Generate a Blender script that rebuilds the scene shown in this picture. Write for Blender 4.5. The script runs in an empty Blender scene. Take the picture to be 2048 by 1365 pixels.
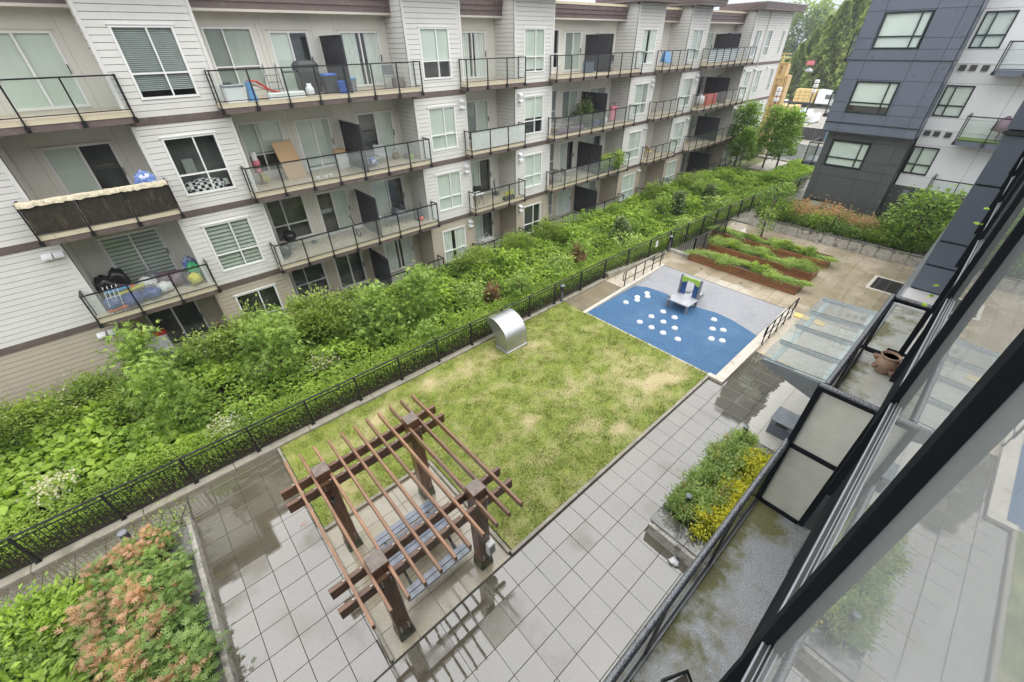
import bpy, math, random
import numpy as np
from mathutils import Vector, Matrix
rnd = random.Random(7); R = np.random.RandomState(11)
S = bpy.context.scene; COL = S.collection
# ------------------------------------------------------------------ camera, sky, sun, exposure
cd = bpy.data.cameras.new('camera'); cam = bpy.data.objects.new('camera', cd); COL.objects.link(cam)
cd.sensor_width = 36; cd.lens = 823.668 / 2048 * 36; cd.clip_start = .02; cd.clip_end = 1500
CR = ((0.746816, -0.664878, -0.014248), (0.398831, 0.430632, 0.809623), (-0.532165, -0.610322, 0.586777))
m = Matrix([[CR[j][i] for j in range(3)] for i in range(3)]).to_4x4(); m.translation = (0, 0, 10.5)
cam.matrix_world = m; S.camera = cam
EYE = np.array([0, 0, 10.5])
SUN_EL, SUN_AZ = math.radians(62), math.radians(-50)          # azimuth of the sun measured from +X towards +Y
w = bpy.data.worlds.new('World'); S.world = w; w.use_nodes = True
nt = w.node_tree; nt.nodes.clear()
out = nt.nodes.new('ShaderNodeOutputWorld'); bg = nt.nodes.new('ShaderNodeBackground'); sky = nt.nodes.new('ShaderNodeTexSky')
sky.sky_type = 'NISHITA'; sky.sun_disc = False; sky.sun_elevation = SUN_EL; sky.sun_rotation = math.pi / 2 - SUN_AZ
sky.air_density = 1.0; sky.dust_density = 3.0; sky.ozone_density = 1.0
tc = nt.nodes.new('ShaderNodeTexCoord'); nz = nt.nodes.new('ShaderNodeTexNoise'); rp = nt.nodes.new('ShaderNodeValToRGB'); mx = nt.nodes.new('ShaderNodeMix')
nz.inputs['Scale'].default_value = 2.2; nz.inputs['Detail'].default_value = 5
rp.color_ramp.elements[0].position = .32; rp.color_ramp.elements[0].color = (14.4, 14.5, 14.7, 1)
rp.color_ramp.elements[1].position = .7; rp.color_ramp.elements[1].color = (17.8, 17.7, 17.5, 1)
mx.data_type = 'RGBA'; mx.inputs[0].default_value = .86
nt.links.new(tc.outputs['Generated'], nz.inputs['Vector']); nt.links.new(nz.outputs['Fac'], rp.inputs['Fac'])
nt.links.new(sky.outputs[0], mx.inputs[6]); nt.links.new(rp.outputs['Color'], mx.inputs[7])
sz = nt.nodes.new('ShaderNodeSeparateXYZ'); nt.links.new(tc.outputs['Generated'], sz.inputs[0]); hz = nt.nodes.new('ShaderNodeValToRGB'); hz.color_ramp.elements[0].position = 0; hz.color_ramp.elements[0].color = (.30, .345, .42, 1); hz.color_ramp.elements[1].position = .30; hz.color_ramp.elements[1].color = (1, 1, 1, 1)
nt.links.new(sz.outputs[2], hz.inputs[0]); mh = nt.nodes.new('ShaderNodeMix'); mh.data_type = 'RGBA'; mh.blend_type = 'MULTIPLY'; mh.inputs[0].default_value = 1; nt.links.new(mx.outputs[2], mh.inputs[6]); nt.links.new(hz.outputs['Color'], mh.inputs[7])
nt.links.new(mh.outputs[2], bg.inputs['Color']); bg.inputs['Strength'].default_value = .1
nt.links.new(bg.outputs[0], out.inputs[0])
sd = bpy.data.lights.new('sun', 'SUN'); sd.energy = .9; sd.angle = math.radians(35); sd.color = (1, .97, .92)
so = bpy.data.objects.new('sun', sd); COL.objects.link(so)
dv = Vector((math.cos(SUN_EL) * math.cos(SUN_AZ), math.cos(SUN_EL) * math.sin(SUN_AZ), math.sin(SUN_EL)))
so.rotation_euler = dv.to_track_quat('Z', 'Y').to_euler(); so.location = dv * 60
S.view_settings.view_transform = 'Standard'; S.view_settings.look = 'None'
S.view_settings.exposure = .76; S.view_settings.gamma = 1
S.cycles.max_bounces = 8; S.cycles.diffuse_bounces = 3; S.cycles.glossy_bounces = 4; S.cycles.transparent_max_bounces = 24
S.cycles.transmission_bounces = 4; S.cycles.use_denoising = True; S.cycles.caustics_reflective = False; S.cycles.caustics_refractive = False
S.cycles.sample_clamp_indirect = 6

# ------------------------------------------------------------------ helpers
ORD = ('first', 'second', 'third', 'fourth', 'fifth', 'sixth', 'seventh', 'eighth', 'ninth', 'tenth', 'eleventh', 'twelfth', 'thirteenth', 'fourteenth', 'fifteenth', 'sixteenth', 'seventeenth', 'eighteenth')
class MB:
    """collects shapes; build() links them as one mesh object"""
    def __init__(s): s.v = []; s.f = []; s.sm = []
    def add(s, vs, fs, smooth=False):
        o = len(s.v); s.v += [tuple(p) for p in vs]; s.f += [tuple(i + o for i in f) for f in fs]; s.sm += [smooth] * len(fs); return s
    def hexa(s, p): return s.add(p, [(0, 3, 2, 1), (4, 5, 6, 7), (0, 1, 5, 4), (1, 2, 6, 5), (2, 3, 7, 6), (3, 0, 4, 7)])
    def box(s, x0, x1, y0, y1, z0, z1):
        return s.hexa([(x0, y0, z0), (x1, y0, z0), (x1, y1, z0), (x0, y1, z0), (x0, y0, z1), (x1, y0, z1), (x1, y1, z1), (x0, y1, z1)])
    def cbox(s, x0, x1, y0, y1, z0, z1, b=.01):
        # box with a chamfered top and chamfered upright edges
        if min(x1 - x0, y1 - y0) < 2.5 * b: b = min(x1 - x0, y1 - y0) / 3
        def ring(i, z): return [(x0 + i + b, y0 + i, z), (x1 - i - b, y0 + i, z), (x1 - i, y0 + i + b, z), (x1 - i, y1 - i - b, z), (x1 - i - b, y1 - i, z), (x0 + i + b, y1 - i, z), (x0 + i, y1 - i - b, z), (x0 + i, y0 + i + b, z)]
        v = ring(0, z0) + ring(0, z1 - b) + ring(b * .8, z1)
        f = [tuple(range(7, -1, -1)), tuple(range(16, 24))]
        for k in (0, 8): f += [(k + i, k + (i + 1) % 8, k + 8 + (i + 1) % 8, k + 8 + i) for i in range(8)]
        return s.add(v, f)
    def beam(s, p, q, w_, h, up=(0, 0, 1)):
        p = Vector(p); q = Vector(q); d = (q - p).normalized(); up = Vector(up)
        if abs(d.dot(up)) > .98: up = Vector((1, 0, 0))
        r = d.cross(up).normalized() * w_ / 2; u = r.cross(d).normalized() * h / 2
        return s.hexa([p - r - u, p + r - u, p + r + u, p - r + u, q - r - u, q + r - u, q + r + u, q - r + u])
    def tube(s, pts, r, n=8, r2=None, cap=True):
        pts = [Vector(p) for p in pts]; rings = []; L = len(pts)
        for i, p in enumerate(pts):
            d = (pts[min(i + 1, L - 1)] - pts[max(i - 1, 0)]).normalized()
            a = d.cross(Vector((0, 0, 1)) if abs(d.z) < .9 else Vector((1, 0, 0))).normalized(); b = a.cross(d)
            rr = r if r2 is None else r + (r2 - r) * i / max(1, L - 1)
            rings.append([p + a * rr * math.cos(6.28318 * k / n) + b * rr * math.sin(6.28318 * k / n) for k in range(n)])
        v = [p for g in rings for p in g]; f = []
        for i in range(L - 1): f += [(i * n + k, i * n + (k + 1) % n, (i + 1) * n + (k + 1) % n, (i + 1) * n + k) for k in range(n)]
        s.add(v, f, n > 5)
        if cap: s.add(rings[0], [tuple(range(n))[::-1]]); s.add(rings[-1], [tuple(range(n))])
        return s
    def lathe(s, prof, c=(0, 0, 0), n=20, smooth=True):
        v = [(c[0] + r * math.cos(6.28318 * k / n), c[1] + r * math.sin(6.28318 * k / n), c[2] + z) for r, z in prof for k in range(n)]
        f = [(i * n + k, i * n + (k + 1) % n, (i + 1) * n + (k + 1) % n, (i + 1) * n + k) for i in range(len(prof) - 1) for k in range(n)]
        s.add(v, f, smooth)
        if prof[-1][0] > 1e-4: s.add(v[-n:], [tuple(range(n))])
        if prof[0][0] > 1e-4: s.add(v[:n], [tuple(range(n))[::-1]])
        return s
    def prism(s, pts, z0, z1):
        n = len(pts); v = [(x, y, z0) for x, y in pts] + [(x, y, z1) for x, y in pts]
        return s.add(v, [tuple(range(n))[::-1], tuple(range(n, 2 * n))] + [(i, (i + 1) % n, n + (i + 1) % n, n + i) for i in range(n)])
    def extr(s, prof, axis, a0, a1):
        """profile in the other two axes, extruded along axis from a0 to a1"""
        n = len(prof); P = (lambda a, u, v_: (a, u, v_)) if axis == 0 else (lambda a, u, v_: (u, a, v_))
        v = [P(a0, *q) for q in prof] + [P(a1, *q) for q in prof]
        return s.add(v, [tuple(range(n)), tuple(range(n, 2 * n))[::-1]] + [(i, n + i, n + (i + 1) % n, (i + 1) % n) for i in range(n)])
    def blob(s, c, rx, ry, rz, seed=0, n=10, rough=.15, flat=True):
        rg = random.Random(seed); v = []; f = []; ph = [rg.uniform(0, 6.28) for _ in range(6)]
        for i in range(n + 1):
            t = math.pi * i / n
            for k in range(n * 2):
                a = math.pi * k / n
                d = 1 + rough * (math.sin(3 * a + ph[0] + 2 * t) * .5 + math.sin(5 * a - 4 * t + ph[1]) * .35 + math.sin(7 * t + 2 * a + ph[2]) * .3) * math.sin(t)
                z = math.cos(t) * d
                if flat and z < -.6: z = -.6
                v.append((c[0] + rx * d * math.sin(t) * math.cos(a), c[1] + ry * d * math.sin(t) * math.sin(a), c[2] + rz * z))
        for i in range(n):
            f += [(i * 2 * n + k, (i + 1) * 2 * n + k, (i + 1) * 2 * n + (k + 1) % (2 * n), i * 2 * n + (k + 1) % (2 * n)) for k in range(2 * n)]
        return s.add(v, f, True)
    def mesh(s, name, mat):
        me = bpy.data.meshes.new(name); me.from_pydata([tuple(p) for p in s.v], [], s.f)
        if any(s.sm): me.polygons.foreach_set('use_smooth', s.sm)
        if mat: me.materials.append(mat)
        me.update(); return me
    def build(s, name, mat, parent=None, kind=None):
        return link(s.mesh(name, mat), name, parent, kind)
def link(me, name, parent=None, kind=None, loc=None):
    o = bpy.data.objects.new(name, me); COL.objects.link(o)
    if parent is not None: o.parent = parent; o.location = base_shift(parent)
    if loc is not None: o.location = loc
    if kind: o['kind'] = kind
    return o
def base_shift(p):
    """meshes are written in world coordinates; the thing's Empty stands at its base"""
    return -Vector(p['base']) if 'base' in p.keys() else Vector((0, 0, 0))
def tag(o, label, cat, group=None):
    o['label'] = label; o['category'] = cat
    if group: o['group'] = group
    return o
def thing(name, label, cat, base=(0, 0, 0), group=None):
    o = bpy.data.objects.new(name, None); COL.objects.link(o); o.location = base; o['base'] = list(map(float, base)); o.empty_display_size = .2
    return tag(o, label, cat, group)
def lthing(name, label, cat, loc, rot=0, group=None):            # the same, its meshes written about its own base
    o = bpy.data.objects.new(name, None); COL.objects.link(o); o.location = loc; o.rotation_euler = (0, 0, rot)
    return tag(o, label, cat, group)
def dup(root, loc, rot=0, label=None, scale=None, group=None):
    r = root.copy(); COL.objects.link(r); r.location = loc; r.rotation_euler = (0, 0, rot)
    if label: r['label'] = label
    if group: r['group'] = group
    if scale: r.scale = scale if isinstance(scale, tuple) else (scale,) * 3
    for ch in list(root.children):
        c = ch.copy(); COL.objects.link(c); c.parent = r
        for g_ in ch.children:
            d = g_.copy(); COL.objects.link(d); d.parent = c
    return r
def struct(mb, name, mat): return mb.build(name, mat, None, 'structure')
def rect_minus(r, holes):
    res = [r]
    for h in holes:
        nx = []
        for (a0, a1, b0, b1) in res:
            h0, h1, k0, k1 = max(a0, h[0]), min(a1, h[1]), max(b0, h[2]), min(b1, h[3])
            if h0 >= h1 or k0 >= k1: nx.append((a0, a1, b0, b1)); continue
            if a0 < h0: nx.append((a0, h0, b0, b1))
            if h1 < a1: nx.append((h1, a1, b0, b1))
            if b0 < k0: nx.append((h0, h1, b0, k0))
            if k1 < b1: nx.append((h0, h1, k1, b1))
        res = nx
    return res
def vnoise(x, y, seed=0):
    def hsh(i, j):
        h = (i * 374761393 + j * 668265263 + seed * 974634541) & 0x7fffffff
        h = ((h ^ (h >> 13)) * 1274126177) & 0x7fffffff
        return ((h ^ (h >> 16)) & 0xffff) / 65535.
    x = np.asarray(x, float); y = np.asarray(y, float)
    i = np.floor(x).astype(np.int64); j = np.floor(y).astype(np.int64); u = x - i; v = y - j
    u = u * u * (3 - 2 * u); v = v * v * (3 - 2 * v)
    return (hsh(i, j) * (1 - u) + hsh(i + 1, j) * u) * (1 - v) + (hsh(i, j + 1) * (1 - u) + hsh(i + 1, j + 1) * u) * v
def fbm(x, y, seed=0, o=4):
    return sum(vnoise(x * 2 ** k, y * 2 ** k, seed + k) / 2 ** k for k in range(o)) / sum(1 / 2 ** k for k in range(o))

# ------------------------------------------------------------------ materials
def nodes(name):
    m_ = bpy.data.materials.new(name); m_.use_nodes = True; t = m_.node_tree; p = t.nodes['Principled BSDF']; return m_, t, p
def N(t, kind, **kw):
    n = t.nodes.new(kind)
    for k, v in kw.items():
        if hasattr(n, k): setattr(n, k, v)
        else: n.inputs[k].default_value = v
    return n
def ramp(t, src, a, b, p0=.3, p1=.7):
    r = t.nodes.new('ShaderNodeValToRGB'); e = r.color_ramp.elements
    e[0].position = p0; e[1].position = p1; e[0].color = (*a, 1) if len(a) == 3 else a; e[1].color = (*b, 1) if len(b) == 3 else b
    t.links.new(src, r.inputs['Fac']); return r.outputs['Color']
def mixc(t, fac, a, b, blend='MIX'):
    n = t.nodes.new('ShaderNodeMix'); n.data_type = 'RGBA'; n.blend_type = blend
    for sck, v in ((n.inputs[0], fac), (n.inputs[6], a), (n.inputs[7], b)):
        if isinstance(v, (float, int)): sck.default_value = v
        elif isinstance(v, tuple): sck.default_value = (*v, 1) if len(v) == 3 else v
        else: t.links.new(v, sck)
    return n.outputs[2]
def pos(t, stretch=None):
    g_ = t.nodes.new('ShaderNodeNewGeometry').outputs['Position']
    if stretch:
        mp = t.nodes.new('ShaderNodeMapping'); mp.inputs['Scale'].default_value = stretch; t.links.new(g_, mp.inputs['Vector']); return mp.outputs[0]
    return g_
def noise(t, scale, detail=5, vec=None, rough=.6):
    n = N(t, 'ShaderNodeTexNoise'); n.inputs['Scale'].default_value = scale; n.inputs['Detail'].default_value = detail; n.inputs['Roughness'].default_value = rough
    t.links.new(vec if vec is not None else pos(t), n.inputs['Vector']); return n.outputs['Fac']
def MAT(name, col, rough=.6, var=.18, scale=3., metal=0., ior=1.45, bump=0., bscale=60, stretch=None, obj=0., stain=None, coat=0.):
    m_, t, p = nodes(name); v = pos(t, stretch)
    lo = tuple(c * (1 - var) for c in col); hi = tuple(min(1, c * (1 + var)) for c in col)
    c = ramp(t, noise(t, scale, 6, v), lo, hi)
    if stain:                                     # (colour, noise scale, start, end)
        k = ramp(t, noise(t, stain[1], 7, v), (0, 0, 0), (1, 1, 1), stain[2], stain[3]); c = mixc(t, k, c, stain[0])
    if obj:
        oi = t.nodes.new('ShaderNodeObjectInfo').outputs['Random']; c = mixc(t, 1., c, ramp(t, oi, (1 - obj,) * 3, (1 + obj,) * 3, 0, 1), 'MULTIPLY')
    t.links.new(c, p.inputs['Base Color']); p.inputs['Metallic'].default_value = metal; p.inputs['IOR'].default_value = ior
    t.links.new(ramp(t, noise(t, scale * 2.3, 4, v), (max(.02, rough * .75),) * 3, (min(1, rough * 1.25),) * 3), p.inputs['Roughness'])
    if coat: p.inputs['Coat Weight'].default_value = coat; p.inputs['Coat Roughness'].default_value = .08
    if bump:
        b = t.nodes.new('ShaderNodeBump'); b.inputs['Strength'].default_value = bump; b.inputs['Distance'].default_value = .02
        t.links.new(noise(t, bscale, 5, v), b.inputs['Height']); t.links.new(b.outputs[0], p.inputs['Normal'])
    return m_
def GLASS(name, tint=(.86, .92, .9), ior=1.5, veil=0., veilc=(.7, .75, .75), rough=.0):
    m_ = bpy.data.materials.new(name); m_.use_nodes = True; t = m_.node_tree; t.nodes.clear()
    o = t.nodes.new('ShaderNodeOutputMaterial'); tr = N(t, 'ShaderNodeBsdfTransparent'); tr.inputs[0].default_value = (*tint, 1)
    gl = t.nodes.new('ShaderNodeBsdfGlossy'); gl.inputs['Roughness'].default_value = rough; gl.inputs['Color'].default_value = (1, 1, 1, 1)
    fr = t.nodes.new('ShaderNodeFresnel'); a = t.nodes.new('ShaderNodeMixShader'); base = tr.outputs[0]
    ge = t.nodes.new('ShaderNodeNewGeometry'); im = t.nodes.new('ShaderNodeMapRange'); im.inputs[3].default_value = ior; im.inputs[4].default_value = 1 / ior; t.links.new(ge.outputs['Backfacing'], im.inputs[0]); t.links.new(im.outputs[0], fr.inputs['IOR'])
    if veil:
        df = t.nodes.new('ShaderNodeBsdfDiffuse'); df.inputs[0].default_value = (*veilc, 1); b = t.nodes.new('ShaderNodeMixShader')
        k = noise(t, 5, 6); b.inputs[0].default_value = veil
        mr = t.nodes.new('ShaderNodeMapRange'); mr.inputs[3].default_value = veil * .7; mr.inputs[4].default_value = min(1, veil * 1.3); t.links.new(k, mr.inputs[0]); t.links.new(mr.outputs[0], b.inputs[0])
        t.links.new(tr.outputs[0], b.inputs[1]); t.links.new(df.outputs[0], b.inputs[2]); base = b.outputs[0]
    t.links.new(fr.outputs[0], a.inputs[0]); t.links.new(base, a.inputs[1]); t.links.new(gl.outputs[0], a.inputs[2]); t.links.new(a.outputs[0], o.inputs[0])
    return m_
def LEAF(name, a, b, tip=None, trans=.35, gloss=.5, hue_noise=.35):
    """tint attribute per leaf picks between a and b; tip (if any) takes over above .8"""
    m_ = bpy.data.materials.new(name); m_.use_nodes = True; t = m_.node_tree; p = t.nodes['Principled BSDF']; o = t.nodes['Material Output']
    at = t.nodes.new('ShaderNodeAttribute'); at.attribute_name = 'tint'
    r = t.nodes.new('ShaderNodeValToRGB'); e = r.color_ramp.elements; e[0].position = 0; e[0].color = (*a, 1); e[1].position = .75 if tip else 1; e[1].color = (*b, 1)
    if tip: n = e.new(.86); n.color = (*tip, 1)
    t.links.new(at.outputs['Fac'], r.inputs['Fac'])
    c = mixc(t, 1., r.outputs['Color'], ramp(t, noise(t, 1.1, 3), (1 - hue_noise, 1 - hue_noise * .8, 1 - hue_noise), (1 + hue_noise * .8, 1 + hue_noise * .6, 1 + hue_noise * .4)), 'MULTIPLY')
    t.links.new(c, p.inputs['Base Color']); p.inputs['Roughness'].default_value = gloss; p.inputs['IOR'].default_value = 1.45
    tl = t.nodes.new('ShaderNodeBsdfTranslucent'); t.links.new(mixc(t, 1., c, (1.2, 1.3, .55), 'MULTIPLY'), tl.inputs[0])
    ms = t.nodes.new('ShaderNodeMixShader'); ms.inputs[0].default_value = trans
    t.links.new(p.outputs[0], ms.inputs[1]); t.links.new(tl.outputs[0], ms.inputs[2]); t.links.new(ms.outputs[0], o.inputs[0])
    return m_
def PAVE(name, col, wet_ior=2.3, dark=.55, dry=None, obj=.1, rough=.025, wet_lo=.2, wet_hi=.42):
    """wet concrete: a film of water over grey stone, matter where it has drained; dry = (x0,x1,y0,y1) strip kept dry by a canopy"""
    m_, t, p = nodes(name); g_ = pos(t)
    c = ramp(t, noise(t, 22, 8), tuple(x * .82 for x in col), tuple(x * 1.18 for x in col))
    c = mixc(t, ramp(t, noise(t, 1.3, 4), (0, 0, 0), (1, 1, 1), .35, .7), c, mixc(t, 1., c, (.86, .83, .76), 'MULTIPLY'))
    oi = t.nodes.new('ShaderNodeObjectInfo').outputs['Random']; c = mixc(t, 1., c, ramp(t, oi, (1 - obj,) * 3, (1 + obj,) * 3, 0, 1), 'MULTIPLY')
    wn_ = N(t, 'ShaderNodeMath', operation='MULTIPLY_ADD'); t.links.new(oi, wn_.inputs[0]); wn_.inputs[1].default_value = .22; t.links.new(noise(t, .55, 6, None, .55), wn_.inputs[2])
    wet = ramp(t, wn_.outputs[0], (0, 0, 0), (1, 1, 1), wet_lo + .1, wet_hi + .1)
    if dry:
        sx = t.nodes.new('ShaderNodeSeparateXYZ'); t.links.new(g_, sx.inputs[0]); wob = noise(t, 2.2, 6)
        def edge(sock, v, sign):
            a = N(t, 'ShaderNodeMath', operation='SUBTRACT'); t.links.new(sock, a.inputs[0]); a.inputs[1].default_value = v
            b = N(t, 'ShaderNodeMath', operation='MULTIPLY'); t.links.new(a.outputs[0], b.inputs[0]); b.inputs[1].default_value = sign
            k = N(t, 'ShaderNodeMath', operation='MULTIPLY_ADD'); t.links.new(wob, k.inputs[0]); k.inputs[1].default_value = .7; t.links.new(b.outputs[0], k.inputs[2])
            s_ = N(t, 'ShaderNodeMapRange'); t.links.new(k.outputs[0], s_.inputs[0]); s_.inputs[1].default_value = .33; s_.inputs[2].default_value = .38; return s_.outputs[0]
        es = [edge(sx.outputs[0], dry[0], 1), edge(sx.outputs[0], dry[1], -1), edge(sx.outputs[1], dry[2], 1), edge(sx.outputs[1], dry[3], -1)]
        k = es[0]
        for e_ in es[1:]:
            mm = N(t, 'ShaderNodeMath', operation='MULTIPLY'); t.links.new(k, mm.inputs[0]); t.links.new(e_, mm.inputs[1]); k = mm.outputs[0]
        wet = mixc(t, k, wet, (0, 0, 0))
        c = mixc(t, k, c, mixc(t, ramp(t, noise(t, 14, 6), (0, 0, 0), (1, 1, 1)), (.5, .48, .43), (.62, .6, .55)))
    t.links.new(mixc(t, wet, c, mixc(t, 1., c, (dark, dark * .98, dark * .9), 'MULTIPLY')), p.inputs['Base Color'])
    t.links.new(mixc(t, wet, (.42, .42, .42), (rough,) * 3), p.inputs['Roughness'])
    io = t.nodes.new('ShaderNodeMapRange'); io.inputs[3].default_value = 1.5; io.inputs[4].default_value = wet_ior; t.links.new(wet, io.inputs[0]); t.links.new(io.outputs[0], p.inputs['IOR'])
    b = t.nodes.new('ShaderNodeBump'); b.inputs['Strength'].default_value = .03; b.inputs['Distance'].default_value = .004; t.links.new(noise(t, 30, 3), b.inputs['Height']); t.links.new(b.outputs[0], p.inputs['Normal'])
    return m_
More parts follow.
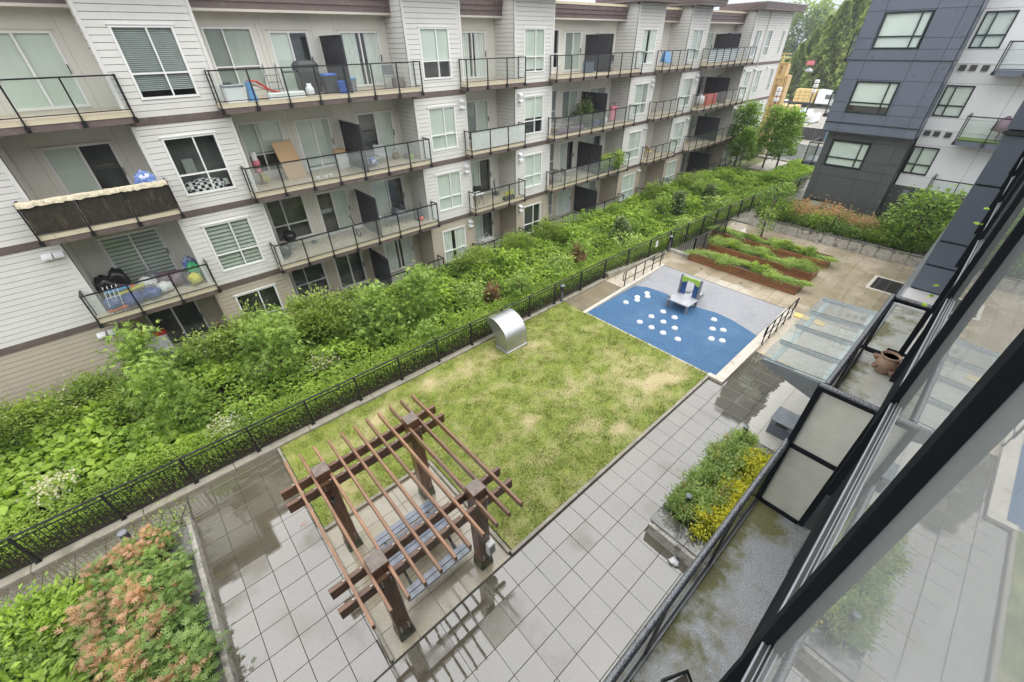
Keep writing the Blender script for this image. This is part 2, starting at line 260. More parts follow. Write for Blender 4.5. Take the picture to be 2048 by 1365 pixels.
M = dict(
    siding=MAT('white_siding', (.64, .63, .605), .55, .035, 1.2, obj=.035, stain=((.54, .52, .48), .8, .58, .85)),
    beige=MAT('beige_siding', (.44, .385, .315), .55, .035, 1.2, obj=.035),
    lap_shade=MAT('dark_lap_backing', (.13, .125, .115), .7, .1, 2),  # dark backing colour stands in for the shadow line under each lap
    panel=MAT('recess_panel', (.68, .665, .605), .6, .04, 1., obj=.02),
    panel_b=MAT('recess_panel_beige', (.52, .465, .385), .6, .04, 1., obj=.02),
    trim=MAT('trim_white', (.66, .65, .63), .5, .04, 2),
    fascia=MAT('brown_fascia', (.135, .102, .097), .5, .12, 2, stain=((.2, .17, .14), 5, .55, .75)),
    cream=MAT('cream_flashing', (.60, .53, .39), .5, .08, 3, stain=((.3, .24, .13), 6, .6, .8)),
    deck=MAT('vinyl_deck', (.5, .43, .335), .45, .1, 4, stain=((.36, .3, .2), 2.5, .52, .75)),
    soffit=MAT('soffit', (.5, .47, .42), .6, .04, 2),
    vinyl=MAT('white_vinyl', (.78, .78, .77), .35, .02, 2),
    black=MAT('black_metal', (.018, .018, .02), .35, .2, 5, bump=.05),
    screenm=MAT('black_screen', (.036, .036, .043), .45, .2, 3),
    blind=MAT('pale_blind', (.62, .665, .615), .7, .10, .8, stretch=(1, 1, .3), obj=.2),
    blind2=MAT('grey_blind', (.30, .32, .305), .7, .1, .8), curtain=MAT('sheer_curtain', (.78, .8, .77), .8, .12, 3, stretch=(8, 8, .3)),
    slat=MAT('dark_slat', (.30, .33, .32), .5, .1, 2), room=MAT('dark_room', (.11, .115, .11), .8, .4, 1.2),
    roof=MAT('roof_membrane', (.55, .54, .52), .6, .06, 1), basew=MAT('grey_base', (.11, .115, .125), .6, .1, 2),
    concrete=MAT('concrete', (.31, .285, .235), .45, .14, 3, bump=.15, bscale=35, stain=((.18, .17, .13), 2.2, .5, .72)),
    kerbw=MAT('pale_kerb', (.56, .52, .45), .4, .1, 4, stain=((.36, .33, .27), 3, .55, .8)),
    ramp=MAT('ramp_concrete', (.47, .42, .335), .3, .1, 2.5, ior=1.7, stain=((.33, .29, .22), 1.6, .5, .75)),
    stone=MAT('rough_stone', (.42, .40, .36), .5, .3, 9, bump=.7, bscale=18, stain=((.16, .15, .13), 4, .52, .66)),
    coping=MAT('wet_coping', (.10, .098, .092), .09, .3, 4, ior=2.0, stain=((.2, .19, .175), 2, .5, .62)),
    soil=MAT('dark_soil', (.045, .032, .022), .8, .4, 8, bump=.6, bscale=20),
    mulch=MAT('planting_soil', (.035, .04, .016), .9, .5, 5, bump=.8, bscale=12),
    rubber_b=MAT('blue_rubber', (.042, .118, .235), .6, .45, 30, bump=.5, bscale=120, stain=((.068, .155, .275), .9, .5, .72)),
    rubber_g=MAT('grey_rubber', (.29, .295, .315), .6, .45, 38, bump=.35, bscale=120, stain=((.22, .225, .24), .9, .5, .8)),
    dome=MAT('white_dome', (.66, .69, .72), .35, .05, 8), galv=MAT('galvanised_steel', (.54, .555, .565), .48, .08, 3, metal=1., bump=.04, bscale=6),
    wood_y=MAT('stained_wood_rafter', (.215, .108, .056), .3, .35, 2.2, ior=1.6, stretch=(9, .8, 9), obj=.25, bump=.15, bscale=14),
    wood_x=MAT('stained_wood_beam', (.13, .066, .036), .3, .4, 2.2, ior=1.6, stretch=(.8, 9, 9), obj=.2, bump=.15, bscale=14),
    wood_z=MAT('stained_wood_post', (.14, .066, .035), .32, .4, 2.2, ior=1.6, stretch=(9, 9, .8), obj=.15, bump=.15, bscale=14),
    endgrain=MAT('weathered_end_grain', (.16, .125, .105), .3, .35, 9, ior=1.6, bump=.25, bscale=22),
    shoe=MAT('mossy_post_shoe', (.10, .105, .08), .45, .4, 10, stain=((.05, .075, .03), 7, .45, .6), bump=.3, bscale=25),
    table=MAT('wet_blue_slat', (.15, .175, .225), .12, .18, 3, ior=1.9, stretch=(.8, 8, 8)),
    planter=MAT('cedar_plank', (.20, .088, .035), .4, .35, 2.4, stretch=(8, .7, 8), obj=.22, bump=.15, bscale=14),
    planter_x=MAT('cedar_plank_end', (.17, .075, .032), .4, .35, 2.4, stretch=(.7, 8, 8), obj=.22, bump=.15, bscale=14),
    dpanel=MAT('dark_blue_panel', (.106, .125, .162), .35, .06, .8, obj=.05, ior=1.55), dpanel2=MAT('charcoal_panel', (.070, .077, .080), .38, .06, .8, obj=.05, ior=1.55),
    dgap=MAT('panel_gap', (.03, .032, .035), .6, .1, 2), wpanel=MAT('pale_grey_panel', (.66, .665, .675), .4, .04, .8, obj=.03),
    dframe=MAT('dark_green_frame', (.015, .024, .023), .35, .1, 3), ivory=MAT('roller_blind', (.70, .75, .71), .6, .05, 1),
    alu=MAT('silver_sill', (.28, .295, .32), .35, .15, 5, metal=.5), facade=MAT('black_spandrel', (.016, .018, .021), .6, .2, 2, ior=1.03),
    railtube=MAT('wet_rail_tube', (.05, .056, .07), .14, .45, 34, ior=2.2, bump=.5, bscale=70),
    terracotta=MAT('unglazed_terracotta', (.34, .215, .15), .7, .15, 7, bump=.15, bscale=30), tsoil=MAT('pot_soil', (.34, .2, .14), .9, .4, 20),
    yellow=MAT('yellow_tactile', (.72, .50, .17), .5, .08, 6), iron=MAT('drain_iron', (.05, .05, .048), .45, .3, 9),
    white=MAT('white_plastic', (.74, .75, .76), .4, .05, 3), red=MAT('red_plastic', (.55, .05, .03), .4, .1, 3), orange=MAT('orange_fabric', (.75, .13, .02), .6, .12, 6),
    blue=MAT('blue_plastic', (.03, .12, .5), .4, .1, 3), ltblue=MAT('light_blue_plastic', (.1, .3, .62), .4, .1, 3), lime=MAT('lime_panel', (.36, .55, .09), .45, .06, 4), navy=MAT('navy_panel', (.025, .075, .23), .4, .08, 4),
    greym=MAT('grey_metal', (.2, .215, .235), .35, .1, 4), deckplate=MAT('grey_platform', (.40, .41, .44), .35, .08, 8), cardboard=MAT('cardboard', (.52, .35, .2), .75, .06, 2), wicker=MAT('wicker', (.2, .1, .05), .7, .4, 40),
    bagk=MAT('black_bin_bag', (.02, .02, .022), .22, .3, 6), bagb=MAT('dotted_blue_bag', (.05, .08, .26), .35, .5, 30), bagw=MAT('white_shopping_bag', (.68, .68, .67), .4, .15, 8), bagp=MAT('plum_dotted_bag', (.17, .1, .14), .4, .6, 34), bagg=MAT('green_bag', (.08, .5, .2), .4, .2, 8), bagy=MAT('yellow_bag', (.6, .55, .08), .45, .15, 8), pink=MAT('pink_plastic', (.65, .2, .25), .5, .15, 6),
    bluecloth=MAT('blue_white_cloth', (.12, .19, .44), .7, .5, 9, stain=((.6, .62, .72), 7, .5, .58)), tarp=MAT('weathered_black_tarp', (.030, .025, .019), .6, .5, 5, stretch=(3, 1, 1), stain=((.12, .095, .05), 2.2, .55, .8)), mossrim=MAT('mossy_tarp_rim', (.52, .46, .34), .8, .4, 12, bump=.6, bscale=20),
    asphalt=MAT('wet_asphalt', (.16, .165, .17), .16, .2, 2, ior=1.9), ply=MAT('plywood_sheathing', (.55, .38, .19), .65, .14, 2), lumber=MAT('yellow_lumber', (.66, .48, .2), .6, .12, 3), hoard=MAT('grey_hoarding', (.07, .072, .078), .7, .25, 3), teal=MAT('blue_banner', (.13, .23, .30), .5, .1, 2),
    trunk=MAT('bark', (.09, .07, .055), .8, .3, 12, stretch=(6, 6, 1), bump=.4, bscale=20), concretepatio=MAT('patio_concrete', (.42, .40, .37), .5, .15, 3), dirt=MAT('gravel_dirt', (.25, .235, .21), .7, .25, .6, bump=.3, bscale=6),
    lawnsoil=MAT('verge', (.12, .14, .05), .9, .4, 2), fabric=MAT('charcoal_mesh', (.05, .055, .058), .6, .2, 12), chairgrey=MAT('taupe_mesh', (.22, .19, .17), .6, .15, 12), grass_mat=MAT('artificial_turf', (.16, .27, .035), .8, .2, 20),
    cheque=None)
M['glass'] = GLASS('window_glass', (.92, .96, .935), 1.75); M['railglass'] = GLASS('rail_glass', (.88, .92, .9), 1.4, .05)
M['dusty'] = GLASS('dusty_glass', (.84, .89, .87), 1.5, .2, (.55, .58, .57)); M['frost'] = GLASS('frosted_glass', (.6, .62, .56), 1.5, .86, (.66, .66, .58), .12); M['frost2'] = GLASS('frosted_rail_glass', (.7, .75, .73), 1.5, .72, (.6, .64, .62), .1)
M['canopyglass'] = GLASS('wet_canopy_glass', (.83, .87, .865), 1.6, .13, (.6, .63, .63), .02)
M['palebeam'] = MAT('pale_beam', (.57, .615, .61), .3, .06, 4)
M['steelblue'] = MAT('canopy_frame', (.36, .40, .42), .3, .1, 4, metal=.3)
M['mirrorpane'] = GLASS('facade_glass', (.82, .87, .85), 2.2, .5, (.62, .65, .655), .012)  # pale diffuse veil stands in for the washed-out sky reflection
M['plaster'] = MAT('room_plaster', (.62, .61, .58), .7, .04, 1)
def slabmat(lo=(.16, .165, .175), hi=(.42, .43, .45), name='mossy_wet_slab', rg=.13):
    m_, t, p = nodes(name); sx = t.nodes.new('ShaderNodeSeparateXYZ'); t.links.new(pos(t), sx.inputs[0])
    base = ramp(t, noise(t, 90, 4), lo, hi, .3, .65); base = mixc(t, ramp(t, noise(t, 3.2, 6), (0, 0, 0), (1, 1, 1), .45, .7), base, mixc(t, 1., base, (.78, .75, .62), 'MULTIPLY'))
    moss = ramp(t, noise(t, 60, 6), (.055, .05, .012), (.19, .175, .045), .3, .75)
    a = N(t, 'ShaderNodeMath', operation='MULTIPLY_ADD'); t.links.new(sx.outputs[1], a.inputs[0]); a.inputs[1].default_value = .45; t.links.new(noise(t, 2.1, 9, None, .66), a.inputs[2])
    k = ramp(t, a.outputs[0], (0, 0, 0), (1, 1, 1), .46, .6)
    c = mixc(t, k, base, moss); t.links.new(c, p.inputs['Base Color']); t.links.new(mixc(t, k, (rg, rg, rg), (.75, .75, .75)), p.inputs['Roughness']); p.inputs['IOR'].default_value = 1.9
    b = t.nodes.new('ShaderNodeBump'); b.inputs['Strength'].default_value = .25; b.inputs['Distance'].default_value = .01; t.links.new(noise(t, 130, 3), b.inputs['Height']); t.links.new(b.outputs[0], p.inputs['Normal']); return m_
M['slab'] = slabmat(); M['slab2'] = slabmat((.36, .355, .335), (.58, .57, .54), 'stained_terrace_slab', .3)
def stripes(name, a, b, freq, axis=2, cheq=False):
    m_, t, p = nodes(name); sx = t.nodes.new('ShaderNodeSeparateXYZ'); t.links.new(pos(t), sx.inputs[0])
    if cheq:
        c = t.nodes.new('ShaderNodeTexChecker'); c.inputs['Scale'].default_value = freq; c.inputs[1].default_value = (*a, 1); c.inputs[2].default_value = (*b, 1); t.links.new(pos(t), c.inputs[0]); t.links.new(c.outputs[0], p.inputs['Base Color'])
    else:
        k = N(t, 'ShaderNodeMath', operation='MULTIPLY'); t.links.new(sx.outputs[axis], k.inputs[0]); k.inputs[1].default_value = freq
        f = N(t, 'ShaderNodeMath', operation='FRACT'); t.links.new(k.outputs[0], f.inputs[0]); t.links.new(ramp(t, f.outputs[0], a, b, .49, .51), p.inputs['Base Color'])
    p.inputs['Roughness'].default_value = .7; return m_
M['cheque'] = stripes('black_white_check', (.02, .02, .02), (.7, .7, .7), 9, cheq=True)
M['striped'] = stripes('striped_privacy_cloth', (.72, .73, .74), (.16, .19, .22), 7.5)
M['pave'] = PAVE('wet_paver', (.235, .218, .175), 2.45, .5, dry=(11.1, 17.2, -.5, 2.0))
M['pave_d'] = PAVE('damp_paver', (.27, .235, .18), 1.5, .8, rough=.3)
M['pave_b'] = PAVE('beige_paver', (.46, .42, .335), 1.9, .72, obj=.05, wet_lo=.3, wet_hi=.6)
M['pave_t'] = PAVE('terrace_paver', (.42, .365, .28), 1.95, .72, obj=.06, wet_lo=.35, wet_hi=.6)
M['joint'] = MAT('paver_joint', (.06, .056, .045), .8, .3, 9)
G_A, G_B = (.055, .118, .016), (.175, .30, .042)
L = dict(
    broad=LEAF('broad_leaf', (.12, .22, .026), (.40, .56, .09)), fine=LEAF('fine_leaf', (.115, .20, .028), (.39, .53, .09)), star=LEAF('star_leaf', (.14, .25, .045), (.42, .58, .15)), round=LEAF('round_shrub_leaf', (.10, .165, .03), (.38, .50, .11)), dark=LEAF('dark_leaf', (.075, .14, .04), (.27, .38, .11)),
    coral=LEAF('coral_tip_leaf', (.12, .22, .06), (.33, .47, .16), (.66, .40, .28)), nandina=LEAF('green_feather_leaf', (.16, .26, .07), (.40, .52, .18), (.52, .42, .2)), gold=LEAF('golden_leaf', (.40, .42, .04), (.80, .74, .08)), dead=LEAF('dead_cedar_leaf', (.20, .115, .065), (.44, .27, .17)),
    pine=LEAF('pine_needle', (.07, .105, .04), (.19, .26, .10), trans=.1), conifer=LEAF('cedar_spray', (.10, .155, .04), (.40, .49, .15), trans=.25, hue_noise=.35), far=LEAF('far_leaf', (.14, .20, .09), (.32, .40, .18)), street=LEAF('street_tree_leaf', (.12, .22, .035), (.32, .48, .10)),
    veg=LEAF('vegetable_leaf', (.18, .29, .06), (.46, .58, .18)), flower=LEAF('cream_flower', (.60, .55, .42), (.82, .78, .66)), grass=None, ever=LEAF('glossy_leaf', (.09, .17, .035), (.31, .45, .10), gloss=.4), house=LEAF('lime_leaf', (.3, .5, .03), (.45, .68, .1)))

# ------------------------------------------------------------------ foliage
def leaf_mesh(name, C, size, mat, kind='leaf', up=.55, tint=None, dirs=None, aspect=.5, droop=0.):
    n = len(C); C = np.asarray(C, float); size = np.broadcast_to(size, (n,)).astype(float)
    d = R.normal(size=(n, 3)) if dirs is None else np.asarray(dirs, float) + R.normal(size=(n, 3)) * .45
    d[:, 2] = d[:, 2] * .45 - droop; d /= np.linalg.norm(d, axis=1)[:, None] + 1e-9
    nr = R.normal(size=(n, 3)) * (1 - up); nr[:, 2] += up * 1.3; s_ = np.cross(d, nr); s_ /= np.linalg.norm(s_, axis=1)[:, None] + 1e-9
    nn = np.cross(s_, d)
    if tint is None: tint = R.rand(n)
    tint = np.clip(tint, 0, 1)
    sz = size[:, None]
    if kind == 'leaf':
        V = np.stack([C, C + d * sz * .5 + s_ * sz * aspect * .5 + nn * sz * .1, C + d * sz, C + d * sz * .5 - s_ * sz * aspect * .5 + nn * sz * .1], 1)
        F = np.array([[0, 1, 2], [0, 2, 3]])
    elif kind == 'blade':
        V = np.stack([C - s_ * sz * aspect * .5, C + s_ * sz * aspect * .5, C + d * sz], 1); F = np.array([[0, 1, 2]])
    elif kind == 'star':
        c0 = C + d * sz * .12; P_ = [c0]
        for a, l in ((-1.25, .75), (-.95, .28), (-.62, .95), (-.3, .32), (0, 1.1), (.3, .32), (.62, .95), (.95, .28), (1.25, .75)):
            P_.append(c0 + (d * math.cos(a * 1.15) + s_ * math.sin(a * 1.15)) * sz * .62 * l + nn * sz * (.1 - .12 * l))
        V = np.stack(P_, 1); F = np.array([[0, k, k + 1] for k in range(1, 9)])
    elif kind == 'spray':                                             # a feathered twig: five narrow leaflets
        P_ = []
        for a, l, o in ((0, 1, 0), (.7, .62, .22), (-.7, .62, .22), (.8, .5, .5), (-.8, .5, .5)):
            q = C + d * sz * o; dd = d * math.cos(a) + s_ * math.sin(a); ss = s_ * math.cos(a) - d * math.sin(a); ll = sz * l * (1 if a == 0 else .8)
            P_ += [q, q + dd * ll * .5 + ss * sz * aspect * .2, q + dd * ll - nn * sz * .05, q + dd * ll * .5 - ss * sz * aspect * .2]
        V = np.stack(P_, 1); F = np.array([f for k in range(5) for f in ([4 * k, 4 * k + 1, 4 * k + 2], [4 * k, 4 * k + 2, 4 * k + 3])])
    k = V.shape[1]; V = V.reshape(-1, 3); FF = (F[None] + (np.arange(n) * k)[:, None, None]).reshape(-1)
    nf = len(FF) // 3; me = bpy.data.meshes.new(name); me.vertices.add(len(V)); me.vertices.foreach_set('co', V.astype(np.float32).ravel())
    me.loops.add(len(FF)); me.loops.foreach_set('vertex_index', FF.astype(np.int32)); me.polygons.add(nf)
    me.polygons.foreach_set('loop_start', np.arange(0, nf * 3, 3, dtype=np.int32))
    at = me.attributes.new('tint', 'FLOAT', 'POINT'); at.data.foreach_set('value', np.repeat(tint, k).astype(np.float32))
    me.materials.append(mat); me.update(calc_edges=True); return me
def clumps(n, rx, ry, rz, k=14, spread=.3, z0=.0, shell=.75):
    """leaf centres gathered in k clumps over the upper part of an ellipsoid (z0 = its foot)"""
    a = R.rand(k) * 6.28318; u = R.rand(k) ** .6; t = np.arccos(np.clip(1 - u * 1.25, -1, 1)); q = shell + R.rand(k) * .3
    cc = np.stack([np.sin(t) * np.cos(a) * q, np.sin(t) * np.sin(a) * q, np.cos(t) * q], 1); i = R.randint(0, k, n)
    g_ = R.normal(size=(n, 3)) * spread * (.6 + .8 * R.rand(k)[i])[:, None]; P_ = cc[i] + g_
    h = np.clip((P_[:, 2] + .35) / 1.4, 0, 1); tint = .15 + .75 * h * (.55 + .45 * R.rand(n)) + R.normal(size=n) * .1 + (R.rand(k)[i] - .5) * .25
    P_ = P_ * np.array([rx, ry, rz]); P_[:, 2] += z0 + rz * .62; P_[:, 2] = np.maximum(P_[:, 2], .03); return P_, tint, P_ - np.array([0, 0, z0 + rz * .3])
def shrub_mesh(name, mat, n, size, rx=.5, ry=.5, rz=.45, k=14, kind='leaf', up=.5, spread=.3, aspect=.5, tips=0., droop=0.):
    P_, ti, d = clumps(n, rx, ry, rz, k, spread)
    if tips:
        q_ = fbm(P_[:, 0] / rx * 1.7 + 40, P_[:, 1] / ry * 1.7 + 60, int(tips * 1000) + n, 3); ti = np.where((q_ > .76 - .36 * tips) & (ti > .42) & (R.rand(n) < .8), .86 + .14 * R.rand(n), np.minimum(ti, .74))
    return leaf_mesh(name, P_, size * (.7 + .6 * R.rand(n)), mat, kind, up, ti, d, aspect, droop)
def stems(mb, h, n=5, r=.012, spread=.25):
    for _ in range(n):
        a = rnd.uniform(0, 6.28); mb.tube([(0, 0, 0), (spread * .4 * math.cos(a), spread * .4 * math.sin(a), h * .5), (spread * math.cos(a), spread * math.sin(a), h)], r, 5, r * .4)
    return mb
def plant(name, label, cat, me, loc, rot=0, sc=1., group=None, stem=None, part='foliage'):
    o = lthing(name, label, cat, loc, rot, group); o.scale = (sc, sc, sc) if not isinstance(sc, tuple) else sc
    link(me, part, o)
    if stem: link(stem, 'stem' if stem.name.startswith('stem') else 'trunk', o)
    return o
# ------------------------------------------------------------------ the setting: terrain, courtyard paving, lawn, play surface, terrace
def terr(x): return -.07 - max(0., x - 52) * .047
b = MB(); xs = [-400, -40, 0, 30, 52, 60, 75, 100, 140, 220, 400, 900]; ys = [-500, -60, -12, 0, 12, 22, 40, 80, 160, 600]
b.add([(x, y, terr(x) if x < 220 else terr(220)) for x in xs for y in ys], [(i * 10 + j, (i + 1) * 10 + j, (i + 1) * 10 + j + 1, i * 10 + j + 1) for i in range(11) for j in range(9)])
struct(b, 'ground', M['dirt'])
b = MB().box(-20, 52, 11.86, 18.95, -.3, -.02); struct(b, 'planting_soil', M['soil'])
b = MB().box(-12, 20.3, -.6, 11.62, -.3, -.014); paving = struct(b, 'courtyard_paving', M['joint'])
PT = .6135; variants = {}
def paver_mesh(w_, h, mat, v):
    key = (round(w_, 3), round(h, 3), mat.name, v)
    if key not in variants:
        rg = random.Random(hash((round(w_, 3), round(h, 3), v)) & 0xffff); e_ = .0035; j = [rg.uniform(-.0016, .0016) for _ in range(4)]; bt = -.045
        p = [(e_, e_, bt), (w_ - e_, e_, bt), (w_ - e_, h - e_, bt), (e_, h - e_, bt)]
        q = [(e_, e_, j[0] - .004), (w_ - e_, e_, j[1] - .004), (w_ - e_, h - e_, j[2] - .004), (e_, h - e_, j[3] - .004)]; i_ = e_ + .005
        t_ = [(i_, i_, j[0]), (w_ - i_, i_, j[1]), (w_ - i_, h - i_, j[2]), (i_, h - i_, j[3])]
        me = MB().add(p + q + t_, [(8, 9, 10, 11)] + [(a, (a + 1) % 4, 4 + (a + 1) % 4, 4 + a) for a in range(4)] + [(4 + a, 4 + (a + 1) % 4, 8 + (a + 1) % 4, 8 + a) for a in range(4)]).mesh('paver', mat)
        variants[key] = me
    return variants[key]
def lay(regions, holes, parent, mat, px=PT, py=PT, ox=3.64, oy=3.395, z=0., zf=None, name='paver'):
    n = 0
    for (x0, x1, y0, y1) in regions:
        i = math.floor((x0 - ox) / px)
        while ox + i * px < x1:
            j = math.floor((y0 - oy) / py)
            while oy + j * py < y1:
                cell = (max(x0, ox + i * px), min(x1, ox + (i + 1) * px), max(y0, oy + j * py), min(y1, oy + (j + 1) * py))
                for (a, b_, c, d) in rect_minus(cell, holes):
                    if b_ - a > .05 and d - c > .05: link(paver_mesh(b_ - a, d - c, mat, rnd.randrange(6)), name, parent, None, (a, c, z)); n += 1
                j += 1
            i += 1
    return n
HOLES = [(.02, 3.4, 3.98, 7.86), (.02, 13.5, 3.98, 11.7), (6.42, 11.2, .3, 2.14), (-12, -2.46, -1, 10.56), (13.4, 20.4, 3.48, 10.36), (16.45, 20.4, .5, 3.5)]
n1 = lay([(-2.46, 16.45, .15, 3.98), (-2.46, .02, 3.98, 11.6), (-7.4, -2.46, 10.56, 11.6)], HOLES, paving, M['pave']); lay([(13.52, 16.92, 10.37, 11.6)], HOLES, paving, M['pave_d'])
b = MB().box(.06, 3.34, 4.02, 7.8, -.05, -.008); pad = struct(b, 'pergola_pad', M['joint'])
lay([(.06, 3.34, 4.02, 7.8)], [], pad, M['pave_b'], .656, .63, .06, 4.02, .004)
# lawn
LX, LY = (.12, 13.58), (4.12, 11.6)
TAN = [(11.7, 5.8, 1.0, 1.15), (10.5, 5.35, .5, .5), (8.95, 7.05, .75, .5), (6.75, 6.9, .5, .35), (3.3, 10.6, .9, .5), (7.6, 10.7, 1.6, .55), (8.9, 4.7, .5, .35), (12.6, 4.95, .8, .4), (1.6, 10.2, .8, .45), (1.0, 8.6, .5, .8), (10.2, 10.0, .7, .7), (5.2, 10.9, 1.2, .35), (8.2, 5.6, .45, .4)]
def dryness(x, y):
    d = sum(.55 * np.exp(-(((x - a) / rx) ** 2 + ((y - c) / ry) ** 2)) for a, c, rx, ry in TAN)
    d = d * np.clip(2.6 * fbm(x * 1.7, y * 1.7, 3, 5) - .62, 0, 1.3) + .9 * np.clip(fbm(x * 1.1, y * 1.1, 9, 5) - .50, 0, 1) + .75 * (fbm(x * 3.3, y * 3.3, 5, 5) - .44) + .07
    return np.clip(d, 0, 1)
def lawnmat(kind):
    m_, t, p = nodes('lawn_' + kind); at = t.nodes.new('ShaderNodeAttribute'); at.attribute_name = 'dry'
    g_ = ramp(t, noise(t, 2.2, 5), (.105, .178, .018), (.235, .305, .038), .32, .68)
    g_ = mixc(t, ramp(t, noise(t, 17, 4), (0, 0, 0), (1, 1, 1), .35, .7), g_, (.25, .265, .05))
    tan = ramp(t, noise(t, 30, 5), (.34, .285, .14), (.54, .455, .255), .3, .7)
    t.links.new(mixc(t, ramp(t, at.outputs['Fac'], (0, 0, 0), (1, 1, 1), .1, .85), g_, tan), p.inputs['Base Color']); p.inputs['Roughness'].default_value = .65; return m_
nx, ny = 150, 88; gx, gy = np.meshgrid(np.linspace(*LX, nx), np.linspace(*LY, ny), indexing='ij')
gz = .035 + .05 * (fbm(gx * 1.2, gy * 1.2, 2) - .5) + .02 * (fbm(gx * 7, gy * 7, 4) - .5)
keep = lambda x, y: ~((x < 3.42) & (y < 7.86))
F_ = [(i * ny + j, (i + 1) * ny + j, (i + 1) * ny + j + 1, i * ny + j + 1) for i in range(nx - 1) for j in range(ny - 1) if not (gx[i + 1, j] < 3.47 and gy[i, j + 1] < 7.9)]
me = bpy.data.meshes.new('lawn'); me.from_pydata(np.stack([gx, gy, gz], -1).reshape(-1, 3).tolist(), [], F_)
me.attributes.new('dry', 'FLOAT', 'POINT').data.foreach_set('value', dryness(gx, gy).ravel().astype(np.float32)); me.materials.append(lawnmat('turf')); lawn = link(me, 'lawn', None, 'structure')
n = 150000; bx = R.uniform(LX[0] - .03, LX[1] + .06, n); by = R.uniform(LY[0] - .04, LY[1] + .03, n); dr = dryness(bx, by)
k = keep(bx, by) & (R.rand(n) > dr * .75); bx, by, dr = bx[k], by[k], dr[k]; n = len(bx)
bz = .03 + .05 * (fbm(bx * 1.2, by * 1.2, 2) - .5); tall = .035 + .065 * fbm(bx * 2.7, by * 2.7, 8) ** 1.3 * (1 - .5 * dr)
gm = leaf_mesh('grass', np.stack([bx, by, bz], 1), tall * (.7 + .7 * R.rand(n)), lawnmat('blade'), 'blade', .2, R.rand(n), np.stack([R.normal(size=n) * .7, R.normal(size=n) * .7, np.full(n, 2.4)], 1), .22)
gm.attributes.new('dry', 'FLOAT', 'POINT').data.foreach_set('value', np.repeat(np.clip(dr + R.normal(size=n) * .12, 0, 1), 3).astype(np.float32))
tag(link(gm, 'grass', None, 'stuff'), 'short green and straw coloured grass blades covering the lawn', 'grass')
# kerbs round the lawn and along the fence
for (x0, x1, y0, y1, h) in ((3.38, 13.44, 4.0, 4.1, .1), (3.32, 3.42, 4.1, 7.8, .09), (.1, 3.42, 7.8, 7.9, .1), (.02, .1, 4.05, 11.6, .05), (13.58, 13.66, 3.86, 10.3, .035)):
    c = MB(); L_ = max(x1 - x0, y1 - y0); k = max(1, round(L_ / 2.4))
    for i in range(k):
        if x1 - x0 > y1 - y0: c.cbox(x0 + (x1 - x0) * i / k + .004, x0 + (x1 - x0) * (i + 1) / k - .004, y0, y1, -.05, h, .012)
        else: c.cbox(x0, x1, y0 + (y1 - y0) * i / k + .004, y0 + (y1 - y0) * (i + 1) / k - .004, -.05, h, .012)
    struct(c, 'lawn_kerb' if x0 < 13.5 else 'play_area_kerb', M['concrete'] if x0 < 13.5 else M['kerbw'])
c = MB()
for i in range(11): c.cbox(-8 + i * 2.28, -8 + (i + 1) * 2.28 - .012, 11.6, 11.88, -.1, .12, .015)
c.prism([(17.1, 11.6), (22.2, 10.95), (22.3, 11.2), (17.1, 11.88)], -.1, .34); struct(c, 'fence_kerb', M['concrete'])
# play surface: blue field with a wavy edge, then a grey mound that climbs to the terrace
edge = [(17.62, 10.16), (17.9, 9.7), (18.0, 9.0), (18.02, 8.4), (17.9, 7.7), (17.88, 7.2), (18.0, 6.6), (18.12, 6.1), (18.05, 5.3), (17.8, 4.5), (17.55, 3.86)]
b = MB().prism([(13.66, 3.86), (17.55, 3.86)][::1] + edge[::-1][1:] + [(16.6, 10.26), (13.66, 10.28)], -.05, .014); struct(b, 'blue_play_surface', M['rubber_b'])
b = MB(); TZ = .3; K = 10
rows = []
for (x, y) in [(17.6, 10.2)] + edge + [(17.5, 3.84)]: rows.append([(x - .04 + (20.3 - x) * i / K, y, .005 + (TZ - .005) * (3 * (i / K) ** 2 - 2 * (i / K) ** 3)) for i in range(K + 1)])
b.add([p for r in rows for p in r], [(i * (K + 1) + j, i * (K + 1) + j + 1, (i + 1) * (K + 1) + j + 1, (i + 1) * (K + 1) + j) for i in range(len(rows) - 1) for j in range(K)], True); struct(b, 'grey_play_mound', M['rubber_g'])
# ramps and their kerbs, terrace
def wedge(x0, x1, y0, y1, z0, z1, bot=-.1): return MB().hexa([(x0, y0, bot), (x1, y0, bot), (x1, y1, bot), (x0, y1, bot), (x0, y0, z0), (x1, y0, z1), (x1, y1, z1), (x0, y1, z0)])
struct(wedge(16.45, 20.3, .5, 3.5, .004, TZ), 'ramp_by_canopy', M['ramp']); struct(wedge(16.92, 20.3, 10.36, 11.6, .004, TZ), 'ramp_by_fence', M['ramp'])
c = wedge(13.46, 20.3, 3.5, 3.86, .1, TZ + .06); c.hexa([(13.46, 3.86, -.05), (13.66, 3.86, -.05), (13.66, 4.1, -.05), (13.46, 4.1, -.05), (13.46, 3.86, .1), (13.66, 3.86, .1), (13.66, 4.1, .1), (13.46, 4.1, .1)]); struct(c, 'play_kerb', M['kerbw'])
struct(wedge(13.52, 20.3, 10.2, 10.36, .05, TZ + .05), 'ramp_kerb', M['kerbw'])
b = MB().box(20.3, 33.5, .1, 11.0, -.3, TZ - .012); terrace = struct(b, 'terrace', M['joint'])
lay([(20.3, 29.9, .6, 11.0)], [(25.3, 27.3, .6, 2.0), (22.3, 26.0, 9.69, 11.1)], terrace, M['pave_t'], .92, .61, 20.3, .6, TZ)
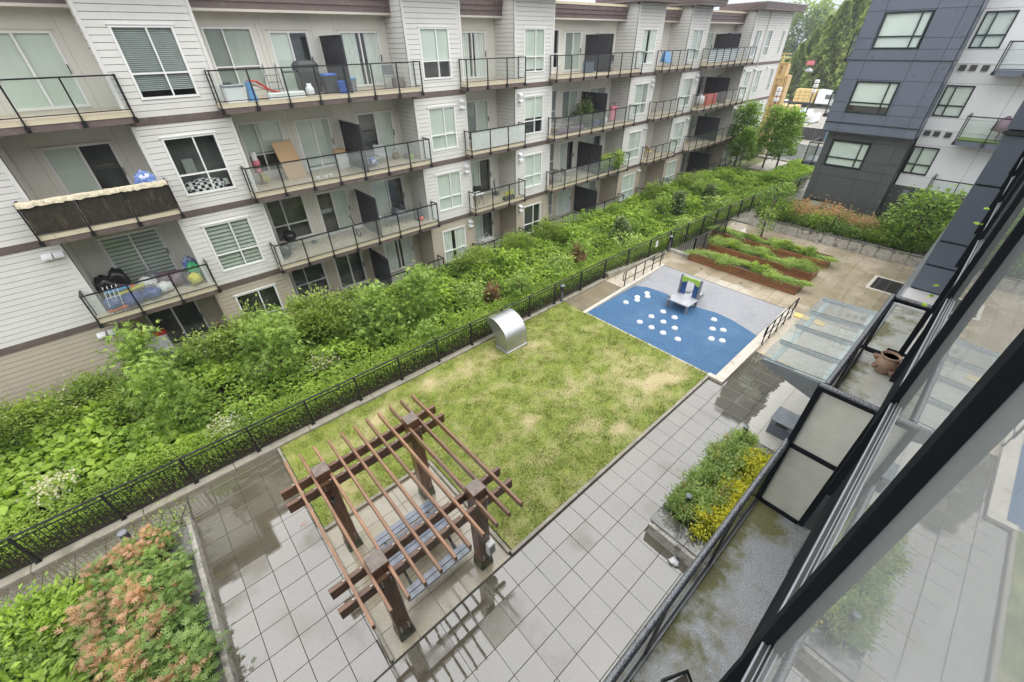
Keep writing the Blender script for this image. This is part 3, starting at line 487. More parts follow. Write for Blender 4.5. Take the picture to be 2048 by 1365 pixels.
for (x0, x1, y0, y1) in ((16.5, 16.95, 2.2, 3.35), (19.9, 20.3, 2.2, 3.4)):
    c = MB().box(x0, x1, y0, y1, 0, .012 + (0 if x0 < 17 else TZ)); s = struct(c, 'tactile_strip', M['yellow'])
    d = MB()
    for i in range(7):
        for j in range(18): d.lathe([(.02, 0), (.012, .006)], (x0 + .04 + i * .06, y0 + .04 + j * .065, .012 + (0 if x0 < 17 else TZ)), 6)
    d.build('tactile_dome', M['yellow'], s, 'stuff')
# road, far verge
c = MB(); pr = [(54, 60), (54, 40), (53, 24), (52, 15), (49, 5), (46, -20)]; pl = [(66, 60), (66, 40), (66, 24), (67, 15), (66, 5), (64, -20)]
c.add([(x, y, terr(x) + .05) for x, y in pr] + [(x, y, terr(x) + .05) for x, y in pl], [(i, i + 1, 7 + i, 6 + i) for i in range(5)]); struct(c, 'road', M['asphalt'])
c = MB()
for i in range(5): c.beam((pr[i][0] - .1, pr[i][1], terr(pr[i][0]) + .06), (pr[i + 1][0] - .1, pr[i + 1][1], terr(pr[i + 1][0]) + .06), .18, .3)
struct(c, 'road_kerb', M['kerbw'])
c = MB().box(40.5, 51.5, 11.9, 18.9, -.2, -.01); struct(c, 'verge', M['lawnsoil'])
c = MB().box(46.5, 51.8, 9, 17, -.1, .01); struct(c, 'street_pavement', M['concrete'])
# retaining wall and upper bed in front of the dark wing
rw = thing('retaining_wall', 'pale rough stone retaining wall with a dark coping in front of the dark wing', 'wall', (30, 5, TZ))
c = MB(); ns = 13
for i in range(ns):
    y0 = .6 + 9.0 * i / ns; y1 = .6 + 9.0 * (i + 1) / ns
    MB().cbox(29.9 + rnd.uniform(0, .02), 30.16, y0 + .006, y1 - .006, .25, .86 + rnd.uniform(-.02, .02), .025).build('stone', M['stone'], rw)
    MB().cbox(29.86, 30.3, y0 + .004, y1 - .004, .885, .95, .01).build('coping_stone', M['coping'], rw)
for i in range(5): MB().cbox(30.0 + .52 * i, 30.0 + .52 * (i + 1) - .01, 9.62, 9.85, .25, .86, .02).build('stone', M['stone'], rw)
struct(MB().box(30.16, 36, .3, 9.62, .2, .84), 'upper_bed', M['soil'])
struct(MB().box(30.2, 33.4, 9.86, 11.2, -.1, .3), 'wing_path', M['concrete'])
# ------------------------------------------------------------------ left apartment building
YF, YB = 19.0, 20.55
ZD = [8.95, 5.95, 2.95, -.05]                                      # deck levels, top storey first
BAYS = [(-22, -2.55, []), (.62, 3.5, [(1.24, 2.82)]), (10.9, 13.83, [(11.6, 13.12)]), (17.08, 19.93, [(17.73, 19.24)]), (27.48, 30.4, [(28.15, 29.75)]), (33.87, 36.6, [(34.35, 35.87)]), (44.24, 51.95, [(44.85, 46.08), (47.2, 48.4), (50.5, 51.25)])]
RECS = [(-2.55, .62), (3.5, 10.9), (13.83, 17.08), (19.93, 27.48), (30.4, 33.87), (36.6, 44.24)]
OPEN = [[('d', -1.82, -.06)], [('w', 3.86, 5.44), ('d', 6.0, 7.46), ('d', 8.74, 10.5)], [('d', 14.7, 16.45)], [('w', 20.4, 22.0), ('d', 22.5, 23.98), ('d', 25.2, 26.95)], [('d', 30.9, 32.4)], [('d', 39.1, 40.6), ('d', 42.0, 43.9)]]
SCREEN = {1: 7.92, 3: 24.4, 5: 41.0}
apt = thing('apartment_building', 'long four storey apartment building with white and beige lap siding and recessed balconies', 'building', (20, 19, -.05))
def TL(y): return lambda u, d, z: (u, y - d, z)
def fbox(mb, T, u0, u1, d0, d1, z0, z1):
    return mb.hexa([T(u0, d0, z0), T(u1, d0, z0), T(u1, d1, z0), T(u0, d1, z0), T(u0, d0, z1), T(u1, d0, z1), T(u1, d1, z1), T(u0, d1, z1)])
def fquad(mb, T, u0, u1, d, z0, z1): return mb.add([T(u0, d, z0), T(u1, d, z0), T(u1, d, z1), T(u0, d, z1)], [(0, 1, 2, 3)])
def window(root, T, u0, u1, z0, z1, vs, hs, fw=.055, frame=None, style='plain', name='window', out_=.025, mull=.045, depth=.065, blindmat=None):
    """frame proud of the wall by out_, each light a pane of glass, a blind or a dark room behind it"""
    f = MB(); frame = frame or M['vinyl']
    fbox(f, T, u0 - .01, u1 + .01, out_, -.1, z1 - fw, z1 + .01); fbox(f, T, u0 - .01, u1 + .01, out_ + .008, -.1, z0 - .01, z0 + fw)
    fbox(f, T, u0 - .01, u0 + fw, out_ - .003, -.1, z0 + fw, z1 - fw); fbox(f, T, u1 - fw, u1 + .01, out_ - .003, -.1, z0 + fw, z1 - fw)
    us = [u0 + fw] + [u0 + (u1 - u0) * v for v in vs] + [u1 - fw]; zs = [z0 + fw] + [z0 + (z1 - z0) * h for h in hs] + [z1 - fw]
    for u in us[1:-1]: fbox(f, T, u - mull / 2, u + mull / 2, out_ - .008, -.07, z0 + fw, z1 - fw)
    for z in zs[1:-1]: fbox(f, T, u0 + fw, u1 - fw, out_ - .012, -.068, z - mull / 2, z + mull / 2)
    w_ = f.build(name, frame, root)
    for i in range(len(us) - 1):
        for j in range(len(zs) - 1): fquad(MB(), T, us[i], us[i + 1], -.03 - .012 * (i % 2), zs[j], zs[j + 1]).build('pane', M['glass'], w_)
    r = MB(); fbox(r, T, u0, u1, -.55, -.56, z0, z1); fbox(r, T, u0 - .01, u0, -.1, -.56, z0, z1); fbox(r, T, u1, u1 + .01, -.1, -.56, z0, z1); fbox(r, T, u0, u1, -.1, -.56, z0 - .01, z0); fbox(r, T, u0, u1, -.1, -.56, z1, z1 + .01)
    r.build('room', M['room'], w_)
    bm = blindmat or M['blind']; d = -depth
    if style == 'plain': fquad(MB(), T, u0, u1, d, z0 + rnd.choice([0, 0, .06, .12]), z1).build('blind', bm, w_)
    elif style == 'most': fquad(MB(), T, u0, u1, d, z0 + (z1 - z0) * .24, z1).build('blind', bm, w_)
    elif style == 'half': fquad(MB(), T, u0, u1, d, z0 + (z1 - z0) * rnd.uniform(.3, .55), z1).build('blind', bm, w_)
    elif style == 'left': fquad(MB(), T, u0, us[1], d, z0, z1).build('blind', bm, w_)
    elif style == 'right': fquad(MB(), T, us[1], u1, d, z0, z1).build('blind', bm, w_)
    elif style == 'mixed': fquad(MB(), T, u0, us[1], d, z0, z1).build('blind', bm, w_); fquad(MB(), T, us[1], u1, d - .02, z0, z1).build('blind', M['blind2'], w_)
    elif style == 'mixed2': fquad(MB(), T, u0, us[1], d, z0, z1).build('blind', M['blind2'], w_); fquad(MB(), T, us[1], u1, d - .02, z0, z1).build('blind', bm, w_)
    elif style == 'sheer':
        c = MB(); nn = 26
        for a, e_ in ((u0, u0 + (u1 - u0) * .42), (u0 + (u1 - u0) * .62, u1)):
            v = [T(a + (e_ - a) * i / nn, d - .03 * math.sin(i * 1.3), z) for i in range(nn + 1) for z in (z0, z1)]
            c.add(v, [(2 * i, 2 * i + 2, 2 * i + 3, 2 * i + 1) for i in range(nn)])
        c.build('curtain', M['curtain'], w_)
    elif style in ('slats', 'zebra'):
        c = MB(); st = .052 if style == 'slats' else .15; z = z1
        while z > z0 + (.25 if style == 'slats' else 0):
            if style == 'slats': c.add([T(u0, d, z), T(u1, d, z), T(u1, d + .03, z - st * .8), T(u0, d + .03, z - st * .8)], [(0, 1, 2, 3)])
            else: fquad(c, T, u0, u1, d, max(z0, z - st * .62), z)
            z -= st
        c.build('blind', M['slat'] if style == 'slats' else bm, w_)
        if style == 'zebra': fquad(MB(), T, u0, u1, d - .03, z0, z1).build('blind', M['blind2'], w_)
    return w_
boards = []                                                        # (sort key, box, material)
def siding(u0, u1, z0, z1, holes, T, mat, sx):
    st = .178; z = z0
    while z < z1 - .01:
        zt = min(z1, z + st)
        for (a, e_, p, q) in rect_minus((u0, u1, z, zt), holes):
            if e_ - a < .03 or q - p < .03: continue
            c = T((a + e_) / 2, 0, z); dist = math.dist(c, EYE); cut = 3.66
            k = max(1, math.ceil((e_ - a) / cut))
            for i in range(k): boards.append(((e_ - a) / k / dist / dist * (1 if sx else .4), a + (e_ - a) * i / k + .0015, a + (e_ - a) * (i + 1) / k - .0015, p, q, T, mat))
        z += st
band = MB(); trim = MB(); core = {0: MB(), 1: MB()}; fl = MB()
T0 = TL(YF)
STY = {1: ['slats', 'open', 'zebra', 'open'], 2: ['half', 'plain', 'plain', 'sheer'], 3: ['plain', 'half', 'plain', 'open'], 4: ['sheer', 'mixed', 'plain', 'plain'], 5: ['plain', 'mixed', 'plain', 'plain'], 6: ['mixed2', 'plain', 'mixed', 'plain']}
for bi, (u0, u1, wins) in enumerate(BAYS):
    for k, zd in enumerate(ZD):
        zt = 12.4 if k == 0 else zd + 2.555
        zb = zd - .23 if k < 3 else .22
        hs = [(a - .012, e_ + .012, zd + .24, zd + 2.14) for a, e_ in wins]
        mat = M['beige'] if k == 3 else M['siding']
        siding(u0 + .1, u1 - .1, zb, zt, hs, T0, mat, True)
        for r in rect_minus((u0, u1, zb - .3, zt + .1), hs): fbox(core[1 if k == 3 else 0], T0, r[0], r[1], -.025, -.22, r[2], r[3])
        for a, e_ in ((u0, u0 + .1), (u1 - .1, u1)): MB().box(a, e_, YF - .026, YF + .06, zb, zt).build('corner_trim', M['beige'] if k == 3 else M['trim'], apt)
        if k < 3: fbox(MB(), T0, u0 - .01, u1 + .01, .035, -.02, zd - .45, zd - .23).build('belt_course', M['fascia'], apt)
        else: fbox(MB(), T0, u0 - .01, u1 + .01, .012, -.1, -.06, .21).build('base_flashing', M['basew'], apt)
        for wi, (a, e_) in enumerate(wins):
            sty = STY[bi][k] if wi == 0 else ('plain', 'mixed')[(k + wi) % 2]
            wn = window(apt, T0, a, e_, zd + .25, zd + 2.13, [.56], [.36], style=sty)
            t_ = MB(); fbox(t_, T0, a - .05, e_ + .05, .05, 0, zd + 2.14, zd + 2.175); t_.build('head_flashing', M['vinyl'], wn)
            if bi == 1 and k == 1:
                MB().blob((1.95, 19.42, zd + .36), .75, .3, .32, 4, 8, .12).build('bed_cover', M['cheque'], wn); MB().cbox(1.55, 1.9, 19.45, 19.6, zd + .8, zd + 1.35).build('shelf', M['blind2'], wn)
                MB().cbox(2.35, 2.75, 19.3, 19.5, zd + .35, zd + .55, .05).build('pillow', M['blind'], wn)
core[0].build('wall', M['lap_shade'], apt); core[1].build('wall', M['lap_shade'], apt)
# recess side walls (lapped) and back walls (smooth panels)
for ri, (u0, u1) in enumerate(RECS):
    for k, zd in enumerate(ZD):
        zt = 12.3 if k == 0 else ZD[k - 1] - .24
        beige = k == 3; mat = M['beige'] if beige else M['siding']
        TS = (lambda x: (lambda u, d, z: (x - d, u, z)))(u1)            # right return, faces -X
        siding(YF + .06, YB, zd, zt, [], TS, mat, False)
        c = MB(); c.box(u1 + .032, u1 + .2, YF + .02, YB + .2, zd - .3, zt).build('side_wall', M['lap_shade'], apt); MB().box(u0 - .2, u0 - .001, YF + .02, YB + .2, zd - .3, zt).build('side_wall', M['panel_b'] if beige else M['panel'], apt)
        hs = [(a, e_, zd + (.25 if t_ == 'w' else .07), zd + 2.03 + (.11 if t_ == 'w' else 0)) for t_, a, e_ in OPEN[ri]]
        js = [u0] + sorted([x for h in hs for x in (h[0] - .18, h[1] + .2)]) + [u1]; pm = M['panel_b'] if beige else M['panel']
        for i in range(len(js) - 1):
            if js[i + 1] - js[i] < .12: continue
            for r in rect_minus((js[i] + .004, js[i + 1] - .004, zd + .0, zt), hs):
                MB().box(r[0], r[1], YB, YB + .03, r[2], r[3]).build('wall_panel', pm, apt)
        g_ = MB()
        for r in rect_minus((u0, u1, zd - .1, zt), hs): g_.box(r[0], r[1], YB + .035, YB + .2, r[2], r[3])
        g_.build('wall_backing', M['blind2'], apt)
        TB = TL(YB)
        for oi, (t_, a, e_) in enumerate(OPEN[ri]):
            s0 = {(0, 0): 'plain', (0, 1): 'left', (0, 2): 'zebra', (0, 3): 'open', (1, 0): 'mixed2', (1, 1): 'half', (1, 2): 'open', (1, 3): 'open'}.get((ri, k)) if oi == 0 else None
            sty = s0 or rnd.choice(['mixed', 'mixed2', 'mixed', 'plain', 'right', 'left'])
            if (ri, k, oi) in ((1, 0, 2), (2, 0, 0), (1, 3, 2)): sty = 'sheer'
            if (ri, k, oi) in ((1, 2, 1), (1, 3, 1)): sty = 'right'
            if (ri, k, oi) == (1, 3, 1): sty = 'open'
            if t_ == 'w': window(apt, TB, a, e_, zd + .25, zd + 2.14, [.4], [.38], style=sty)
            else:
                dn = window(apt, TB, a, e_, zd + .07, zd + 2.03, [.5], [], fw=.06, style=sty, name='sliding_door', mull=.06)
                h = MB(); fbox(h, TB, e_ - .05, e_ - .025, .07, .02, zd + .95, zd + 1.2); h.build('handle', M['black'], dn)
                h = MB(); fbox(h, TB, a - .06, e_ + .06, .05, 0, zd + 2.045, zd + 2.075); h.build('head_flashing', M['cream'], dn)
        # deck, fascia, rail
        a0, a1 = u0 - .28, u1 + .2
        if k < 3:
            d = MB(); d.box(u0, u1, YF - .02, YB, zd - .05, zd); d.box(a0, a1, 18.46, YF - .03, zd - .05, zd)
            bal = d.build('balcony', M['deck'], apt)
            c = MB(); c.box(a0 - .01, a1 + .01, 18.43, 18.462, zd - .13, zd + .012); c.box(a0 - .012, a0 + .02, 18.46, YF - .03, zd - .13, zd + .012); c.box(a1 - .02, a1 + .012, 18.46, YF - .03, zd - .13, zd + .012); c.build('edge_flashing', M['cream'], bal)
            c = MB(); c.box(a0, a1, 18.45, 18.5, zd - .31, zd - .132); c.box(a0, a0 + .04, 18.5, YF - .04, zd - .31, zd - .132); c.box(a1 - .04, a1, 18.5, YF - .04, zd - .31, zd - .132); c.build('fascia', M['fascia'], bal)
            c = MB(); c.box(a0 + .05, a1 - .05, 18.51, YF - .02, zd - .3, zd - .06); c.box(u0 + .01, u1 - .01, YF, YB - .01, zd - .25, zd - .06); c.build('soffit', M['soffit'], bal)
        else: bal = MB().box(a0, a1, 18.3, YB, -.3, zd + .01).build('balcony', M['concretepatio'], apt)
        n_ = max(2, round((a1 - a0) / 1.12)); zr = zd + .95; yr = 18.4
        gm_ = M['railglass']
        if (ri, k) == (2, 1): gm_ = M['frost2']
        if (ri, k) == (0, 2) or (ri in (1, 3) and k in (1, 2)): gm_ = M['dusty']
        for i in range(n_ + 1):
            x = a0 + (a1 - a0) * i / n_
            p = MB().box(x - .022, x + .022, yr - .022, yr + .022, zd - (.28 if k < 3 else 0), zr - .02); p.box(x - .05, x + .05, yr + .022, 18.449, zd - .3, zd - .14) if k < 3 else None; p.build('post', M['black'], bal)
            if k < 3: MB().box(x - .06, x + .06, yr - .03, yr - .02, zd - .27, zd - .16).build('bracket', M['black'], bal)
            if i < n_ and (ri, k) != (0, 1):
                x1 = a0 + (a1 - a0) * (i + 1) / n_
                MB().add([(x + .03, yr, zd + .08), (x1 - .03, yr, zd + .08), (x1 - .03, yr, zr - .03), (x + .03, yr, zr - .03)], [(0, 1, 2, 3)]).build('glass_panel', gm_, bal)
        c = MB().box(a0 - .03, a1 + .03, yr - .028, yr + .028, zr - .02, zr + .02); c.box(a0 - .027, a0 + .027, yr + .028, YF - .04, zr - .02, zr + .02); c.box(a1 - .027, a1 + .027, yr + .028, YF - .04, zr - .02, zr + .02); c.build('top_rail', M['black'], bal)
        c = MB().box(a0, a1, yr - .012, yr + .012, zd + .06, zd + .085)
        for x in (a0, a1): c.box(x - .012, x + .012, yr + .02, YF - .05, zd + .06, zd + .085); c.box(x - .02, x + .02, YF - .1, YF - .06, zd - .2, zr - .02)
        c.build('bottom_rail', M['black'], bal)
        if ri in SCREEN:
            sx = SCREEN[ri]; c = MB(); n2 = 22; ys = [18.5 + (20.53 - 18.5) * i / n2 for i in range(n2 + 1)]
            v = [(sx + (.018 if i % 2 else -.018), ys[i], z) for i in range(n2 + 1) for z in (zd + .02, zd + 1.84)]
            c.add(v, [(2 * i, 2 * i + 2, 2 * i + 3, 2 * i + 1) for i in range(n2)]); c.box(sx - .03, sx + .03, 18.48, 20.54, zd + 1.84, zd + 1.88); c.box(sx - .03, sx + .03, 18.45, 18.5, zd, zd + 1.88)
            c.build('privacy_screen', M['screenm'], apt)
        if k > 0 and ri in (1, 3):
            for x in (6.9, 10.0) if ri == 1 else (23.0,): MB().box(x - .1, x + .1, YB - .12, YB, zt - .22, zt - .06).build('soffit_vent', M['soffit'], apt)
        if k == 0:
            for x in {0: (-1,), 1: (5.8, 9.4), 2: (15.2,), 3: (22.3, 25.6), 4: (32.3,), 5: (42.3,)}[ri]:
                c = MB().box(x - .07, x + .07, YB - .06, YB, 11.55, 11.78); wl = c.build('wall_light', M['trim'], apt); MB().lathe([(.035, -.04), (.03, .04)], (x, YB - .09, 11.66), 10).build('bulb_housing', M['black'], wl)
# lap boards: the 300 that show largest are parts, the rest one part
boards.sort(key=lambda q: -q[0]); rest = {}
def board(mb, a, e_, p, q, T):
    """tapered board: thick at the butt"""
    return mb.hexa([T(a, .012, p - .003), T(e_, .012, p - .003), T(e_, -.03, p), T(a, -.03, p), T(a, .006, q - .017), T(e_, .006, q - .017), T(e_, -.03, q - .017), T(a, -.03, q - .017)])
for i, (_, a, e_, p, q, T, mat) in enumerate(boards):
    if i < 300: board(MB(), a, e_, p, q, T).build('siding_board', mat, apt)
    else: board(rest.setdefault(mat.name, (MB(), mat))[0], a, e_, p, q, T)
for mb, mat in rest.values(): mb.build('siding', mat, apt, 'stuff')
# roofs
for ri, (u0, u1) in enumerate(RECS):
    ev = MB()
    for i in range(3): ev.box(u0 + .002, u1 - .002, 19.9 - .035 * i, 20.3, 11.58 + .2 * i, 11.775 + .2 * i)
    e_ = ev.build('eave', M['fascia'], apt); MB().box(u0 + .002, u1 - .002, 19.8, 20.3, 12.18, 12.3).build('eave_cap', M['cream'], e_)
    MB().box(u0, u1, 19.86, YB + .05, 11.5, 11.575).build('soffit', M['soffit'], apt)
struct_roof = MB().box(-22, 51.9, 20.1, 34, 12.1, 12.28); struct_roof.build('roof', M['roof'], apt)
MB().box(-22, 51.9, 20.9, 34, -.1, 12.09).build('wall', M['room'], apt)
for bi, (u0, u1, _) in enumerate(BAYS):
    c = MB(); a0, a1 = u0 - .42, u1 + .42
    for i in range(3): c.box(a0 - .03 * i, a1 + .03 * i, 18.25 - .03 * i, 22.2, 12.4 + .16 * i, 12.555 + .16 * i)
    r = c.build('bay_roof', M['fascia'], apt); MB().box(a0 - .08, a1 + .08, 18.14, 22.3, 12.88, 12.93).build('roof_edge', M['roof'], r)
    MB().box(u0, u1, 19.2, 22, 11.9, 12.39).build('wall', M['siding'], apt)
MB().box(51.75, 51.93, 19.0, 34, -.1, 12.4).build('end_wall', M['siding'], apt)
MB().tube([(47.05 - .25, YF - .07, .2), (47.05 - .25, YF - .07, 12.4)], .04, 6).build('downspout', M['trim'], apt)
# vent hoods below the belt courses
for (x, zz) in [(13.5, (8.32, 8.05)), (13.5, (5.32, 5.05)), (13.5, (2.32, 2.08)), (17.4, (8.3, 8.02)), (17.4, (5.3, 5.02)), (17.4, (2.3, 2.05)), (30.05, (8.3, 8.02)), (30.05, (5.3,)), (30.05, (2.3,)), (36.2, (8.3, 8.0)), (36.2, (5.3,)), (44.6, (8.3,)), (46.6, (8.3,)), (49.5, (8.3,)), (44.6, (5.3,)), (46.5, (5.3,)), (-3.0, (5.28,)), (-2.72, (5.28,)), (-3.05, (2.28,)), (-2.75, (2.28,))]:
    for z in zz: MB().extr([(YF - .01, z), (YF - .2, z - .08), (YF - .2, z - .14), (YF - .01, z - .16)], 0, x - .12, x + .12).build('vent_hood', M['white'], apt)
# ------------------------------------------------------------------ dark wing at the far right
wing = thing('apartment_wing', 'dark grey panelled apartment wing with a pale grey recessed part and black framed windows', 'building', (33, 3, 0))
def TX(x): return lambda u, d, z: (x - d, u, z)                      # wall faces -X
DW = {}
def panels(T, u0, u1, z0, z1, ucuts, zcuts, holes, mat, name='facade_panel', gap=.009, th=.022):
    us = [u0] + sorted(u for u in ucuts if u0 < u < u1) + [u1]; zs = [z0] + [z for z in zcuts if z0 < z < z1] + [z1]
    for i in range(len(us) - 1):
        for j in range(len(zs) - 1):
            for r in rect_minus((us[i] + gap, us[i + 1] - gap, zs[j] + gap, zs[j + 1] - gap), holes):
                if r[1] - r[0] > .03 and r[3] - r[2] > .03: fbox(MB(), T, r[0], r[1], 0, -th, r[2], r[3]).build(name, mat, wing)
TU, TLo, TW = TX(32.5), TX(33.0), TX(34.05)
hU = [(5.47, 7.46, 9.93 + .0, 11.5), (5.52, 7.5, 6.93, 8.5)]; hU += [(5.47, 7.46, 12.95, 14.5)]
panels(TU, 3.86, 8.25, 6.43, 18.0, [4.35, 5.44, 7.5], [6.95, 7.45, 8.55, 9.45, 9.93, 10.4, 11.55, 12.45, 12.95, 14.5, 15.5, 16.6], hU, M['dpanel'])
panels(TU, 3.86, 8.25, 5.93, 6.38, [4.35, 5.44, 7.5], [], [], M['dpanel'])
c = MB(); fbox(c, TU, 3.84, 8.27, .03, -.1, 6.38, 6.43); fbox(c, TU, 3.84, 8.27, .03, -.1, 9.42, 9.47); fbox(c, TU, 3.84, 8.27, .02, -.3, 5.88, 5.925); c.build('drip_flashing', M['dgap'], wing)
hL = [(5.65, 7.62, 3.98, 5.42), (5.7, 7.68, .66, 1.9)]
panels(TLo, 3.95, 8.0, .2, 5.88, [4.5, 5.6, 7.66], [1.95, 3.42, 3.95, 4.45, 5.45], hL, M['dpanel2'])
for T, holes, u0, u1, z0, z1 in ((TU, hU, 3.86, 8.25, 5.9, 18), (TLo, hL, 3.95, 8.0, .0, 5.9)):
    for r in rect_minus((u0, u1, z0, z1), holes): fbox(MB(), T, r[0], r[1], -.03, -.3, r[2], r[3]).build('wall_section', M['dgap'], wing)
for T, hs in ((TU, hU), (TLo, hL)):
    for i, h in enumerate(hs):
        wn = window(wing, T, h[0] + .03, h[1] - .03, h[2] + .02, h[3] - .02, [.21], [.34], fw=.06, frame=M['dframe'], style='most' if h[2] == 6.93 else 'plain', blindmat=M['ivory'], mull=.06, out_=.03, depth=.065)
# return side of the projecting part, faces our building
TR = lambda y: (lambda u, d, z: (u, y - d, z))
for (x0, y, z0, z1, mt) in ((32.52, 3.86, 5.93, 18, 'dpanel'), (33.02, 3.95, .2, 5.9, 'dpanel2')):
    for j, (a, e_) in enumerate(((z0, 6.4), (6.44, 9.43), (9.47, 12.4), (12.44, 15.4), (15.44, 18)) if mt == 'dpanel' else ((.2, 3.4), (3.43, 5.88))): fbox(MB(), TR(y), x0, 34.05, 0, -.02, a, e_).build('facade_panel', M[mt], wing)
for (x0, y0, y1, z0, z1) in ((32.8, 3.88, 8.23, 5.92, 18), (33.3, 3.97, 7.98, 0, 5.9), (34.35, -14, 8.2, 0, 18)): MB().box(x0, 46, y0, y1, z0, z1).build('wall', M['dgap'], wing)
for (y, z0, z1, m_) in ((8.25, 5.93, 18, 'dpanel'), (8.0, .2, 5.9, 'dpanel2')): MB().box(32.52 + (.5 if m_ == 'dpanel2' else 0), 46, y, y + .02, z0, z1).build('facade_panel', M[m_], wing)
hW = [(2.6, 3.75, 9.93, 11.4), (2.67, 3.81, 6.92, 8.37), (2.72, 3.85, 3.96, 5.42), (2.6, 3.75, 12.95, 14.4)]
panels(TW, -14, 3.86, 3.33, 18, [1.2, -.6, -2.4, -4, -6, -8], [3.9, 5.5, 6.3, 6.87, 8.45, 9.33, 9.88, 11.5, 12.4, 15.4], hW, M['wpanel'], gap=.006)
panels(TW, -14, 3.95, .84, 3.31, [2.2, .4, -1.6, -4, -8], [2.0], [], M['dpanel2'])
for r in rect_minus((-14, 3.9, .3, 18), hW): fbox(MB(), TW, r[0], r[1], -.025, -.3, r[2], r[3]).build('wall_section', M['dgap'], wing)
c = MB()
for z in (3.32, 6.3, 9.33): fbox(c, TW, -14, 3.86, .03, -.02, z - .025, z + .015)
c.build('drip_flashing', M['wpanel'], wing)
for h in hW: window(wing, TW, h[0] + .02, h[1] - .02, h[2] + .02, h[3] - .02, [.64], [.36], fw=.05, frame=M['dframe'], style='plain', blindmat=M['ivory'], mull=.055, out_=.03, depth=.09)
for z, ys in ((9.13, (3.55, 3.15, 2.7)), (6.1, (3.6, 3.2, 2.72)), (2.95, (3.2, 2.6))):
    for y in ys: fbox(MB(), TW, y - .13, y + .13, .09, .0, z - .12, z + .12).build('wall_vent', M['greym'] if z < 4 else M['iron'], wing)
def wing_balcony(x0, x1, y0, y1, zf, turf=False, posts=4, side=-1, cap=None):
    d = MB().box(x0, x1, y0, y1, zf - .22, zf); bal = d.build('balcony', M['dpanel'], wing); zr = zf + 1.12
    if turf: MB().box(x0 + .04, x1 - .02, y0 + .04, y1 - .05, zf, zf + .03).build('turf_mat', M['grass_mat'], bal)
    n_ = posts
    for i in range(n_ + 1):
        y = y1 + (y0 - y1) * i / n_; MB().beam((x0 - .03, y, zf - .2), (x0 - .03, y, zr), .045, .045).build('post', M['black'], bal)
        MB().box(x0 - .07, x0, y - .06, y + .06, zf - .2, zf - .05).build('bracket', M['black'], bal)
        if i < n_:
            y2 = y1 + (y0 - y1) * (i + 1) / n_; MB().add([(x0 - .03, y - .04, zf + .06), (x0 - .03, y2 + .04, zf + .06), (x0 - .03, y2 + .04, zr - .03), (x0 - .03, y - .04, zr - .03)], [(0, 1, 2, 3)]).build('glass_panel', M['railglass'], bal)
    yy = y1 if side < 0 else y0
    c = MB().box(x0 - .06, x0, y0, y1, zr - .03, zr + .02); c.box(x0, x1, y1 - .025, y1 + .025, zr - .03, zr + .02); c.build('top_rail', M['black'], bal)
    c = MB().box(x0 - .045, x0 - .015, y0, y1, zf + .04, zf + .07); c.build('bottom_rail', M['black'], bal)
    MB().box(x1 - .05, x1 - .01, y1 - .02, y1 + .02, zf, zr).build('post', M['black'], bal)
    MB().add([(x0 + .05, y1, zf + .08), (x1 - .05, y1, zf + .08), (x1 - .05, y1, zr - .04), (x0 + .05, y1, zr - .04)], [(0, 1, 2, 3)]).build('glass_panel', M['railglass'], bal)
    return bal
wing_balcony(32.75, 34.05, -2.2, 2.25, 9.1); wing_balcony(32.75, 34.05, -2.2, 2.25, 6.05, True); wing_balcony(32.75, 34.05, -2.2, 2.28, 3.02)
for zf in (9.5, 6.6): wing_balcony(34.6, 36.6, 8.25, 9.0, zf, posts=1)
wing_balcony(34.0, 36.2, 8.0, 9.05, 3.85, posts=2)
t = thing('patio_umbrella', 'folded dark plum patio umbrella behind the balcony rail of the pale wing', 'umbrella', (33.5, .9, 6.08)); MB().lathe([(.03, 0), (.03, .4), (.42, .5), (.3, .9), (.05, 1.15)], (33.5, .85, 6.08), 10).build('canopy', M['bagp'], t); MB().box(33.2, 33.9, .3, .7, 6.08, 6.45).build('base', M['fabric'], t)
# ------------------------------------------------------------------ our own building: glass front, ledges, terraces, canopy
own = thing('apartment_tower', 'glass fronted apartment building close beside the viewer with black mullions and silver sills', 'building', (3, -.6, 0))
TG = lambda u, d, z: (u, -.11 + d, z)
def ofb(u0, u1, d0, d1, z0, z1, name, mat, par=own): return fbox(MB(), TG, u0, u1, d0, d1, z0, z1).build(name, mat, par)
ms = [-1.5, -.445, .605, 1.655, 2.705, 3.755, 4.805, 5.855, 6.905, 7.955, 9.0]
for i, x in enumerate(ms):
    ofb(x, x + .05, .02, -.06, 8.94, 12.2, 'mullion', M['facade'])
    if i < len(ms) - 1:
        x1 = ms[i + 1]
        p = fquad(MB(), TG, x + .05, x1, 0, 9.5, 12.1).build('pane', M['mirrorpane'], own)
        s = ofb(x + .052, x1 - .002, .012, -.05, 9.455, 9.472, 'sill', M['iron']); MB().tube([(x + .052, -.097, 9.47), (x1 - .002, -.097, 9.47)], .0035, 8).build('sill_nose', M['alu'], s); MB().tube([(x + .052, -.107, 9.48), (x1 - .002, -.107, 9.48)], .002, 6).build('glazing_bead', M['alu'], s)
        ofb(x + .055, x1 - .005, -.004, -.05, 8.94, 9.425, 'spandrel', M['facade'])
ofb(-1.5, 9.0, .0, -.3, 12.12, 14.9, 'wall', M['dpanel'])
ofb(-1.5, 9.0, -.06, -3, 8.9, 8.938, 'soffit', M['dpanel2'])
MB().box(-12, 9.6, -12, -1.5, 0, 15).build('wall', M['dpanel2'], own); MB().box(-12, -1.5, -1.5, -.3, 0, 15).build('wall', M['dpanel2'], own)
MB().box(4.25, 9.6, -1.6, -.62, 5.6, 8.89).build('wall', M['facade'], own)
MB().box(-1.5, 4.24, -1.6, -.92, 5.6, 8.89).build('wall', M['dpanel2'], own)
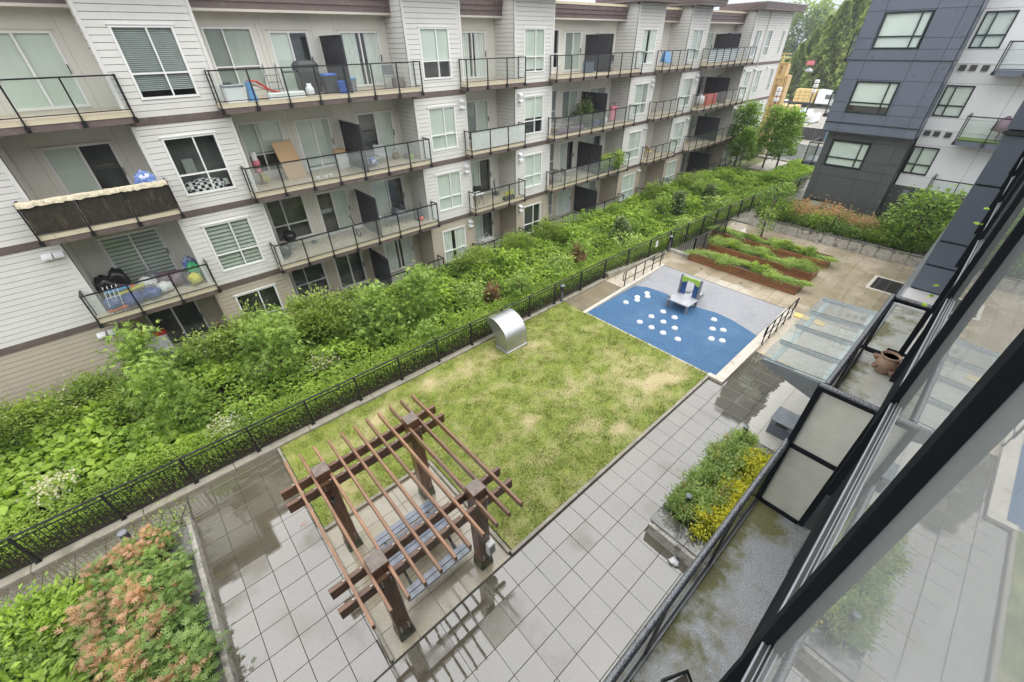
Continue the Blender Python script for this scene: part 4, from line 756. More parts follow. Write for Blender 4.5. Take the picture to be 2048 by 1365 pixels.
MB().box(-1.45, 9.0, -1.49, -1.46, 8.95, 12.1).build('room_wall', M['plaster'], own)
# projecting bay that closes the far terrace
BX = 9.66; TBay = TX(BX)
MB().box(BX + .03, 12, -1.55, .155, 6.2, 14.9).build('wall', M['dgap'], own)
for (a, e_) in ((6.85, 7.29), (7.31, 7.71), (7.73, 8.62), (8.64, 9.32)): fbox(MB(), TBay, -1.5, .182, 0, -.025, a + .006, e_ - .006).build('facade_panel', M['dpanel'], own)
MB().box(BX + .004, 12, .158, .182, 6.2, 14.9).build('facade_panel', M['dpanel'], own); fbox(MB(), TBay, -1.5, .215, .05, -.1, 9.33, 9.38).build('coping', M['dgap'], own)
fbox(MB(), TBay, -1.5, .205, .02, -.025, 9.4, 12.2).build('facade_panel', M['dpanel'], own)
MB().box(9, 29.5, -1.5, .55, -.1, 3.2).build('podium_wall', M['dpanel2'], own); MB().box(-12, 9, -1.5, -.25, -.1, 5.6).build('podium_wall', M['dpanel2'], own)
# near ledge and far terrace, at two levels
led = MB().box(-3, 4.235, -1.0, .235, 5.66, 5.88).build('ledge', M['slab'], own)
MB().box(-3, 4.235, .236, .262, 5.6, 5.9).build('edge_flashing', M['alu'], led)
ter = MB().box(4.24, BX, -1.0, .2, 6.5, 6.8).build('terrace_slab', M['slab2'], own); MB().box(4.24, BX, .201, .225, 6.45, 6.815).build('edge_flashing', M['alu'], ter)
MB().box(8.8, BX - .01, -.9, .195, 6.802, 6.84).build('threshold', M['roof'], ter)
def rail_run(x0, x1, y, zf, zr, par, name='guard_rail'):
    c = MB().tube([(x0, y, zr), ((x0 + x1) / 2, y, zr), (x1, y, zr)], .031, 14); r_ = c.build(name, M['railtube'], par); n_ = max(1, round((x1 - x0) / 1.3))
    for i in range(n_ + 1):
        x = x0 + (x1 - x0) * i / n_; MB().box(x - .02, x + .02, y - .025, y + .0, zf - .12, zr - .02).build('post', M['black'], r_)
        if i < n_: MB().add([(x + .03, y - .012, zf + .05), (x + (x1 - x0) / n_ - .03, y - .012, zf + .05), (x + (x1 - x0) / n_ - .03, y - .012, zr - .06), (x + .03, y - .012, zr - .06)], [(0, 1, 2, 3)]).build('glass_panel', M['railglass'], r_)
    MB().box(x0, x1, y - .02, y - .004, zf + .02, zf + .05).build('bottom_rail', M['black'], r_); return r_
rail_run(-3, 4.22, .275, 5.88, 6.93, led); rail_run(4.27, 6.83, .222, 6.8, 7.74, ter, 'guard_rail')
def screen(x, ya, yb, zs, par, glass):
    """upright frosted privacy screen across the ledge: black frame, one pane per bay"""
    f = MB().box(x - .025, x + .025, yb - .035, yb + .02, zs[0], zs[-1] + .03); f.box(x - .025, x + .025, ya - .02, ya + .04, zs[0], zs[-1] + .03)
    for i, z in enumerate(zs): f.box(x - .024, x + .024, ya + .04, yb - .035, z - .02, z + .03)
    s = f.build('privacy_screen', M['facade'], par)
    for i in range(len(zs) - 1): fquad(MB(), TX(x), ya + .04, yb - .035, 0, zs[i] + .03, zs[i + 1] - .02).build('pane', glass, s)
    MB().tube([(x, ya - .02, zs[-1] + .035), (x, yb + .01, zs[-1] + .035)], .028, 10).build('screen_cap', M['railtube'], s)
screen(4.22, -.235, .262, (5.9, 6.9, 7.72), own, M['frost']); screen(6.84, -.18, .222, (6.9, 7.7), own, M['railglass'])
ofb(6.80, 6.84, .09, -.6, 7.0, 7.03, 'rail_bracket', M['facade'])
for i in range(4): MB().box(3.74 + .05 * i, 3.765 + .05 * i, -.40 - .02 * (i % 2), -.31 - .015 * i, 5.9, 7.2).build('door_jamb', M['alu'] if i % 2 == 0 else M['iron'], own)
MB().box(3.55, 3.93, -.40, -.33, 5.885, 5.94).build('door_track', M['iron'], own)
MB().box(6.95, 8.9, -.285, -.26, 6.81, 6.86).build('door_track', M['vinyl'], own); MB().box(6.9, 9.6, -.62, -.3, 6.81, 8.8).build('wall', M['facade'], own)
t = thing('patio_chair', 'top of a beige sling patio chair with black frame at the bottom edge', 'chair', (1.6, -.1, 5.88))
MB().add([(1.50, .02, 6.34), (1.76, -.06, 6.34), (1.72, -.24, 6.07), (1.46, -.16, 6.07)], [(0, 1, 2, 3)]).build('backrest', M['chairgrey'], t); MB().tube([(1.45, -.17, 6.05), (1.49, .02, 6.34), (1.56, .04, 6.37), (1.77, -.06, 6.36), (1.74, -.27, 6.07)], .014, 8).build('frame', M['black'], t)
for x in (1.5, 1.72): MB().tube([(x, -.18, 6.07), (x - .05, -.3, 5.885)], .012, 6).build('leg', M['black'], t)
# terracotta strawberry pot
PX, PY, PZ, PK = 6.58, -.1, 6.8, .76
t = thing('strawberry_pot', 'terracotta strawberry pot with side pockets standing on the mossy terrace', 'plant pot', (PX, PY, PZ))
MB().lathe([(r_ * PK, z_ * PK) for r_, z_ in [(.0, 0), (.095, 0), (.11, .02), (.155, .12), (.165, .19), (.15, .27), (.125, .31), (.135, .335), (.15, .345), (.15, .365), (.13, .365), (.118, .33), (.0, .325)]], (PX, PY, PZ), 28).build('body', M['terracotta'], t)
for i, (a, z) in enumerate(((2.3, .13), (3.9, .11), (5.3, .14), (.9, .15), (1.6, .25), (4.5, .24))):
    cx, cy = PX + .155 * PK * math.cos(a), PY + .155 * PK * math.sin(a); MB().lathe([(r_ * PK, z_ * PK) for r_, z_ in [(.012, -.05), (.034, -.02), (.046, .015), (.05, .035), (.038, .035), (.025, .005), (0, 0)]], (cx + .02 * math.cos(a), cy + .02 * math.sin(a), PZ + z * PK), 12).build('pocket', M['terracotta'], t)
MB().lathe([(.0, .33 * PK), (.117 * PK, .33 * PK)], (PX, PY, PZ), 20).build('soil', M['tsoil'], t)
# entrance canopy
can = thing('glass_canopy', 'sloped glass entrance canopy of four wet panes on pale steel beams', 'canopy', (14, .6, 0))
def cz(y): return 3.13 - .06 * (y - .7)
for i in range(5):
    x = 11.5 + (16.5 - 11.5) * i / 4
    MB().beam((x, .56, cz(.56) - .09), (x, 2.2, cz(2.2) - .03), .07, .09).build('beam', M['steelblue'], can)
    MB().beam((x - .05, .6, cz(.6) + .02), (x - .05, 2.24, cz(2.24) + .02), .02, .03).build('glazing_cap', M['steelblue'], can); MB().beam((x + .05, .6, cz(.6) + .02), (x + .05, 2.24, cz(2.24) + .02), .02, .03).build('glazing_cap', M['steelblue'], can)
    if i < 4:
        q = [(x + u, v_, cz(v_) + dz + (.075 if u < .6 else .0)) for dz in (0, .014) for u, v_ in ((.0, .58), (1.3, .58), (1.3, 2.27), (.0, 2.27))]
        MB().hexa(q).build('pane', M['canopyglass'], can)
for y in (.72, 2.02): MB().beam((11.5, y, cz(y) - .1), (16.5, y, cz(y) - .1), .13, .06).build('crossbeam', M['palebeam'], can)
MB().add([(11.44, .56, 3.1), (11.44, 2.24, 3.02), (11.44, 2.24, 2.93), (11.44, .56, 2.45), (11.47, .56, 3.1), (11.47, 2.24, 3.02), (11.47, 2.24, 2.93), (11.47, .56, 2.45)], [(0, 1, 2, 3), (7, 6, 5, 4), (0, 4, 5, 1), (3, 2, 6, 7), (1, 5, 6, 2)]).build('end_plate', M['greym'], can)
MB().prism([(11.48, .56), (11.5, .56), (11.5, 2.2), (11.46, 2.2)], 2.88, 3.0).build('fascia', M['steelblue'], can)
# houseplant leaves that poke past the mullions
for i, (x, z) in enumerate(((5.3, 9.3), (5.2, 9.2), (6.1, 9.75), (4.75, 8.78), (4.7, 8.7), (4.65, 8.62), (7.4, 10.02))):
    C = np.array([[x, -.085, z]] * 2); me = leaf_mesh('leaf', C, .055, L['house'], 'leaf', .3, np.array([.3, .9]), np.array([[-.4, .8, .2], [.2, .9, .1]]), .5)
    tag(link(me, 'houseplant_leaf'), 'lime green houseplant leaf, ' + ORD[(4, 3, 5, 2, 1, 0, 6)[i]] + ' from the nearest along the black mullions', 'leaf', 'houseplant leaves along the glass front')
# ------------------------------------------------------------------ fence
fen = thing('picket_fence', 'long black metal picket fence between the courtyard and the planting strip', 'fence', (5, 11.75, 0))
FP = [(-9, 11.84, 0), (3, 11.8, 0), (13, 11.72, 0), (16.9, 11.74, .02), (22.25, 11.2, .3), (26.1, 11.15, .3), (34, 10.75, .3), (42, 10.35, .1)]
pick = []
for a, e_ in zip(FP[:-1], FP[1:]):
    a = Vector(a); e_ = Vector(e_); Ln = (e_ - a).length; n_ = max(1, round(Ln / 1.75)); d = (e_ - a) / n_
    for i in range(n_):
        p = a + d * i; q = p + d
        MB().box(p.x - .03, p.x + .03, p.y - .03, p.y + .03, p.z - .05, p.z + 1.19).build('post', M['black'], fen); MB().box(p.x - .06, p.x + .06, p.y - .06, p.y + .06, p.z + .1, p.z + .14).build('base_plate', M['black'], fen)
        MB().tube([p + Vector((0, 0, 1.19)), q + Vector((0, 0, 1.19))], .028, 8).build('top_rail', M['black'], fen)
        for z in (.2, 1.05): MB().beam(p + Vector((0, 0, z)), q + Vector((0, 0, z)), .025, .03).build('rail', M['black'], fen)
        np_ = round(d.length / .118)
        for j in range(1, np_): pick.append(p + d * j / np_)
pick.sort(key=lambda v: (v - Vector((0, 0, 10.5))).length); pm = MB().box(-.008, .008, -.008, .008, .2, 1.05).mesh('picket', M['black']); ps = MB()
for i, p in enumerate(pick):
    if i < 300: o = link(pm, 'picket', fen); o.location = p + base_shift(fen)
    else: ps.box(p.x - .008, p.x + .008, p.y - .008, p.y + .008, p.z + .2, p.z + 1.05)
ps.build('pickets', M['black'], fen, 'stuff')
MB().box(20.9, 21.1, 11.28, 11.3, .85, 1.2).build('notice', M['white'], fen)
# stair well with its own guard
st = thing('stair_guard', 'black metal picket guard round the stairs going down beside the planter beds', 'railing', (24, 10.4, .3))
for (p, q) in (((22.3, 11.05), (22.3, 9.7)), ((22.3, 9.7), (26, 9.69)), ((26, 9.69), (26, 11.1))):
    a = Vector((*p, .3)); e_ = Vector((*q, .3)); n_ = max(1, round((e_ - a).length / 1.3)); d = (e_ - a) / n_
    for i in range(n_ + 1):
        k = a + d * i; MB().box(k.x - .028, k.x + .028, k.y - .028, k.y + .028, .25, 1.45).build('post', M['black'], st)
    MB().tube([a + Vector((0, 0, 1.16)), e_ + Vector((0, 0, 1.16))], .026, 8).build('top_rail', M['black'], st); MB().beam(a + Vector((0, 0, .15)), e_ + Vector((0, 0, .15)), .025, .03).build('rail', M['black'], st)
    m_ = round((e_ - a).length / .12)
    for j in range(1, m_):
        k = a + (e_ - a) * j / m_; MB().box(k.x - .008, k.x + .008, k.y - .008, k.y + .008, .44, 1.44).build('picket', M['black'], st)
stair = thing('stairs', 'dark wet concrete stairs leading down between the fence and the planter beds', 'stairs', (24, 10.4, -1))
for i in range(9): MB().box(22.4 + i * .38, 22.4 + (i + 1) * .38, 9.8, 11.02, -1.6, .302 + .012 - .15 * i * .12).build('step', M['coping'] if i % 2 else M['planter_x'], stair)
struct(MB().cbox(22.12, 22.36, 9.6, 11.1, .2, .48, .02), 'stair_kerb', M['stone'])
# ------------------------------------------------------------------ hand rails
def handrail(name, label, pts, zs, lo=.45):
    t = thing(name, label, 'handrail', (*pts[0], zs[0])); P_ = [Vector((*p, z)) for p, z in zip(pts, zs)]
    for p in P_:
        MB().box(p.x - .02, p.x + .02, p.y - .02, p.y + .02, p.z, p.z + .92).build('post', M['black'], t); MB().box(p.x - .06, p.x + .06, p.y - .05, p.y + .05, p.z, p.z + .012).build('foot_plate', M['black'], t)
    e0 = P_[0] - (P_[1] - P_[0]) * .22; e1 = P_[-1] + (P_[-1] - P_[-2]) * .22; up = Vector((0, 0, .92)); lo_ = Vector((0, 0, lo))
    MB().tube([e0 + lo_, e0 + up] + [p + up for p in P_] + [e1 + up, e1 + lo_], .022, 8).build('top_rail', M['black'], t)
    MB().tube([e0 + lo_] + [p + lo_ for p in P_] + [e1 + lo_], .018, 8).build('lower_rail', M['black'], t)
handrail('handrail', 'black tube handrail on the ramp between the fence and the play area', [(16.95, 10.46), (17.75, 10.42), (18.5, 10.38), (19.25, 10.34), (19.95, 10.3)], [.05, .1, .15, .21, .27])
handrail('handrail', 'black tube handrail on the ramp beside the glass canopy', [(16.8, 3.5), (17.45, 3.49), (18.1, 3.47), (18.85, 3.46), (19.6, 3.45)], [.2, .23, .26, .3, .33])
# ------------------------------------------------------------------ bollard lights
def bollard(loc, label):
    t = lthing('bollard_light', label, 'bollard light', loc, 0, 'bollard lights round the courtyard')
    MB().lathe([(.10, 0), (.10, .02), (.075, .02), (.075, .74), (.0, .74)], n=16).build('post', M['black'], t); c = MB()
    for i in range(4): c.lathe([(.03, .75 + .045 * i), (.095, .75 + .045 * i), (.1, .765 + .045 * i), (.03, .78 + .045 * i)], n=16)
    c.build('louvre', M['black'], t); MB().lathe([(.105, .93), (.11, .94), (.11, .985), (.09, 1.0), (0, 1.005)], n=16).build('cap', M['greym'], t); return t
bl = bollard((13.46, 11.66, 0), 'black bollard light at the corner of lawn and fence')
dup(bl, (22.05, 11.05, .3), 0, 'black bollard light by the notice at the stair kerb'); dup(bl, (7.45, 1.72, .3), 0, 'black bollard light at the near corner of the planter with yellow shrubs', .72)
dup(bl, (10.75, 1.75, .42), 0, 'black bollard light half hidden at the far end of the planter with yellow shrubs', .72); dup(bl, (-3.62, 10.42, .1), 0, 'black bollard light beside the coral tipped shrubs', .9)
# ------------------------------------------------------------------ galvanised vent hood on the lawn
t = thing('exhaust_hood', 'curved galvanised steel exhaust hood standing on the lawn by the fence', 'vent hood', (9.27, 10.7, .03))
prof = [(10.33, .03)] + [(10.33 + .92 * (1 - math.cos(a)), .55 + .80 * math.sin(a)) for a in [math.radians(10 * i) for i in range(10)]] + [(11.45, 1.31), (11.62, 1.13)]
v0 = [(8.74, y, z) for y, z in prof]; v1 = [(9.82, y, z) for y, z in prof]; n_ = len(prof)
c = MB().add(v0 + v1, [(i, i + 1, n_ + i + 1, n_ + i) for i in range(n_ - 1)], True); c.build('curved_cover', M['galv'], t)
side = prof + [(11.64, 1.08), (11.05, .5), (11.05, .03)]
for x in (8.74, 9.82): MB().add([(x, y, z) for y, z in side], [tuple(range(len(side)))]).build('side_panel', M['galv'], t)
MB().box(8.75, 9.81, 11.04, 11.06, .03, .5).build('back_panel', M['galv'], t); MB().add([(8.75, 11.05, .5), (9.81, 11.05, .5), (9.81, 11.63, 1.1), (8.75, 11.63, 1.1)], [(0, 1, 2, 3)]).build('mesh_screen', M['iron'], t)
MB().box(8.70, 9.86, 10.29, 11.09, 0, .075).build('base_flange', M['galv'], t)
for x in (8.736, 9.824): MB().tube([(x, y, z) for y, z in prof], .012, 5).build('seam', M['galv'], t)
# ------------------------------------------------------------------ pergola
per = thing('pergola', 'dark stained timber pergola with eleven rafters over a picnic table', 'pergola', (1.6, 5.7, 0))
for (x0, y0) in ((.38, 4.24), (2.6, 4.24), (.38, 6.86), (2.6, 6.86)):
    p = MB().cbox(x0, x0 + .31, y0, y0 + .3, .12, 3.05, .015).build('post', M['wood_z'], per); MB().cbox(x0 - .012, x0 + .322, y0 - .012, y0 + .312, 2.78, 3.09, .02).build('post_cap', M['wood_z'], p); MB().add([(x0, y0, 3.093), (x0 + .31, y0, 3.093), (x0 + .31, y0 + .3, 3.093), (x0, y0 + .3, 3.093)], [(0, 1, 2, 3)]).build('end_grain', M['endgrain'], p)
    c = MB().cbox(x0 - .03, x0 + .34, y0 - .03, y0 + .33, 0, .14, .02)
    MB().box(x0 - .012, x0 + .322, y0 - .012, y0 + .312, .14, .33).build('steel_shoe', M['shoe'], p); c.build('footing', M['shoe'], p)
    bo = MB()
    for bx in (.07, .24):
        for bz in (.42, .52, .62): bo.tube([(x0 + bx, y0 - .012, bz), (x0 + bx, y0 - .03, bz)], .016, 8)
        for bz in (2.66, 2.76): bo.tube([(x0 + bx, y0 - .1, bz), (x0 + bx, y0 - .115, bz)], .016, 8)
    bo.build('bolts', M['galv'], p)
for y in (4.14, 4.545, 6.76, 7.165): MB().cbox(-.31, 3.55, y, y + .095, 2.6, 2.84, .008).build('beam', M['wood_x'], per)
for i in range(11):
    x = .0 + .324 * i; r_ = MB(); y0, y1 = 3.54, 7.84; b_ = .006
    r_.add([(x + dx, y0, z) for dx, z in ((0, 2.83), (.055, 2.83), (.055, 2.972), (.055 - b_, 2.978), (b_, 2.978), (0, 2.972))] + [(x + dx, y1, z) for dx, z in ((0, 2.83), (.055, 2.83), (.055, 2.972), (.055 - b_, 2.978), (b_, 2.978), (0, 2.972))], [(0, 1, 2, 3, 4, 5), (11, 10, 9, 8, 7, 6)] + [(k, 6 + k, 6 + (k + 1) % 6, (k + 1) % 6) for k in range(6)])
    r_.build('rafter', M['wood_y'], per)
    br = MB()
    for y in (4.14, 4.545, 6.76, 7.165): br.box(x - .06, x - .003, y + .03, y + .06, 2.842, 2.86)
    br.build('rafter_bracket', M['kerbw'], per, 'stuff')
MB().lathe([(.05, 0), (.045, -.16), (0, -.17)], (.5, 6.74, 2.36), 10).build('spot_lamp', M['black'], per)
t = thing('electrical_box', 'pale grey electrical outlet box fixed to the near right pergola post', 'electrical box', (2.83, 4.12, .9)); MB().cbox(2.74, 2.94, 4.08, 4.235, .72, 1.1, .015).build('cover', M['white'], t); MB().cbox(2.78, 2.9, 4.066, 4.08, .8, 1.02, .01).build('lid', M['alu'], t); MB().tube([(2.84, 4.2, .72), (2.84, 4.22, .3)], .012, 6).build('conduit', M['galv'], t)
# picnic table
tb = thing('picnic_table', 'wet blue grey slatted picnic table under the pergola with a bench on each long side', 'table', (1.7, 5.6, 0))
for i in range(5): MB().cbox(.85, 2.6, 5.24 + .148 * i, 5.24 + .148 * i + .138, .71, .75, .008).build('slat', M['table'], tb)
for y in (4.62, 6.22):
    for i in range(2): MB().cbox(.85, 2.6, y + .148 * i, y + .148 * i + .138, .42, .458, .008).build('bench_slat', M['table'], tb)
for x in (1.1, 2.35):
    for s in (-1, 1): MB().beam((x, 5.6 + s * .72, 0), (x, 5.6 + s * .25, .7), .05, .06).build('leg', M['iron'], tb)
    MB().beam((x, 4.68, .395), (x, 6.46, .395), .05, .05).build('crossbar', M['iron'], tb); MB().beam((x, 5.25, .69), (x, 5.96, .69), .05, .04).build('table_brace', M['iron'], tb)
# pink splash and litter
tag(link(leaf_mesh('petals', np.stack([R.normal(size=70) * .06 - .26, R.normal(size=70) * .075 + 8.44, .004 + .01 * R.rand(70)], 1), .03, LEAF('pink_petal', (.6, .3, .32), (.8, .6, .6)), 'leaf', .9), 'petals', None, 'stuff'), 'small pink scatter of petals on the grey pavers left of the pergola', 'petals')
tag(MB().blob((6.24, 1.2, .05), .1, .12, .07, 5, 8, .35).build('crumpled_bag', M['white'], None), 'crumpled white bag lying at the foot of the stone planter', 'litter')
# ------------------------------------------------------------------ play area
dome = MB().lathe([(.145, 0), (.14, .03), (.112, .07), (.06, .093), (0, .1)], n=20).mesh('stepping_dome', M['dome'])
dcap = MB().lathe([(.045, .096), (.04, .104), (0, .106)], n=10).mesh('bolt_cap', M['dome'])
DM = [(15.78, 9.50, 'left group'), (16.63, 9.42, 'left group'), (16.37, 9.25, 'left group'), (17.33, 9.31, 'left group'), (17.06, 9.10, 'left group')] + [(x, y, 'middle group') for x, y in ((16.35, 7.78), (15.58, 7.92), (14.79, 8.02), (15.58, 7.29), (16.29, 7.14), (14.79, 7.40), (15.51, 6.67), (14.80, 6.82), (14.84, 6.13))] + [(x, y, 'right group') for x, y in ((17.45, 5.82), (16.67, 5.50), (16.92, 5.13), (15.92, 5.17), (16.12, 4.78))]
MID = ('at the corner of the chequered middle group nearest the slide', 'on the slide side edge of the chequered middle group', 'at the fence side corner of the chequered middle group', 'at the very centre of the chequered middle group', 'on the canopy side edge of the middle group nearest the slide', 'on the lawn side edge of the chequered middle group', 'on the canopy side edge of the chequered middle group', 'at the lawn side corner of the chequered middle group', 'standing apart below the chequered middle group')
LFT = ('nearest the lawn in the small group by the upper ramp', 'second from the lawn in the small group by the upper ramp', 'in the middle pair of the small group by the upper ramp', 'farthest from the lawn in the small group by the ramp', 'in the far pair of the small group by the upper ramp')
RGT = ('nearest the grey mound in the loose group by the canopy', 'second from the grey mound in the loose group by the canopy', 'at the right of the loose group by the canopy', 'at the lower left of the loose group by the canopy', 'closest to the kerb in the loose group by the canopy')
for di, (x, y, g_) in enumerate(DM):
    lab = 'white stepping dome ' + (LFT[di] if di < 5 else MID[di - 5] if di < 14 else RGT[di - 14])
    o = lthing('stepping_dome', lab, 'stepping dome', (x, y, .012), 0, 'white stepping domes, ' + g_); link(dome, 'dome', o); link(dcap, 'bolt_cap', o)
pl = thing('toddler_slide', 'small grey and blue play platform with a lime arch and a short slide', 'play structure', (17.4, 7.4, 0))
c = MB().cbox(16.88, 17.82, 6.9, 8.0, .42, .47, .01); pf = c.build('platform', M['deckplate'], pl)
h = MB()
for x, y in ((17.0, 7.05), (17.0, 7.85), (17.65, 7.05), (17.65, 7.85), (17.3, 7.45)): h.lathe([(.025, .471), (.02, .475), (0, .475)], (x, y, 0), 8)
h.build('bolts', M['iron'], pf)
for x, y, z in ((16.95, 6.97, .43), (16.95, 7.93, .62), (17.82, 6.97, 1.45), (17.82, 7.93, 1.45)): MB().cbox(x - .05, x + .05, y - .05, y + .05, 0, z, .012).build('post', M['greym'], pl)
for y0, y1 in ((7.03, 7.27), (7.63, 7.87)): MB().cbox(17.80, 17.84, y0, y1, .49, 1.22, .01).build('side_panel', M['navy'], pl)
arch = [(7.0, 1.38), (7.02, 1.12), (7.12, 1.1), (7.22, 1.18), (7.35, 1.24), (7.55, 1.24), (7.68, 1.17), (7.8, 1.1), (7.88, 1.12), (7.9, 1.38), (7.7, 1.42), (7.45, 1.4), (7.2, 1.43)]
MB().extr(arch, 0, 17.76, 17.80).build('arch_panel', M['lime'], pl)
sl = [(17.84, .46), (18.1, .40), (18.5, .20), (18.8, .17), (19.02, .19)]
c = MB(); c.add([(x, 7.2, z) for x, z in sl] + [(x, 7.7, z) for x, z in sl] + [(x, 7.2, z - .03) for x, z in sl] + [(x, 7.7, z - .03) for x, z in sl], [(i, i + 1, 6 + i, 5 + i) for i in range(4)] + [(10 + i, 15 + i, 16 + i, 11 + i) for i in range(4)]); c.build('slide_bed', M['deckplate'], pl)
for y in (7.17, 7.7): MB().add([(x, y, z - .05) for x, z in sl] + [(x, y, z + .17 - .03 * i) for i, (x, z) in enumerate(sl)] + [(x, y + .03, z - .05) for x, z in sl] + [(x, y + .03, z + .17 - .03 * i) for i, (x, z) in enumerate(sl)], [(i, i + 1, 6 + i, 5 + i) for i in range(4)] + [(10 + i, 11 + i, 16 + i, 15 + i) for i in range(4)] + [(5 + i, 6 + i, 16 + i, 15 + i) for i in range(4)]).build('slide_side', M['greym'], pl)
# ------------------------------------------------------------------ timber beds, drain, utility cabinet, planters
beds = []
vegm = [shrub_mesh('foliage', L['veg'], 2600, .075, .32, .45, .2, 16, 'leaf', .5, .3), shrub_mesh('foliage', L['veg'], 2600, .06, .35, .5, .26, 18, 'spray', .45, .3), shrub_mesh('foliage', L['fine'], 2200, .06, .3, .4, .28, 12, 'leaf', .4, .3)]
for bi, (x0, x1, y0, y1, lab) in enumerate(((21.9, 22.95, 4.1, 9.65, 'long cedar planter bed of vegetables nearest the play area'), (23.9, 25.0, 4.1, 9.6, 'long cedar planter bed of vegetables in the middle of three'), (25.95, 27.05, 4.1, 10.4, 'long cedar planter bed of vegetables nearest the stone wall'))):
    t = thing('planter_bed', lab, 'planter', ((x0 + x1) / 2, (y0 + y1) / 2, TZ), 'timber planter beds on the terrace')
    nb = 2
    for k in range(3):
        z = TZ + .155 * k
        for j in range(nb):
            ya, yb = y0 + (y1 - y0) * j / nb + .003, y0 + (y1 - y0) * (j + 1) / nb - .003
            for x in (x0, x1 - .05): MB().cbox(x, x + .05, ya, yb, z + .003, z + .152, .006).build('plank', M['planter'], t)
        for y in (y0 - .045, y1): MB().cbox(x0, x1, y, y + .045, z + .003, z + .152, .006).build('plank', M['planter_x'], t)
    MB().box(x0 + .05, x1 - .05, y0, y1, TZ, TZ + .41).build('soil', M['soil'], t)
    for j in range(10):
        y = y0 + .25 + (y1 - y0 - .5) * j / 9 + rnd.uniform(-.1, .1); k = rnd.choice([0, 0, 1, 2])
        plant('vegetable_plant', ('pale leafy vegetable, ', 'feathery vegetable, ', 'dark green herb, ')[k] + ORD[j] + ' from the canopy end of the ' + ('front', 'middle', 'rear')[bi] + ' cedar bed', 'plant', vegm[k], ((x0 + x1) / 2 + rnd.uniform(-.15, .15), y, TZ + .36), rnd.uniform(0, 6), (rnd.uniform(.65, 1.0), rnd.uniform(.8, 1.25), rnd.uniform(.45, .95)), 'vegetables in the timber beds')
t = thing('drain_grate', 'black iron drain grate in a pale concrete surround on the terrace', 'drain grate', (26, 1.4, TZ))
for (a, e_, c_, d_) in ((25.3, 25.45, .62, 2.0), (27.1, 27.25, .62, 2.0), (25.45, 27.1, 1.86, 2.0)): MB().cbox(a, e_, c_, d_, TZ - .05, TZ + .02, .006).build('surround', M['kerbw'], t)
MB().box(25.45, 27.1, .62, 1.86, TZ - .05, TZ - .012).build('pit', M['dgap'], t)
for i in range(22): MB().box(25.47 + .075 * i, 25.5 + .075 * i, .63, 1.85, TZ - .01, TZ + .012).build('bar', M['iron'], t)
for i in range(3): MB().box(25.46, 27.09, .8 + .42 * i, .88 + .42 * i, TZ - .008, TZ + .008).build('cross_bar', M['iron'], t)
for (x, y, z) in ((14.05, 2.25, .003), (21.3, 6.4, TZ + .003), (21.4, 8.6, TZ + .003)): tag(MB().lathe([(.075, 0), (.07, .004), (0, .004)], (x, y, z), 14).build('floor_drain', M['iron'], None), 'small round floor drain in the ' + ('dark wet pavers near the canopy' if x < 20 else 'terrace pavers' + (' nearer the canopy' if y < 7 else ' nearer the fence')), 'drain')
t = thing('utility_cabinet', 'low grey utility cabinet with a slot in its front behind the golden shrubs', 'cabinet', (12.6, 1.1, 0))
MB().cbox(12.28, 13.0, .8, 1.46, 0, .6, .015).build('body', M['greym'], t); MB().cbox(12.24, 13.03, .77, 1.49, .6, .645, .012).build('top', M['alu'], t); MB().box(12.262, 12.282, .95, 1.3, .44, .55).build('slot', M['dgap'], t); MB().box(12.266, 12.279, .84, 1.42, .05, .4).build('door', M['dpanel'], t)
def stone_wall(par, p, q, h, th, n_, mat, zt=.06):
    p = Vector((*p, 0)); q = Vector((*q, 0)); d = (q - p) / n_
    for i in range(n_):
        a = p + d * i; e_ = a + d * .985
        MB().beam((a.x, a.y, h / 2 - .02), (e_.x, e_.y, h / 2 - .02), th + rnd.uniform(0, .012), h).build('stone', mat, par)
pn = thing('stone_planter', 'low stone planter with dark wet coping holding feathery green and golden shrubs', 'planter', (8.8, 1.2, 0))
stone_wall(pn, (6.46, 2.12), (6.46, .3), .42, .1, 4, M['stone']); stone_wall(pn, (6.5, 2.07), (11.15, 2.07), .42, .1, 8, M['stone']); stone_wall(pn, (11.12, 2.1), (11.12, .3), .42, .1, 4, M['stone'])
for (a, e_, c_, d_) in ((6.52, 7.0, .3, 1.2), (6.52, 7.0, 1.206, 2.16), (7.006, 8.3, 1.85, 2.16), (8.306, 9.7, 1.85, 2.16), (9.706, 11.16, 1.85, 2.16), (10.85, 11.16, .3, 1.84)): MB().cbox(a, e_, c_, d_, .405, .45, .008).build('coping_stone', M['coping'], pn)
MB().box(6.99, 10.86, .25, 1.86, .1, .42).build('soil', M['soil'], pn)
pc = thing('corner_planter', 'raised stone planter with rough pale edge holding coral tipped shrubs in the corner', 'planter', (-4, 8, 0))
stone_wall(pc, (-2.52, 10.5), (-2.52, 3.4), .36, .12, 12, M['stone']); stone_wall(pc, (-9, 10.48), (-2.5, 10.48), .2, .1, 10, M['concrete'])
for i in range(7): MB().cbox(-2.98, -2.56, 3.4 + i * .99, 3.4 + (i + 1) * .99 - .008, .36, .40, .008).build('coping_stone', M['coping'], pc)
MB().box(-12, -2.97, 3, 10.44, .1, .34).build('soil', M['mulch'], pc)
